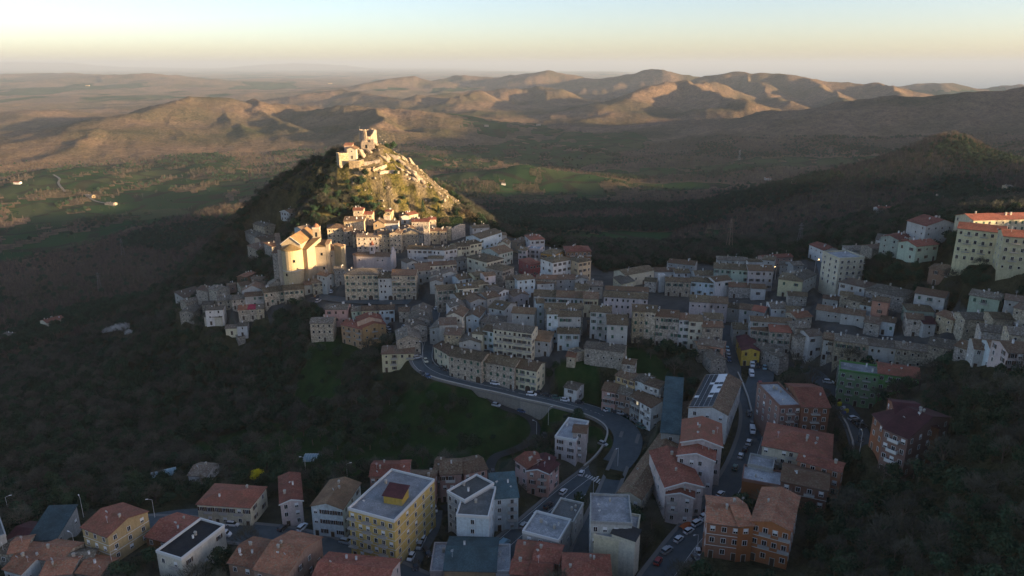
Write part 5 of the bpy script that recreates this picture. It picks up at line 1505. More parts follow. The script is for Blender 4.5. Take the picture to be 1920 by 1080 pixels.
# apse: half round with a band and a half cone roof
def apse(put, cx, cy, r, z0, z1, wall, rc, seg=12, roofh=3.0, band=True):
    v, f = [], []
    for i in range(seg + 1):
        a = math.pi + math.pi * i / seg
        v += [(cx + r * math.cos(a), cy + r * math.sin(a), z0), (cx + r * math.cos(a), cy + r * math.sin(a), z1)]
    for i in range(seg): f.append((2 * i, 2 * i + 2, 2 * i + 3, 2 * i + 1))
    put('apse_wall', mesh('apse_wall', v, f, [WALL[wall]]), 0, 0, 0)
    v, f = [(cx, cy, z1 + roofh)], []
    for i in range(seg + 1):
        a = math.pi + math.pi * i / seg
        v.append((cx + (r + .4) * math.cos(a), cy + (r + .4) * math.sin(a), z1 + .1))
    for i in range(seg): f.append((0, i + 1, i + 2))
    V_, F_ = solid(v, f, .3); put('apse_roof', mesh('apse_roof', V_, F_, [ROOF[rc]]), 0, 0, 0)
    if band:
        v, f = [], []
        for i in range(seg + 1):
            a = math.pi + math.pi * i / seg
            for rr, zz in ((r + .02, -.3), (r + .22, -.25), (r + .22, .2), (r + .02, .25)):
                v.append((cx + rr * math.cos(a), cy + rr * math.sin(a), (z0 + z1) * .5 + 3 + zz))
        for i in range(seg):
            for k in range(3): f.append((4 * i + k, 4 * i + 4 + k, 4 * i + 5 + k, 4 * i + 1 + k))
        put('string_course', mesh('string_course', v, f, [M_sill]), 0, 0, 0)
apse(put, W0 / 2, .5, W0 * .5 + .2, -4, 26.2, 'ch', 'oc')
v, f, mi = [], [], []; box(v, f, mi, -.6, .6, -.05, .05, -.8, .8); DARKW = mesh('window', v, f, [M_glass], mi)
for (a, z) in ((250, 12), (300, 20)):
    rr = W0 * .5 + .24; aa_ = R(a)
    put('window', DARKW, W0 / 2 + rr * math.cos(aa_), .5 + rr * math.sin(aa_), z, aa_ + math.pi / 2)
vol(K, 540, 592, 592, 588, 44, 26, 22, 's', 'ch', 'br', ch, opts='xc')
vol(K, 474, 635, 540, 636, 41, 22, 15, 's', 'st', 'br', ch, opts='xc')
r1_, _, p1 = vol(K, 846, 584, 912, 592, 43.5, 25, 13, 's', 'ch', 'oc', ch, opts='xc', pitch=.5)
r2_, _, p2 = vol(K, 990, 556, 1148, 556, 43.5, 25, 15, 'x', 'ch', 'oc', ch, opts='xc')
for (x, z) in ((4.8, 20.5), (5.6, 12)): p2('window', DARKW, x, -.01, z)
vol(K, 1150, 524, 1188, 524, 45, 26, 6, 's', 'ch', 'tn', ch, opts='xc')
r3_, _, p3 = vol(K, 1192, 600, 1342, 600, 40.5, 21, 13, 'x', 'ch', 'br', ch, opts='xc')
for x in (1.5, 4.2, 7): p3('window', WIN['s'], x, 0, 17.5)
vol(K, 1344, 560, 1388, 545, 43, 24, 5, 's', 'ch', 'tn', ch, opts='xc')
rt, rr_, pt_ = vol(K, 982, 332, 1070, 330, 53.0, 34, 4.6, 'p', 'ch', 'tn', ch, opts='xc')
wT = (pt_z(*K(1070, 330), 53) - pt_z(*K(982, 332), 53)).length
def arch_open(w, h):
    v, f, mi = [], [], []; n = 7
    pts_ = [(-w / 2, 0), (w / 2, 0), (w / 2, h - w / 2)] + [(w / 2 * math.cos(math.pi * i / n), h - w / 2 + w / 2 * math.sin(math.pi * i / n)) for i in range(1, n)] + [(-w / 2, h - w / 2)]
    v = [(x, -.04, z) for x, z in pts_]; f = [tuple(range(len(v)))]; k = len(v)
    v += [(x, .05, z) for x, z in pts_]
    for i in range(k): f.append((i, k + i, k + (i + 1) % k, (i + 1) % k))
    return mesh('belfry_opening', v, f, [M_glass])
AO = arch_open(1.2, 2.8)
for z in (29.2, 24.4):
    pt_('belfry_opening', AO, wT / 2, 0, z); pt_('belfry_opening', AO, wT, 2.3, z, math.pi / 2)
def dome(nm, r, h, mat, n=10, m=5, taper=1):
    v, f = [], []
    for j in range(m + 1):
        a = math.pi / 2 * j / m
        rr = max(r * math.cos(a) ** taper, .05)
        for i in range(n): v.append((rr * math.cos(6.2832 * i / n), rr * math.sin(6.2832 * i / n), h * math.sin(a)))
    for j in range(m):
        for i in range(n): f.append((j * n + i, j * n + (i + 1) % n, (j + 1) * n + (i + 1) % n, (j + 1) * n + i))
    return mesh(nm, v, f, [mat])
pt_('cupola', dome('cupola', wT * .43, 2.6, ROOF['or']), wT / 2, 2.3, 34.2)
v, f = [], []; tube(v, f, (0, 0, 0), (0, 0, 1.6), .08, .04, 5); pt_('cross', mesh('cross', v, f, [M_metal]), wT / 2, 2.3, 36.8)

# ------------------------------------------------------------------ small church with red spire
zc = hit(*Lb(380, 678), 9).z
sc, scr, put = vol(Lb, 190, 674, 625, 682, zc, 9, 9, 'x', 'lp', 'br', None, 'church', 'small pink church with a slender belfry and red cone spire', 'church', opts='xc')
WS = (pt_z(*Lb(625, 682), zc) - pt_z(*Lb(190, 674), zc)).length
v, f = [], []
pg = [(0, 0), (-2.6, 2.0), (-3.4, 4.5), (-2.6, 7), (0, 9)]
for x, y in pg: v += [(x, y, -3), (x, y, 9)]
for i in range(4): f.append((2 * i + 2, 2 * i, 2 * i + 1, 2 * i + 3))
put('apse_wall', mesh('apse_wall', v, f, [WALL['lp']]), 0, 0, 0)
v = [(0, 4.5, 10.4)] + [(x * 1.1, y, 9.1) for x, y in pg]; V_, F_ = solid(v, [(0, i + 2, i + 1) for i in range(4)], .25)
put('apse_roof', mesh('apse_roof', V_, F_, [ROOF['br']]), 0, 0, 0)
v, f, mi = [], [], []; box(v, f, mi, WS, WS + .8, -1.2, 10.2, -2, 10.2); box(v, f, mi, WS + .003, WS + .78, 1.5, 7.5, 10.2, 12.2); box(v, f, mi, WS + .005, WS + .76, 3, 6, 12.2, 13.4)
put('facade', mesh('facade', v, f, [WALL['lp']], mi), 0, 0, 0)
for x in (WS * .62, WS * .76, WS * .08): put('window', WIN['s'], x, 0, 6.6)
xb = WS * .36
v, f, mi = [], [], []; box(v, f, mi, xb, xb + 2.9, 2.5, 5.2, 5, 14.6); box(v, f, mi, xb - .15, xb + 3.05, 2.35, 5.35, 14.6, 14.9)
put('belfry', mesh('belfry', v, f, [WALL['lp']], mi), 0, 0, 0)
v, f = [], []; tube(v, f, (0, 0, 0), (0, 0, 3.0), 1.3, .06, 8)
put('spire', mesh('spire', v, f, [ROOF['rd']]), xb + 1.45, 3.85, 14.9)
put('belfry_opening', arch_open(.9, 2.2), xb + 1.45, 2.5, 11.6); put('belfry_opening', arch_open(.8, 2.2), xb + 2.9, 3.85, 11.6, math.pi / 2)

# ------------------------------------------------------------------ clock tower, round tower, old wall, hedge
zt = hit(*Lb(1072, 400), 0).z
ct, _, put = vol(Lb, 1037, 240, 1108, 240, zt + 15.5, 15.5, 4.8, 's', 'lt', 'rd', None, 'clock_tower', 'slim square clock tower with a round dial facing the drone', 'tower', opts='xc')
wC = (pt_z(*Lb(1108, 240), zt + 15.5) - pt_z(*Lb(1037, 240), zt + 15.5)).length
v = [(0, -.1, 0)] + [(math.cos(i * .5236) * 1.15, -.1, math.sin(i * .5236) * 1.15) for i in range(12)] + [(math.cos(i * .5236) * 1.15, .02, math.sin(i * .5236) * 1.15) for i in range(12)]
f = [(0, 1 + i, 1 + (i + 1) % 12) for i in range(12)] + [(1 + i, 13 + i, 13 + (i + 1) % 12, 1 + (i + 1) % 12) for i in range(12)]
put('clock_face', mesh('clock_face', v, f, [flat_mat('clock_dial', (.16, .15, .13))]), wC / 2, 0, 11.8)
v, f, mi = [], [], []; box(v, f, mi, -.05, .05, -.16, -.11, 0, .9); box(v, f, mi, 0, .6, -.16, -.11, -.04, .05)
put('clock_hands', mesh('clock_hands', v, f, [M_trim], mi), wC / 2, 0, 11.8)
p = hit(*Lb(1362, 470)); top = 9.0
v, f = [], []
n = 14
for z, r in ((-3, 2.1), (0, 2.0), (top - .6, 1.9), (top - .6, 2.05), (top, 2.05), (top, 1.6), (top - 1, 1.6)):
    for i in range(n): v.append((r * math.cos(6.2832 * i / n), r * math.sin(6.2832 * i / n), z))
for j in range(6):
    for i in range(n): f.append((j * n + i, j * n + (i + 1) % n, (j + 1) * n + (i + 1) % n, (j + 1) * n + i))
f.append(tuple(6 * n + i for i in range(n)))
t = thing('round_tower', 'stout round stone tower at the corner of the old wall below the hedge', 'tower', p)
link('tower_wall', mesh('tower_wall', v, f, [WALL['bs']]), t); KEEP.append((p.x, p.y, 5))
def wall_run(name, label, cat, px_line, h, thick, mat, blk=None, bottom=-2.5, coping=True, world=False, zs=None, ruin=0):
    P_ = px_line if world else [hit(*(blk(*q) if blk else q)) for q in px_line]
    o0 = Vector(P_[0]); t = thing(name, label, cat, o0)
    v, f = [], []; rg = random.Random(len(label))
    k = len(P_)
    fine = []
    for i in range(k - 1):
        a, b = Vector(P_[i]), Vector(P_[i + 1]); m_ = max(1, int((b - a).length / 3)) if ruin else 1
        for j in range(m_): fine.append(a + (b - a) * j / m_)
    fine.append(Vector(P_[-1])); P_ = fine; k = len(P_)
    for i, p in enumerate(P_):
        a = Vector(P_[max(i - 1, 0)]); b = Vector(P_[min(i + 1, k - 1)]); d = Vector((b.x - a.x, b.y - a.y, 0)).normalized(); n_ = Vector((-d.y, d.x, 0)) * thick / 2
        q = Vector(p) - o0; hh = h + (rg.uniform(-ruin, ruin) if ruin else 0)
        v += [tuple(q - n_ + Vector((0, 0, bottom))), tuple(q - n_ + Vector((0, 0, hh))), tuple(q + n_ + Vector((0, 0, hh))), tuple(q + n_ + Vector((0, 0, bottom)))]
    for i in range(k - 1):
        for j in range(3): f.append((4 * i + j, 4 * i + j + 1, 4 * i + 5 + j, 4 * i + 4 + j))
    f += [(0, 3, 2, 1), (4 * k - 4, 4 * k - 3, 4 * k - 2, 4 * k - 1)]
    link('masonry', mesh('masonry', v, f, [mat]), t)
    if coping and not ruin:
        v2, f2 = [], []
        for i, p in enumerate(P_):
            a = Vector(P_[max(i - 1, 0)]); b = Vector(P_[min(i + 1, k - 1)]); d = Vector((b.x - a.x, b.y - a.y, 0)).normalized(); n_ = Vector((-d.y, d.x, 0)) * (thick / 2 + .08)
            q = Vector(p) - o0
            v2 += [tuple(q - n_ + Vector((0, 0, h + .003))), tuple(q - n_ + Vector((0, 0, h + .15))), tuple(q + n_ + Vector((0, 0, h + .15))), tuple(q + n_ + Vector((0, 0, h + .003)))]
        for i in range(k - 1):
            for j in range(3): f2.append((4 * i + j, 4 * i + j + 1, 4 * i + 5 + j, 4 * i + 4 + j))
        link('coping', mesh('coping', v2, f2, [M_sill]), t)
    return t
wall_run('old_wall', 'high old stone wall with a gap toothed top right of the round tower', 'wall', [(1392, 478), (1450, 462), (1512, 440), (1562, 425)], 8.5, 1.2, WALL['bs'], Lb, ruin=.9)
def hedge_mesh(nm, L, D, H, n, mat, seed=3):
    rg = np.random.default_rng(seed); V, Fc = [], []
    for i in range(n):
        p = np.array([rg.uniform(0, L), rg.uniform(0, D), H * rg.uniform(.2, 1)])
        s_ = rg.integers(3)
        if s_ == 0: p[1] = rg.normal(0, .25)
        elif s_ == 1: p[2] = H + rg.normal(0, .2)
        else: p[0] = rg.choice([0, L]) + rg.normal(0, .25)
        a = rg.normal(0, 1, 3); a /= np.linalg.norm(a); b_ = np.cross(a, rg.normal(0, 1, 3)); b_ /= np.linalg.norm(b_); w = rg.uniform(.18, .45); k = len(V)
        V += [tuple(p - a * w), tuple(p + b_ * w), tuple(p + a * w), tuple(p - b_ * w)]; Fc.append((k, k + 1, k + 2, k + 3))
    v2, f2, m2 = [], [], []; box(v2, f2, m2, .2, L - .2, .2, D - .2, -1, H - .2)
    k = len(V); V += v2; Fc += [tuple(k + i for i in q) for q in f2]
    return mesh(nm, V, Fc, [mat])
A_, B_ = hit(*Lb(1215, 330)), hit(*Lb(1530, 318))
t = thing('hedge', 'tall clipped dark green hedge above the old stone wall', 'hedge', A_, math.atan2(B_.y - A_.y, B_.x - A_.x))
link('foliage', hedge_mesh('foliage', (B_ - A_).length, 5, 6.5, 2600, M_leaf), t)
KEEP.append(((A_.x + B_.x) / 2, (A_.y + B_.y) / 2, 12))

# ------------------------------------------------------------------ castle ruin and chapel on the summit
M_ruin = wall_mat('ruin_stone', (.42, .33, .22), 'stone')
cp = pt_y(*Cs(852, 300), 552); zb_ = gz(cp.x, cp.y) - 1.0
ztop = pt_y(*Cs(760, 130), 552).z
t = thing('castle_ruin', 'broken round castle keep with a ragged gap, crowning the rocky hill', 'castle ruin', (cp.x, cp.y, zb_))
Hk = ztop - zb_
def keep_top(a):   # a degrees, 270 faces the drone
    a %= 360
    if 268 < a < 290: return Hk * (.62 + .06 * math.sin(a * 2.1))
    if 290 <= a < 322: return Hk * (.66 + (a - 290) / 32 * .28 + .04 * math.sin(a))
    if 256 < a <= 268: return Hk + 1.1 - abs(a - 262) * .2
    return Hk + .35 * math.sin(a * .21) + .3 * math.sin(a * .5)
v, f = [], []; n = 60; ro, ri = 6.2, 4.5
for i in range(n):
    a = 360 * i / n; h_ = keep_top(a); c, s = math.cos(R(a)), math.sin(R(a)); w = 1 + .012 * math.sin(i * 2.3)
    v += [(ro * 1.08 * c, ro * 1.08 * s, -2), (ro * c * w, ro * s * w, h_), (ri * c, ri * s, h_ - .1), (ri * c, ri * s, -1)]
for i in range(n):
    j = (i + 1) % n
    for k in range(3): f.append((4 * i + k, 4 * j + k, 4 * j + k + 1, 4 * i + k + 1))
link('keep_wall', mesh('keep_wall', v, f, [M_ruin]), t)
v, f, mi = [], [], []; box(v, f, mi, -4.2, 5.4, -7.6, -4.8, -5, Hk * .36); box(v, f, mi, -3.6, -1.2, -7.2, -5, Hk * .36, Hk * .45); box(v, f, mi, 2.4, 5.0, -7.0, -4.9, Hk * .36, Hk * .52)
link('gatehouse', mesh('gatehouse', v, f, [M_ruin], mi), t)
v, f, mi = [], [], []; box(v, f, mi, -1.1, .5, -7.66, -7.5, .3, 2.9); link('doorway', mesh('doorway', v, f, [M_glass], mi), t)
v, f = [], []; tube(v, f, (-6.0, 0, Hk - 2), (-6.0, 0, Hk + 2.6), .05, .03, 5); link('mast', mesh('mast', v, f, [M_dish]), t)
KEEP.append((cp.x, cp.y, 12))
wall_run('ruined_wall', 'low grey ruined wall left of the castle keep', 'ruined wall', [pt_y(*Cs(x_, 430), 549) for x_ in (600, 660, 755)], 3.6, 1.0, M_ruin, world=True, bottom=-4, ruin=1.3)
zc2 = pt_y(*Cs(545, 470), 531).z
cc, _, put = vol(Cs, 470, 470, 628, 470, zc2, 7, 12, 'g', 'cr', 'tn', None, 'chapel', 'bright cream chapel on the shoulder of the castle hill, left of the keep', 'chapel', opts='xc', pitch=.45)
wCh = (pt_z(*Cs(628, 470), zc2) - pt_z(*Cs(470, 470), zc2)).length
put('door', DOOR, wCh * .55, -.02, .2); put('window', WIN['s'], wCh * .55, 0, 5.6)
vol(Cs, 425, 402, 560, 402, pt_y(*Cs(500, 402), 537).z, 12, 6, 's', 'pe', 'or', cc, opts='xc')
_, _, p5 = vol(Cs, 325, 560, 436, 560, pt_y(*Cs(380, 560), 532).z, 6, 8, 's', 'pe', 'or', cc, opts='xc')
p5('window', WIN['s'], 2.4, 0, 3.6)
vol(Cs, 284, 545, 330, 560, pt_y(*Cs(300, 550), 531).z, 9, 9, 'p', 'lt', 'tn', cc, opts='xc')
KEEP.append((pt_y(*Cs(470, 600), 534).x, 537, 14))
wall_run('terrace_wall', 'brownish arched terrace wall below the cream chapel', 'terrace wall', [(515, 770), (600, 775), (690, 775), (770, 750)], 4.2, 1.2, M_ruin, Cs)
for ln, lab in (([(690, 850), (780, 845), (900, 840)], 'short ruined wall in the middle of the castle terraces'), ([(770, 740), (900, 715), (1060, 700)], 'long pale terrace wall under the keep'),
                ([(950, 850), (1080, 820), (1170, 770)], 'curving ruined wall at the right of the castle terraces'), ([(610, 905), (740, 900), (905, 900)], 'lowest left wall of the castle terraces'),
                ([(1050, 905), (1200, 880), (1400, 890)], 'garden wall below the dark caves of the castle hill')):
    wall_run('ruined_wall', lab, 'ruined wall', ln, 1.9, .9, M_ruin, Cs, ruin=.5)

# rocks on the castle hill
M_rock = new_mat('limestone'); m, nt, b = M_rock; M_rock = m
geo = N(nt, 'ShaderNodeNewGeometry').outputs['Position']
rn = noise(nt, geo, .5, 7, .7)
nt.links.new(ramp(nt, rn, [(.3, (.16, .13, .09)), (.5, (.33, .27, .2)), (.7, (.48, .41, .31))]), b.inputs['Base Color'])
bm_ = N(nt, 'ShaderNodeBump', i_Strength=.9, i_Distance=.5); nt.links.new(rn, bm_.inputs['Height']); nt.links.new(bm_.outputs[0], b.inputs['Normal'])
def rock_mesh(seed):
    bm = bmesh.new(); bmesh.ops.create_icosphere(bm, subdivisions=2, radius=1); rg = np.random.default_rng(seed)
    o_ = rg.uniform(0, 50, 3)
    from mathutils import noise as mn
    pl = [(Vector(rg.normal(0, 1, 3)).normalized(), rg.uniform(.35, .75)) for _ in range(9)]
    for q in bm.verts:
        for n_, d_ in pl:
            k = q.co.dot(n_)
            if k > d_: q.co -= n_ * (k - d_) * .9
        q.co *= 1 + .25 * mn.noise(q.co * 1.7 + Vector(o_))
    me = bpy.data.meshes.new('rock'); bm.to_mesh(me); bm.free(); me.materials.append(M_rock); return me
ROCKS = [rock_mesh(s) for s in (1, 2, 3, 4, 5)]
rg = random.Random(4)
big = [(1000, 400), (1060, 250), (1100, 300), (1150, 340), (1240, 440), (1300, 460), (1350, 500), (1440, 540), (1500, 560), (1480, 640), (1560, 650), (1600, 700), (1420, 690), (1380, 620), (1540, 800), (1600, 860), (1560, 900), (1420, 820), (1320, 640), (960, 360), (700, 520), (740, 560), (880, 520), (1200, 620), (1130, 640), (1640, 900), (1700, 960), (1650, 1000), (1740, 1010), (1800, 1050)]
spots = []
for i, q in enumerate(big):
    p = hit(*Cs(*q)); s = rg.uniform(1.6, 3.4)
    o = link('rock_outcrop', ROCKS[i % 5], None, (p.x, p.y, p.z + s * .1)); o.scale = (s * rg.uniform(1.1, 1.9), s * rg.uniform(.5, .8), s * rg.uniform(.6, 1.0)); o.rotation_euler = (rg.uniform(-.2, .2), rg.uniform(.5, .9), rg.uniform(-.5, .3))
    o['label'] = 'pale limestone outcrop on the sunlit right flank of the castle hill'; o['category'] = 'rock'; o['group'] = 'limestone outcrops on the castle hill'
X, Y = scatter(16000, 470, 600, R(-20), R(1), 61)
rm = rock_mask(X, Y); cvv, Zc_ = cover_at(X, Y)
ok = (RNG.uniform(0, 1, len(X)) < .17 * rm * (.15 + 1.3 * (fbm(X / 10 + Y / 20, Y / 9, 3, 5) > .5))) & (Zc_ > 40) & (fbm(X / 5, Y / 5, 2, 9) > .42)
X, Y = X[ok], Y[ok]; Z = np.array([gz(x, y) for x, y in zip(X, Y)])
stuff_points('hillside_rocks', [o for o in COL.objects if o.name.startswith('rock_outcrop')][:5], X, Y, Z, .3 + RNG.uniform(0, 1, len(X)) ** 3 * 1.3, 'scattered limestone boulders on the castle hill')

# ------------------------------------------------------------------ level the ground under the houses, then the streets
def apply_pads():
    global TZ
    X_, Y_ = TX, TY
    r = np.hypot(X_, Y_)
    i0, i1 = np.searchsorted(RR, 150), np.searchsorted(RR, 620)
    sl = (slice(i0, i1), slice(len(az_l), len(az_l) + 860))
    x, y = X_[sl], Y_[sl]; z = TZ[sl].copy()
    wm = np.zeros(x.shape); zs = np.zeros(x.shape); ws = np.zeros(x.shape)
    for cor, zg, _ in PADS:
        cx = sum(c[0] for c in cor) / 4; cy = sum(c[1] for c in cor) / 4
        rad = max(math.hypot(c[0] - cx, c[1] - cy) for c in cor) + 7
        m_ = (np.abs(x - cx) < rad) & (np.abs(y - cy) < rad)
        if not m_.any(): continue
        ux, uy = cor[1][0] - cor[0][0], cor[1][1] - cor[0][1]; L = math.hypot(ux, uy); ux /= L; uy /= L
        vx, vy = cor[3][0] - cor[0][0], cor[3][1] - cor[0][1]; D_ = math.hypot(vx, vy); vx /= D_; vy /= D_
        a = (x[m_] - cx) * ux + (y[m_] - cy) * uy; b = (x[m_] - cx) * vx + (y[m_] - cy) * vy
        d = np.hypot(np.maximum(np.abs(a) - L / 2, 0), np.maximum(np.abs(b) - D_ / 2, 0))
        w = sstep(6.0, 1.2, d)
        zz = np.clip(zg, z[m_] - 9, z[m_] + 9)
        wm[m_] = np.maximum(wm[m_], w); zs[m_] += w ** 4 * zz; ws[m_] += w ** 4
    z = np.where(wm > 0, z * (1 - wm) + wm * zs / np.maximum(ws, 1e-9), z)
    TZ[sl] = z
    TZ[:] = flat_h(TX.ravel(), TY.ravel(), TZ.ravel()).reshape(TX.shape)
    co = np.stack([TX.ravel(), TY.ravel(), TZ.ravel()], 1).astype(np.float32)
    te.vertices.foreach_set('co', co.ravel()); te.update()
apply_pads()

M_asph, nt, b = new_mat('asphalt'); 
geo = N(nt, 'ShaderNodeNewGeometry').outputs['Position']
a1 = noise(nt, geo, .35, 5, .7); a2 = noise(nt, geo, 6, 3, .6)
c = mixc(nt, ramp(nt, a1, [(.35, 0.0), (.65, 1.0)]), (.055, .072, .08), (.085, .105, .115)); c = mixc(nt, ramp(nt, a2, [(.4, 0.0), (.7, .3)]), c, (.1, .115, .12))
nt.links.new(c, b.inputs['Base Color']); b.inputs['Roughness'].default_value = .75
M_shaded = flat_mat('shaded_asphalt', (.035, .04, .04), .85); M_pave = flat_mat('pavement', (.17, .165, .155), .85); M_line = flat_mat('road_paint', (.5, .5, .48), .7)  # the drive's asphalt is coloured darker to stand for tree shade
def offset_line(ln, d):
    out = []
    for i, p in enumerate(ln):
        a = ln[max(i - 1, 0)]; b_ = ln[min(i + 1, len(ln) - 1)]
        dx, dy = b_[0] - a[0], b_[1] - a[1]; L = math.hypot(dx, dy) + 1e-9
        out.append((p[0] - dy / L * d, p[1] + dx / L * d, p[2]))
    return out
def dense(ln, step=2.5):
    out = []
    for a, b_ in zip(ln[:-1], ln[1:]):
        n_ = max(1, int(math.hypot(b_[0] - a[0], b_[1] - a[1]) / step))
        for i in range(n_): out.append(tuple(a[k] + (b_[k] - a[k]) * i / n_ for k in range(3)))
    out.append(ln[-1]); return out
def ribbon(name, ln, l, r, dz, mat, parent=None, thick=0):
    L_, R__ = offset_line(ln, l), offset_line(ln, r); v, f = [], []
    for a, b_ in zip(L_, R__): v += [(a[0], a[1], a[2] + dz), (b_[0], b_[1], b_[2] + dz)]
    for i in range(len(ln) - 1): f.append((2 * i + 1, 2 * i + 3, 2 * i + 2, 2 * i))
    if thick: v, f = solid(v, f, thick)
    return link(name, mesh(name, v, f, [mat]), parent)
RNAMES = {'main': ('road', 'main road sweeping round the bend'), 'lower': ('road', 'narrow road beside the very long building'), 'right': ('road', 'street lined with parked cars at the right'), 'east': ('road', 'short street with a car park at the right'),
 'plaza': ('car_park', 'small car park behind the yellow house'), 'left': ('road', 'lower road at the left'), 'left_upper': ('path', 'path in front of the long cream house'), 'block': ('road', 'street beside the yellow tower'),
 'bend': ('road', 'wide apron of the road bend'), 'drive': ('drive', 'dark drive curling below the retaining wall'), 'terrace': ('car_park', 'terrace car park under the stone palace'), 'upper': ('road', 'street beside the five-storey yellow block')}
DL = {}
for k, (w, ln) in ROADW.items():
    d = DL[k] = dense(ln)
    wob = .05 + .02 * list(ROADW).index(k)
    o = ribbon(RNAMES[k][0], d, w / 2, -w / 2, wob, M_shaded if k == 'drive' else M_asph); o['kind'] = 'structure'; o['label'] = RNAMES[k][1]
for k in ('right', 'left', 'lower'):
    w, ln = ROADW[k]; d = DL[k]
    for s in (1, -1):
        a, b_ = (w / 2 + 1.3, w / 2 + .003) if s > 0 else (-w / 2 - .003, -w / 2 - 1.3)
        o = ribbon('pavement', d, a, b_, .2, M_pave, None, .35); o['kind'] = 'structure'
d = DL['main']; o = ribbon('pavement', d[:], -5.003, -6.1, .2, M_pave, None, .35); o['kind'] = 'structure'
for k, off in (('main', .06), ('main', -4.6), ('main', 4.6), ('right', 3.7)):
    o = ribbon('road_marking', DL[k], off + .09, off - .09, .05 + .02 * list(ROADW).index(k) + .006, M_line); o['kind'] = 'structure'
# retaining wall of the main road
main = DL['main']
pA, pB = hit(808, 694), hit(1108, 896)
iA = min(range(len(main)), key=lambda i: (main[i][0] - pA.x) ** 2 + (main[i][1] - pA.y) ** 2); iB = min(range(len(main)), key=lambda i: (main[i][0] - pB.x) ** 2 + (main[i][1] - pB.y) ** 2)
seg = main[iA:iB]
# outer side: the one nearer to the drone's left
o1 = offset_line(seg, 5.4); o2 = offset_line(seg, -5.4)
low = o1 if sum(gz(p[0], p[1]) for p in offset_line(seg, 9)) < sum(gz(p[0], p[1]) for p in offset_line(seg, -9)) else o2
M_conc = wall_mat('weathered_concrete', (.27, .25, .21))
for a, b_, lab in ((0, len(low) // 3, 'tall stained retaining wall under the roadside palazzo'), (len(low) // 3, 2 * len(low) // 3, 'middle of the stained retaining wall before the road bend'), (2 * len(low) // 3, len(low), 'low curved retaining wall round the road bend')):
    wall_run('retaining_wall', lab, 'retaining wall', [Vector(p) for p in low[a:b_ + 1 if b_ < len(low) else b_]], .85, .5, M_conc, world=True, bottom=-9)
wall_run('low_wall', 'low stone wall between the right street and the small car park', 'wall', [(1383, 702), (1392, 722), (1402, 748), (1409, 776)], 1.1, .4, M_conc)
wall_run('retaining_wall', 'high concrete wall dropping from the yard of the maroon roofed block', 'retaining wall', [(1574, 776), (1588, 800), (1598, 830), (1600, 862)], .9, .5, M_conc, bottom=-8)
# zebra crossing
def J(X_, Y_): return (800 + X_ / 3.375, 760 + Y_ / 3.375)
for i in range(7):
    c0 = J(1013 + i * 14.5, 447 + i * 7.2); p = hit(*c0); q = hit(*J(1013 + i * 14.5 + 8, 447 + i * 7.2 - 11))
    d_ = Vector((q.x - p.x, q.y - p.y, 0)).normalized(); n_ = Vector((-d_.y, d_.x, 0)) * .28
    P4 = [p - d_ * 1.4 - n_, p + d_ * 1.4 - n_, p + d_ * 1.4 + n_, p - d_ * 1.4 + n_]
    zz = max(p.z, gz(p.x, p.y)) + .35
    o = link('crossing_stripe', mesh('crossing_stripe', [(a.x, a.y, zz - .01) for a in P4], [(0, 1, 2, 3)], [M_line])); o['kind'] = 'structure'
# ------------------------------------------------------------------ cars
def paint(name, col, r=.3):
    return flat_mat('paint_' + name, col, r, .6)
PAINT = {'white': paint('white', (.72, .73, .75)), 'silver': paint('silver', (.35, .37, .39)), 'dark': paint('dark', (.025, .028, .035)), 'red': paint('red', (.32, .02, .025)), 'blue': paint('blue', (.03, .07, .16)),
         'lightblue': paint('light_blue', (.25, .42, .5)), 'yellow': paint('yellow', (.6, .5, .03)), 'cream': paint('cream', (.6, .55, .4)), 'green': paint('green', (.05, .12, .1)), 'grey': paint('grey', (.14, .15, .17))}
M_tyre = flat_mat('tyre_rubber', (.015, .015, .015), .9); M_rim = flat_mat('wheel_rim', (.4, .4, .42), .35, .5); M_hl = flat_mat('headlight_glass', (.75, .75, .7), .15, .7); M_tl = flat_mat('tail_light_glass', (.4, .02, .02), .2, .6)
M_cg = flat_mat('car_glass', (.01, .013, .017), .05, .8)
def loft(secs, mat, nm):   # secs: (x, halfwidth_bottom, halfwidth_top, zbottom, ztop)
    v, f = [], []
    for x, wb, wt, zb, zt in secs: v += [(x, -wb, zb), (x, -wb, (zb + zt) / 2), (x, -wt, zt), (x, wt, zt), (x, wb, (zb + zt) / 2), (x, wb, zb)]
    for i in range(len(secs) - 1):
        for k in range(5): f.append((6 * i + k, 6 * i + k + 1, 6 * i + 7 + k, 6 * i + 6 + k))
        f.append((6 * i + 5, 6 * i, 6 * i + 6, 6 * i + 11))
    f += [(0, 5, 4, 3, 2, 1), tuple(6 * (len(secs) - 1) + k for k in range(6))]
    return mesh(nm, v, f, [mat])
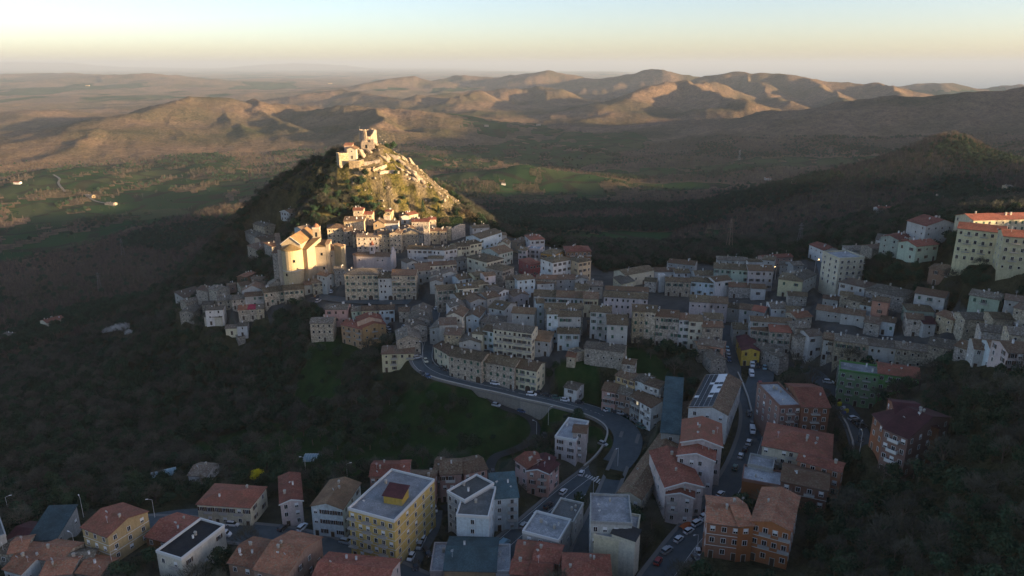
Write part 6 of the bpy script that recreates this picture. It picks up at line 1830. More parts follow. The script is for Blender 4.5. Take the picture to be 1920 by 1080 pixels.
SHP = {
 'hatchback': dict(body=[(-1.95, .7, .62, .35, .8), (-1.8, .84, .8, .25, .95), (-.6, .86, .82, .22, .97), (.7, .86, .82, .22, .95), (1.5, .84, .76, .25, .85), (1.95, .66, .58, .35, .68)],
               cab=[(-1.75, .78, .62, .94, 1.3), (-1.3, .8, .66, .94, 1.47), (-.2, .8, .66, .94, 1.5), (.35, .8, .64, .94, 1.42), (1.05, .76, .7, .9, .95)], roof=[(-1.4, .66, .6, 1.44, 1.5), (-.2, .67, .6, 1.49, 1.54), (.35, .64, .58, 1.42, 1.46)], ax=(-1.2, 1.25)),
 'estate_car': dict(body=[(-2.2, .75, .66, .35, .85), (-2.05, .88, .84, .25, 1.0), (-.6, .9, .86, .22, 1.02), (.8, .9, .86, .22, 1.0), (1.75, .86, .78, .25, .9), (2.2, .68, .6, .35, .7)],
               cab=[(-2.1, .8, .66, .98, 1.35), (-1.7, .84, .7, .98, 1.58), (0, .84, .7, .98, 1.62), (.5, .84, .68, .98, 1.52), (1.2, .8, .74, .95, 1.0)], roof=[(-1.75, .7, .62, 1.55, 1.62), (0, .71, .64, 1.61, 1.66), (.5, .68, .6, 1.52, 1.56)], ax=(-1.35, 1.4)),
 'van': dict(body=[(-2.4, .88, .84, .35, 1.3), (-2.35, .95, .92, .28, 2.0), (.9, .95, .88, .25, 2.05), (1.3, .95, .9, .25, 1.5), (1.9, .9, .84, .25, 1.15), (2.4, .76, .7, .35, .8)],
             cab=[(.88, .9, .8, 1.3, 1.95), (1.25, .92, .78, 1.25, 1.65), (1.75, .84, .78, 1.1, 1.2)], roof=[(-2.2, .86, .8, 2.0, 2.08), (.8, .86, .8, 2.04, 2.1)], ax=(-1.5, 1.55)),
}
def wheel_meshes(r):
    v, f = [], []; tube(v, f, (0, -.1, 0), (0, .1, 0), r, r, 12); f += [tuple(range(11, -1, -1)), tuple(range(12, 24))]
    w = mesh('wheel', v, f, [M_tyre]); v, f = [], []; tube(v, f, (0, -.125, 0), (0, .125, 0), r * .6, r * .6, 10); f += [tuple(range(9, -1, -1)), tuple(range(10, 20))]
    return w, mesh('rim', v, f, [M_rim])
WH, RIM = wheel_meshes(.32)
v, f, mi = [], [], []; box(v, f, mi, -.06, .06, -.16, .16, -.08, .08); HLM = mesh('headlight', v, f, [M_hl], mi)
v, f, mi = [], [], []; box(v, f, mi, -.05, .05, -.1, .1, -.14, .14); TLM = mesh('tail_light', v, f, [M_tl], mi)
CARM = {k: (loft(s['body'], PAINT['white'], 'body'), loft(s['cab'], M_cg, 'windows'), loft(s['roof'], PAINT['white'], 'roof')) for k, s in SHP.items()}
def car(kind, col, p, rz, label, group=None):
    t = thing('parked_' + kind if kind != 'van' else 'parked_van', label, 'van' if kind == 'van' else 'car', p, rz, group)
    b_, c_, r_ = CARM[kind]
    for nm, me in (('body', b_), ('windows', c_), ('roof', r_)):
        o = link(nm, me, t)
        if nm != 'windows':
            o.material_slots[0].link = 'OBJECT'; o.material_slots[0].material = PAINT[col]
    s = SHP[kind]; wy = s['body'][2][1] - .06
    for x in s['ax']:
        for y in (-wy, wy):
            w = link('wheel', WH, t, (x, y, .32)); link('rim', RIM, w)
    xf, xb = s['body'][-1][0], s['body'][0][0]
    for y in (-.5, .5):
        link('headlight', HLM, t, (xf - .04, y, .62)); link('tail_light', TLM, t, (xb + .02, y * 1.1, .75))
    return t
ROAD_ALL = [q for k in DL for q in DL[k]]
def road_z(x, y):
    best, z = 64, None
    for k in DL:
        w = ROADW[k][0]
        for q in DL[k]:
            d = (q[0] - x) ** 2 + (q[1] - y) ** 2
            if d < best and d < (w / 2 + 1.5) ** 2: best = d; z = q[2] + .07 + .02 * list(ROADW).index(k)
    g = gz(x, y) + .1
    return g if z is None else max(z, g - .3)
def cars(block, text, group):
    ox, oy, s = block
    for ln in text.strip().splitlines():
        spec, lab = ln.split('|'); q = spec.split()
        x, y, dx, dy = map(float, q[:4]); kind = {'h': 'hatchback', 'e': 'estate_car', 'v': 'van'}[q[4]]
        p = hit(ox + x / s, oy + y / s); p2 = hit(ox + (x + dx) / s, oy + (y + dy) / s)
        car(kind, q[5], (p.x, p.y, road_z(p.x, p.y)), math.atan2(p2.y - p.y, p2.x - p.x), lab.strip(), group)
        KEEP.append((p.x, p.y, 2.5))
cars((800, 760, 3.375), """
980 440 15 -35 h white|white hatchback waiting just before the zebra crossing
865 560 22 -22 h white|white hatchback on the main road below the crossing, between crossing and dark car
770 648 24 -22 e dark|black car on the main road above the flat roofed house
698 702 24 -22 h white|white car beside the roof edge of the flat roofed house
612 775 22 -24 h silver|pale car on the main road left of the flat roofed house
490 892 28 -26 v lightblue|light blue pickup van at the bottom end of the main road
750 205 30 4 e dark|dark car in the yard left of the pinkish white villa
440 12 20 10 h silver|silver car on the dark drive under the retaining wall
602 48 24 10 h blue|blue car on the dark drive below the retaining wall
48 665 4 20 h lightblue|light blue car at the foot of the pink terraced houses
1115 250 25 6 h silver|silver car tucked under the curved retaining wall by the villa
420 440 10 30 h dark|dark car between the pink terraces and the pink villa
""", 'cars along the main road')
cars((1080, 600, 3.6), """
216 618 24 -6 h white|white hatchback in front of the pinkish balcony house
268 632 24 6 h dark|dark car second in the street row of balcony houses
297 641 24 8 h silver|silver car third in the street row of balcony houses
340 650 24 8 h dark|black car under the orange awning house
392 683 26 12 h grey|grey car in front of the arched garage
437 733 24 12 e green|dark green estate car at the top of the very long building
1021 210 4 24 h lightblue|pale blue car uppermost of four cars in the dark street gap
1026 234 4 24 h white|white car second of four in the dark street gap
1030 257 4 24 h silver|silver car third of four in the dark street gap
1033 280 4 24 h blue|blue car lowest of four in the dark street gap
1256 246 -6 -24 v yellow|bright yellow van beside the yellow house
1188 316 6 24 v white|white van in the small car park, nearer the yellow house
1183 380 6 24 v white|second white van at the road edge of the small car park
1272 334 2 22 h lightblue|light blue car in the middle of the small car park
1226 322 2 22 h dark|black car between the white van and the light blue car
1330 322 2 22 h dark|black car at the far right of the small car park
1242 446 4 24 h red|dark red car at the mouth of the small car park
1280 600 26 2 e red|red car parked across beside the brown brick block
1290 632 26 2 h dark|black car just below the red one
1166 645 3 24 h dark|dark car on the left kerb of the right street
1187 722 2 24 h dark|dark car directly behind the small white van
1189 764 2 24 v white|small white van on the right side of the street
1166 838 8 -26 e white|white estate car parked at the left kerb of the right street
1140 885 8 -26 h dark|black car between white estate car and white hatchback at the kerb
1110 930 8 -26 h white|white hatchback below the black kerb car
1072 1010 8 -26 h green|dark green car driving up the right street
""", 'cars in the right street')
cars((1080, 780, 3.6), """
975 543 16 -18 h white|white car at the street corner above the orange brick block
888 652 18 -18 h dark|black car topmost in the long kerb row beside the lawn plots
866 690 24 -16 h white|first white car from the top in the long kerb row
818 737 24 -18 e white|white estate car second from the top in the long kerb row
760 790 24 -18 h white|third white car from the top in the long kerb row
692 847 22 -20 h white|fourth white car from the top in the long kerb row
613 922 24 -18 e silver|silver estate car above the red car in the kerb row
553 996 14 -26 h red|dark red car lowest in the kerb row
822 935 26 8 h white|white hatchback below the orange brick block's left corner
815 982 26 8 h dark|black car under the white hatchback by the hedge
850 912 26 6 h dark|dark car squeezed next to the orange brick block
""", 'cars parked at the kerb at the bottom')
cars((1400, 640, 3.6), """
550 288 28 4 e white|white estate car parked left of the green block
730 430 26 6 e silver|silver estate car below the green block
718 536 28 -6 e white|white estate car, top one in the yard of the maroon roofed block
742 562 28 2 h dark|black car under the white one in the maroon block's yard
772 584 28 0 e dark|long black car in the maroon block's yard
768 672 4 26 h dark|lone black car in the lower part of the maroon block's yard
""", 'cars by the green and maroon blocks')
cars((800, 560, 4.5), """
580 730 34 10 e white|white estate car in front of the dark arched doors of the long palazzo
660 740 30 10 h dark|dark car beside the yellow bins by the long palazzo
885 833 34 8 e white|white estate car driving on the road past the palazzo's end
945 808 32 8 e dark|black car first in the roadside row right of the palazzo
1020 828 32 8 h dark|dark car second in the roadside row right of the palazzo
1095 848 32 8 h green|dark green car third in the roadside row right of the palazzo
1168 868 32 6 h white|white hatchback near the small white house
1288 890 32 6 h dark|black car last in the roadside row
135 600 30 16 h dark|dark car topmost below the curved pale house
205 625 32 12 h dark|dark car second along the palazzo front
268 640 32 12 h dark|dark car third along the palazzo front
322 655 32 12 h silver|silver car by the lit doorway of the palazzo
375 674 32 12 h dark|dark car fifth along the palazzo front
455 692 32 12 e dark|dark estate car sixth along the palazzo front
""", 'cars beside the long palazzo')
cars((560, 560, 4.5), """
1073 538 10 28 h cream|cream car driving alone on the street bend
1002 512 26 -8 e silver|silver car parked at the street bend left of the cream one
1050 652 18 26 h dark|dark car on the ramp under the street bend
1092 668 22 20 h blue|bright blue car on the ramp under the street bend
758 262 30 -4 h white|upper white car behind the orange apartment house
762 284 30 -4 h silver|middle silver car behind the orange apartment house
764 306 30 -4 h white|lower white car behind the orange apartment house
892 250 30 -8 h silver|silver car in the courtyard left of the rounded roofs
1172 96 28 -6 h white|white car at the top of the town street
""", 'cars around the orange apartment house')
cars((320, 380, 3.858), """
1164 650 4 -26 h white|white car nose up at the left end of the terrace
1068 718 24 -14 e silver|silver estate car on the slope below the terrace
1058 692 24 -10 h dark|dark car beside the silver estate below the terrace
1355 677 30 2 e white|white car alone under the large stone palace
""", 'cars on the terrace')
cars((280, 840, 4.5), """
708 662 40 2 e white|white off-roader in front of the long cream house
508 754 26 -22 h white|white hatchback by the black roofed house
632 752 40 2 v white|white flatbed van on the lower road
1292 688 24 -22 e white|white estate car below the pinkish house
1130 694 24 -18 h dark|dark car in the yard below the pinkish house
""", 'cars on the lower road')
cars((560, 840, 4.5), """
400 810 36 8 e silver|silver green car below the bluish gabled house
1042 552 -6 28 v white|white van behind the yellow tower
1096 536 -4 26 h red|red car between white van and white hatchback behind the yellow tower
1148 534 6 26 h white|white hatchback right of the red car behind the yellow tower
1108 700 -16 26 h white|white car highest in the street right of the yellow tower
1045 800 -14 28 h white|white car upper of a pair right of the yellow tower
1022 846 -14 28 h silver|silver car lower of a pair right of the yellow tower
950 942 -18 28 h white|white car near the corner of the yellow tower
1086 906 20 26 e dark|large black car near the star shaped block
990 1016 -4 26 e dark|dark car at the bottom edge right of the yellow tower
786 1004 28 4 h silver|small silver car at the foot of the yellow tower
""", 'cars around the yellow tower')
cars((1500, 380, 3.376), """
180 516 6 24 h white|white car uppermost beside the five-storey yellow block
206 531 6 24 h dark|dark car beside the five-storey yellow block
130 566 6 24 h silver|silver car left of the white hipped house
205 568 24 4 h blue|blue car in front of the white hipped house
1372 411 30 4 e silver|silver car parked under the second cream block
""", 'cars in the upper right quarter')

# ------------------------------------------------------------------ street furniture
M_bulb = flat_mat('lit_street_lamp', (.9, .7, .4), emit=((1, .62, .25), 12.0)); M_bulb2 = flat_mat('lamp_glass', (.55, .62, .65), .2, .5)
v, f = [], []; tube(v, f, (0, 0, 0), (0, 0, 7.6), .09, .05, 6); tube(v, f, (0, 0, 7.6), (1.3, 0, 8.0), .045, .04, 5); POST = mesh('post', v, f, [M_dish])
v, f, mi = [], [], []; box(v, f, mi, 1.15, 1.95, -.16, .16, 7.94, 8.08); HEAD = mesh('lamp_head', v, f, [M_dish], mi)
v, f, mi = [], [], []; box(v, f, mi, 1.25, 1.9, -.12, .12, 7.88, 7.937); GL = mesh('lamp_glass', v, f, [M_bulb2], mi); GLL = mesh('lamp_glass', v, f, [M_bulb], mi)
def lamp(px, py, lab, lit=False, rz=None):
    p = hit(px, py); t = thing('street_lamp', lab, 'street lamp', p, random.uniform(0, 6.28) if rz is None else rz, 'street lamps')
    link('post', POST, t); h_ = link('lamp_head', HEAD, t); link('lamp_glass', GLL if lit else GL, h_)
for (x, y, lab, lit) in [(962, 740, 'street lamp on the road opposite the long palazzo', 0), (866, 710, 'street lamp in front of the palazzo left part', 0), (1158, 875, 'street lamp at the zebra crossing island', 0), (1112, 935, 'street lamp on the strip between the two roads', 0),
    (291, 974, 'street lamp with orange foot by the lower road', 0), (157, 970, 'street lamp at the wood edge behind the yellow block', 0), (18, 968, 'street lamp at the far lower left', 0), (574, 892, 'street lamp beside the yellow mimosa path', 0), (652, 905, 'street lamp behind the bluish gabled house', 0),
    (143, 1040, 'street lamp among the brick roofs at the lower left', 0), (214, 1076, 'street lamp at the bottom edge left', 0), (1028, 797, 'street lamp in the green yard below the retaining wall', 0), (1006, 823, 'second street lamp in the green yard below the wall', 0), (1567, 716, 'street lamp left of the green block', 0),
    (1608, 828, 'lit street lamp at the edge of the maroon block yard', 1), (1611, 852, 'lit street lamp at the lower end of the maroon block yard', 1), (1453, 525, 'lit orange street lamp in the dark alley of the old town', 1), (1527, 512, 'lit street lamp near the five-storey yellow block', 1),
    (1306, 1045, 'street lamp beside the white hatchback at the bottom', 0), (793, 672, 'street lamp at the street bend near the cream car', 0)]:
    lamp(x, y, lab, bool(lit))
p = hit(381, 928); t = thing('utility_pole', 'wooden utility pole left of the long cream house', 'utility pole', p)
v, f = [], []; tube(v, f, (0, 0, -1), (0, 0, 8.5), .16, .11, 6); link('pole', mesh('pole', v, f, [M_bark]), t)
v, f, mi = [], [], []; box(v, f, mi, -1, 1, -.06, .06, 7.9, 8.05); link('crossarm', mesh('crossarm', v, f, [M_bark], mi), t)
def pylon(px, py, H, w, lab, mat, nm='pylon'):
    p = hit(px, py); t = thing(nm, lab, 'pylon', p, .4)
    v, f = [], []
    for sx, sy in ((1, 1), (1, -1), (-1, -1), (-1, 1)): tube(v, f, (sx * w, sy * w, -2), (sx * w * .18, sy * w * .18, H), .09, .06, 4)
    link('lattice_leg', mesh('lattice_leg', v, f, [mat]), t)
    v, f = [], []; k = 7
    for i in range(k):
        z0, z1 = H * i / k, H * (i + 1) / k; a = w * (1 - .82 * i / k); b_ = w * (1 - .82 * (i + 1) / k)
        for (x0, y0), (x1, y1) in (((1, 1), (1, -1)), ((1, -1), (-1, -1)), ((-1, -1), (-1, 1)), ((-1, 1), (1, 1))):
            tube(v, f, (x0 * a, y0 * a, z0), (x1 * b_, y1 * b_, z1), .035, .035, 3)
    link('lattice_brace', mesh('lattice_brace', v, f, [mat]), t)
    if nm == 'pylon':
        v, f = [], []
        for z in (H * .78, H * .9): tube(v, f, (-w * 1.5, 0, z), (w * 1.5, 0, z), .1, .1, 4)
        link('crossarm', mesh('crossarm', v, f, [mat]), t)
    return t
pylon(1366, 475, 24, 1.9, 'tall lattice mast behind the old town whose tip catches the sun', flat_mat('red_white_mast', (.35, .25, .18)), 'lattice_mast')
pylon(1497, 470, 18, 1.5, 'thin grey pylon in the dark valley right of the lattice mast', M_rail)
pylon(188, 545, 24, 2.2, 'grey pylon on the dark slope left of the hamlet', M_rail)
pylon(231, 478, 26, 2.4, 'grey pylon in the left valley', M_rail); pylon(751, 195, 60, 7, 'distant power pylon on the ridge behind the castle', M_rail); pylon(1386, 300, 30, 3, 'small pale pylon in the right valley', M_dish)
for q in ((1340, 1070), (1380, 1075), (1420, 1078), (1460, 1078)):
    p = hit(*q); KEEP.append((p.x, p.y, 7))
# recycling bins
for x, y, c_, lab in ((1573, 762, (.55, .45, .03), 'yellow recycling bin, upper one by the wall of the yard'), (1580, 770, (.5, .5, .52), 'white recycling bin by the wall of the yard'), (1586, 775, (.5, .42, .03), 'yellow recycling bin, lower one by the wall of the yard'), (1581, 779, (.04, .08, .3), 'blue recycling bin by the wall of the yard'), (944, 721, (.5, .5, .03), 'yellow green bin in front of the long palazzo')):
    p = hit(x, y); t = thing('recycling_bin', lab, 'bin', p + Vector((0, 0, .3)), .5)
    mt = flat_mat('bin_plastic', c_); v, f, mi = [], [], []; box(v, f, mi, -.8, .8, -.55, .55, .15, 1.3); link('body', mesh('body', v, f, [mt], mi), t)
    v = [(-.85, -.6, 1.303), (.85, -.6, 1.303), (.85, 0, 1.6), (-.85, 0, 1.6), (.85, .6, 1.303), (-.85, .6, 1.303)]; f = [(0, 1, 2, 3), (3, 2, 4, 5), (1, 4, 2), (0, 3, 5), (0, 5, 4, 1)]
    link('lid', mesh('lid', v, f, [mt]), t)
# orange tarpaulin
p = hit(1291, 985); q = hit(1304, 976); t = thing('tarpaulin_cover', 'long orange tarpaulin cover beside the white kerb cars', 'cover', p, math.atan2(q.y - p.y, q.x - p.x))
v, f = [], []; n = 8
for i in range(6):
    for j in range(n + 1):
        a = math.pi * j / n; v.append((-3.5 + 1.4 * i, -1.1 * math.cos(a), 1.3 * math.sin(a) * (1 if i not in (0, 5) else .6)))
for i in range(5):
    for j in range(n): f.append((i * (n + 1) + j, (i + 1) * (n + 1) + j, (i + 1) * (n + 1) + j + 1, i * (n + 1) + j + 1))
link('cover', mesh('cover', v, f, [flat_mat('orange_tarpaulin', (.42, .1, .03))]), t)
# solar panels on the long white building
for lab, (root, rfo, put), hh in HS:
    if 'solar panels' in lab:
        W_ = max(q[0] for q in [v_.co for v_ in rfo.data.vertices]) - .4; D_ = max(v_.co.y for v_ in rfo.data.vertices) - .4
        xr = W_ * .62; zr = W_ / 2 * .3; sl = zr / xr
        v, f, mi = [], [], []; box(v, f, mi, -.75, .75, -.95, .95, 0, .06); box(v, f, mi, -.8, .8, -1.0, 1.0, -.05, -.003, 1)
        SP = mesh('solar_panel', v, f, [M_solar, M_dish], mi)
        rr = random.Random(9)
        nx_, ny_ = int(xr / 1.7), int(D_ / 2.1)
        for i in range(nx_):
            for j in range(ny_):
                gap = (i >= nx_ - 2 and j > ny_ * .35 and rr.random() < .7) or rr.random() < .04
                if gap: continue
                x = .9 + i * 1.66; y = 1.2 + j * 2.08
                o = link('solar_panel', SP, rfo, (x, y, hh + x * sl + .33)); o.rotation_euler = (0, -math.atan(sl), 0)
        v = [(.1, .1, hh + .1 * sl + .235), (xr - .2, .1, hh + (xr - .2) * sl + .235), (xr - .2, D_ - .1, hh + (xr - .2) * sl + .235), (.1, D_ - .1, hh + .1 * sl + .235)]
        link('roof_membrane', mesh('roof_membrane', v, [(0, 1, 2, 3)], [M_white]), rfo)
# greenhouse, valley farms
def gh(px, py, L, W_, H_, rz, lab):
    p = hit(px, py); t = thing('greenhouse', lab, 'greenhouse', p, rz)
    v, f = [], []; n = 6
    for i in range(7):
        for j in range(n + 1): a = math.pi * j / n; v.append((-L / 2 + L * i / 6, -W_ / 2 * math.cos(a), H_ * math.sin(a)))
    for i in range(6):
        for j in range(n): f.append((i * (n + 1) + j, (i + 1) * (n + 1) + j, (i + 1) * (n + 1) + j + 1, i * (n + 1) + j + 1))
    link('cover', mesh('cover', v, f, [flat_mat('greenhouse_film', (.22, .34, .38), .3, .5)]), t)
    for i in range(7):
        v, f = [], []
        for j in range(n): tube(v, f, [-L / 2 + L * i / 6, -W_ / 2 * 1.02 * math.cos(math.pi * j / n), H_ * 1.02 * math.sin(math.pi * j / n)], [-L / 2 + L * i / 6, -W_ / 2 * 1.02 * math.cos(math.pi * (j + 1) / n), H_ * 1.02 * math.sin(math.pi * (j + 1) / n)], .05, .05, 3)
        link('hoop', mesh('hoop', v, f, [M_dish]), t)
    KEEP.append((p.x, p.y, 6))
gh(308, 892, 9, 5, 2.4, .5, 'small pale blue greenhouse tunnel in the wood above the lower road')
gh(586, 861, 6, 6, 2.0, 0, 'dark teal net dome on the lawn right of the mimosa'); gh(390, 862, 7, 5, 1.8, .2, 'dark teal covered shelter above the grey roofed cottage')
parse((0, 0, 1.0), """
1649 393 1676 393 5 9 x wh rd rows=1 cols=4 win=s name=farmhouse cat=farmhouse|white farmhouse alone in the valley behind the right quarter
1889 350 1900 350 5 9 x lt gy rows=1 cols=2 win=s name=farmhouse cat=farmhouse|pale farmhouse at the foot of the round hill at the right edge
1762 366 1770 366 4 8 x lt gy rows=1 cols=2 win=s name=farmhouse cat=farmhouse|small pale farm building below the round wooded hill
1436 334 1448 334 5 10 x wh rd rows=1 cols=2 win=s name=farmhouse cat=farmhouse|pale farmhouse in the middle of the right valley
1488 338 1497 338 4 8 x lt gy rows=1 cols=2 win=s name=farmhouse cat=farmhouse|tiny stone coloured farmhouse right of the pale one in the valley
24 342 36 342 5 10 x wh rd rows=1 cols=2 win=s name=farmhouse cat=farmhouse|sunlit farmhouse at the far left of the plain
160 366 172 367 4 10 x lt gy rows=1 cols=2 win=s name=farmhouse cat=farmhouse|pale farm shed beside the pale track in the left plain
196 381 212 382 4 12 x lt gy rows=1 cols=2 win=s name=farmhouse cat=farmhouse|long pale farm shed among the green fields at the left
940 344 948 344 4 8 x wh gy rows=1 cols=1 win=s name=farmhouse cat=farmhouse|tiny white hut on the green field right of the castle hill
908 235 916 235 6 16 x lt gy rows=1 cols=2 win=s name=farmhouse cat=farmhouse|far pale farm in the shaded valley, left one
1006 233 1014 233 6 16 x lt gy rows=1 cols=2 win=s name=farmhouse cat=farmhouse|far pale farm in the shaded valley, right one
160 160 167 160 8 20 x lt rd opts=nc rows=1 cols=2 win=s name=farmhouse cat=farmhouse|distant sunlit farm on the left plain
615 156 622 156 9 30 x lt gy opts=nc rows=1 cols=2 win=s name=farmhouse cat=farmhouse|distant white buildings on the plain behind the castle
88 606 121 597 6 12 x cr rd opts=n rows=1 cols=4 win=s name=farm_building cat=farm_shed|long farm shed with a red and white roof in the dark left valley
0 630 14 632 5 10 x wh gy opts=n rows=1 cols=2 win=s name=farm_building cat=farm_shed|white shed at the left edge of the wooded slope
""")
# gravel track and field roads on the plain
for pl, nm in (([(100, 328), (112, 336), (110, 345), (122, 360)], 'track'), ([(160, 365), (180, 378), (215, 384)], 'track')):
    ln = [(p.x, p.y, gz(p.x, p.y)) for p in (hit(*q) for q in smooth_line(pl, 6))]
    o = ribbon('track', ln, 2.6, -2.6, 1.2, flat_mat('track_gravel', (.13, .125, .1))); o['kind'] = 'structure'
# trees with a look of their own
def special(kind, proto, px, py, sc, lab, mat=None):
    p = hit(px, py); t = add_tree(kind, proto, p.x, p.y, sc, lab, None)
    if mat:
        me = proto[1].copy(); me.materials.clear(); me.materials.append(mat); t.children[1].data = me
    KEEP.append((p.x, p.y, 4 * sc)); return t
t_, l_ = trunk_mesh('trunk', 6, False, 90); MIM = (t_, crown_leaf('crown', 6, 91, M_mimosa, 1500, .42, .62), 6)
special('mimosa_tree', MIM, 481, 905, 1.05, 'round bright yellow mimosa tree above the long cream house')
t_, l_ = trunk_mesh('trunk', 9, True, 92); BLO = (t_, crown_bare('crown', 9, l_, 93, M_blossom, 900, .8), 9)
for i, (x, y, s) in enumerate([(203, 632, .95), (218, 630, 1.15), (234, 630, 1.15), (243, 634, .8)]):
    special('blossoming_tree', BLO, x, y, s, 'white blossoming tree on the dark left slope, ' + ['leftmost of the clump', 'second from the left in the clump', 'third from the left in the clump', 'rightmost of the clump'][i])
M_twlit = simple_mat('sunlit_twigs', (.2, .145, .095))  # lighter, warmer twig copy: low sunlight put into the colour
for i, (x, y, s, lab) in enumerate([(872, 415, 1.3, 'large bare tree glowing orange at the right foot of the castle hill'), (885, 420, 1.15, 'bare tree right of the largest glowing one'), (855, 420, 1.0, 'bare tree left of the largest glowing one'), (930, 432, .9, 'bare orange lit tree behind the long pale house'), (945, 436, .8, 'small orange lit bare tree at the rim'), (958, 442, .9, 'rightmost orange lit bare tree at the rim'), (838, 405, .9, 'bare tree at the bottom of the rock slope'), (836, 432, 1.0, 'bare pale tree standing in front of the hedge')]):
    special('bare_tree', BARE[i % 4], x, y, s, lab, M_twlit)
def cyp(px, py, H, lab):
    rg = np.random.default_rng(int(px)); V, Fc = [], []
    for i in range(700):
        z = rg.uniform(.06, 1); r = .16 * (1 - z) ** .6 * (.85 + .2 * rg.uniform()) * H * .8 + .1; a = rg.uniform(0, 6.28)
        p = np.array([r * math.cos(a), r * math.sin(a), z * H]); w = rg.uniform(.12, .3); q = rg.normal(0, 1, 3); q /= np.linalg.norm(q); b_ = np.cross(q, rg.normal(0, 1, 3)); b_ /= np.linalg.norm(b_); k = len(V)
        V += [tuple(p - q * w), tuple(p + b_ * w), tuple(p + q * w), tuple(p - b_ * w)]; Fc.append((k, k + 1, k + 2, k + 3))
    p = hit(px, py); e = thing('conifer_tree', lab, 'tree', p - Vector((0, 0, .3))); link('crown', mesh('crown', V, Fc, [M_leaf]), e)
    v, f = [], []; tube(v, f, (0, 0, -1), (0, 0, H * .7), .2, .08, 6); link('trunk', mesh('trunk', v, f, [M_bark]), e); KEEP.append((p.x, p.y, 3))
cyp(793, 398, 9, 'dark pointed conifer at the foot of the castle hill above the lit houses'); cyp(822, 400, 6, 'smaller dark conifer right of the pointed one'); cyp(843, 402, 5, 'low dark conifer right above the hedge'); cyp(1083, 955, 7, 'dark round tree between the two roads at the bottom')
for i, (x, y, s, lab) in enumerate([(1085, 962, 1.0, 'dense dark tree between the main road and the narrow road'), (836, 990, .8, 'dark tree left of the star shaped block'), (1440, 750, .8, 'dark evergreen beside the brown brick block'), (640, 890, .8, 'brown green tree behind the row on the lawn edge'), (340, 930, .9, 'round dark tree left of the utility pole')]):
    special('evergreen_tree', EVER[i % 3], x, y, s, lab)
# ------------------------------------------------------------------ woods (after the houses, so they keep clear of them)
# hash of kept-clear circles
cell = {}
for x, y, r in KEEP:
    for i in range(int((x - r) // 12), int((x + r) // 12) + 1):
        for j in range(int((y - r) // 12), int((y + r) // 12) + 1):
            cell.setdefault((i, j), []).append((x, y, r))
for k, (w, ln) in ROADW.items():
    for x, y, z in ln:
        for i in range(int((x - 9) // 12), int((x + 9) // 12) + 1):
            for j in range(int((y - 9) // 12), int((y + 9) // 12) + 1):
                cell.setdefault((i, j), []).append((x, y, w / 2 + 3.2))
def clear(x, y, m=0):
    for cx, cy, r in cell.get((int(x // 12), int(y // 12)), ()):
        if (x - cx) ** 2 + (y - cy) ** 2 < (r + m) ** 2: return False
    return True

def wood_sites(n, rmin, rmax, seed, extra=0):
    X, Y = scatter(n, rmin, rmax, R(-44), R(44), seed)
    cv, Z = cover_at(X, Y)
    rg = np.random.default_rng(seed + 1)
    clump = fbm(X / 38, Y / 38, 3, 88)
    dens = np.clip(1 - 1.25 * cv[:, 0], 0, 1) * (1 - cv[:, 3]) * (1 - np.clip(cv[:, 1] * 1.3, 0, 1))
    hedge = (cv[:, 0] > .5) & (clump > .62) & (rg.uniform(0, 1, n) < .12)
    hillgrass = rock_mask(X, Y) * (Z > 40)
    dens = dens * np.clip(1 - hillgrass * 1.1, .05, 1) * np.clip(.35 + clump * 1.3, 0, 1)
    keep = (rg.uniform(0, 1, n) < dens) | hedge
    keep &= (Z > -400)
    if rmin < 900:
        keep &= np.array([clear(x, y, 1.5) for x, y in zip(X, Y)])
    return X[keep], Y[keep], Z[keep], cv[keep], rg

# individuals: those that show largest
X, Y, Z, cv, rg = wood_sites(5200, 110, 330, 5)
Z = np.array([gz(x, y) for x, y in zip(X, Y)])
vis = np.abs(np.arctan2(X, Y)) < R(38)
d3 = np.sqrt(X ** 2 + Y ** 2 + (CZ - Z) ** 2)
dep = np.degrees(np.arctan2(CZ - Z, np.hypot(X, Y)))
vis &= (dep < 40.5) & (np.abs(X) / Y * 1 < .78)
nb = ne = 0
order = np.argsort(d3)
side = X < 0
used_sites = []
for k in order:
    if not vis[k]: continue
    x, y = float(X[k]), float(Y[k])
    if any((x - a) ** 2 + (y - b_) ** 2 < 12 for a, b_ in used_sites[-60:]): continue
    ever = rg.uniform() > .35 + .25 * cv[k, 2]
    where = 'on the dark slope at the lower right' if x > 90 else ('in the hillside wood at the left' if x < -40 else 'in the gardens between the houses')
    if ever and ne < 260:
        add_tree('evergreen_tree', EVER[int(rg.integers(3))], x, y, rg.uniform(.6, 1.15), 'dark green bushy evergreen tree ' + where, 'dark evergreen trees ' + where); ne += 1
        used_sites.append((x, y))
    elif not ever and nb < 290:
        add_tree('bare_tree', BARE[int(rg.integers(4))], x, y, rg.uniform(.6, 1.1), 'bare brown winter tree ' + where, 'bare winter trees ' + where); nb += 1
        used_sites.append((x, y))
first_b = [o for o in COL.objects if o.name.startswith('crown') and o.data in [b_[1] for b_ in BARE]]
def proto_objs(lst, idx):
    out = []
    for pr in lst:
        out.append(next(o for o in COL.objects if o.type == 'MESH' and o.data == pr[idx]))
    return out
PB, PE = proto_objs(BARE, 1), proto_objs(EVER, 1)
M_twfar = simple_mat('lit_valley_twigs', (.13, .112, .088))  # brighter than the near twigs: sun on the far woods put into colour
FARP = []
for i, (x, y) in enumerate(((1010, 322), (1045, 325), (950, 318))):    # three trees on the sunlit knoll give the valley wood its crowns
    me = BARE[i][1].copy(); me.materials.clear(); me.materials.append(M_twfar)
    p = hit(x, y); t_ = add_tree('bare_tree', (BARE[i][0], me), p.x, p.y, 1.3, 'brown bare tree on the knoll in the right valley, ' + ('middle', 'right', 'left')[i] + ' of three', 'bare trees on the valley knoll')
    FARP.append(t_.children[1])
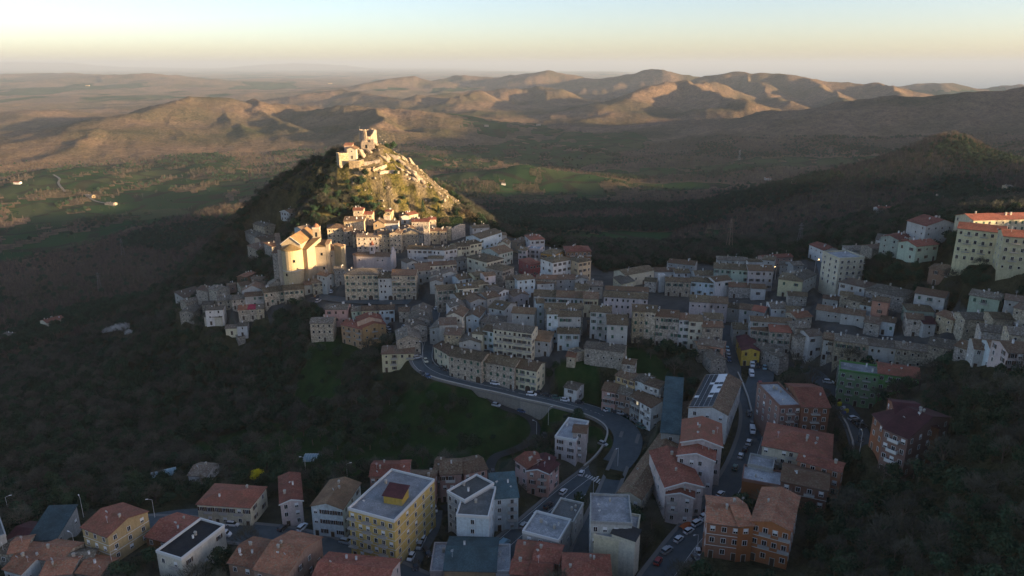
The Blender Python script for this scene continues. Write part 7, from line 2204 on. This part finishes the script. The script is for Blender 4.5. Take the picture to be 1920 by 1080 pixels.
VX, VY, VZ, VC = [], [], [], []
SX, SY, SZ, SC = [], [], [], []
EX, EY, EZ, EC = [], [], [], []
us = np.array(used_sites)
for (n, r0, r1_, sd, s0, s1) in ((44000, 110, 620, 11, .45, 1.1), (80000, 620, 1400, 12, .7, 1.35), (60000, 1400, 2700, 13, .8, 1.5)):
    X, Y, Z, cv, rg = wood_sites(n, r0, r1_, sd)
    if r0 < 600:
        far_ok = np.ones(len(X), bool)
        for a, b_ in used_sites:
            far_ok &= (X - a) ** 2 + (Y - b_) ** 2 > 9
        X, Y, Z, cv = X[far_ok], Y[far_ok], Z[far_ok], cv[far_ok]
        Z = np.array([gz(x, y) for x, y in zip(X, Y)])
    sc = rg.uniform(s0, s1, len(X))
    eg = rg.uniform(0, 1, len(X)) > ((.12 + .55 * cv[:, 2]) if r0 < 600 else (.97 - .75 * sstep(.5, .62, fbm(X / 130, Y / 130, 3, 71))))
    for l_, a_ in zip((SX, SY, SZ, SC) if r0 < 600 else (VX, VY, VZ, VC), (X[~eg], Y[~eg], Z[~eg] - .5, sc[~eg])): l_.append(a_)
    EX.append(X[eg]); EY.append(Y[eg]); EZ.append(Z[eg] - .5); EC.append(sc[eg] * .95)
stuff_points('bare_woodland', PB, *map(np.concatenate, (SX, SY, SZ, SC)), 'brown leafless woodland on the slopes and in the valley')
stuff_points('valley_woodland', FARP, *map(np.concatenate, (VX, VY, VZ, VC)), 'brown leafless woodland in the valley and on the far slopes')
stuff_points('evergreen_scrub', PE, *map(np.concatenate, (EX, EY, EZ, EC)), 'dark evergreen trees and scrub on the slopes and in the valley')
# low shrubs on the castle hill
X, Y = scatter(9000, 440, 620, R(-26), R(2), 21)
cv, Z = cover_at(X, Y)
rg = np.random.default_rng(22)
ok = (Z > 34) & (rg.uniform(0, 1, len(X)) < (.08 + .8 * (fbm(X / 14, Y / 14, 3, 7) + (ROCKC[0] - X) / 160 > .5)) * (1 - .8 * cv[:, 1])) & (np.hypot((X - ROCKC[0]) / 80, (Y - ROCKC[1] + 10) / 70) < 1)
ok &= np.array([clear(x, y, 1) for x, y in zip(X, Y)])
X, Y = X[ok], Y[ok]; Z = np.array([gz(x, y) for x, y in zip(X, Y)]) - .3
sh = add_tree('shrub', SHRUB, float(X[0]), float(Y[0]), 1.0, 'round olive green shrub on the rocky castle hill', None)
stuff_points('hill_scrub', [sh.children[1]], X, Y, Z, rg.uniform(.45, 1.25, len(X)), 'olive green bushes on the rocky castle hill')
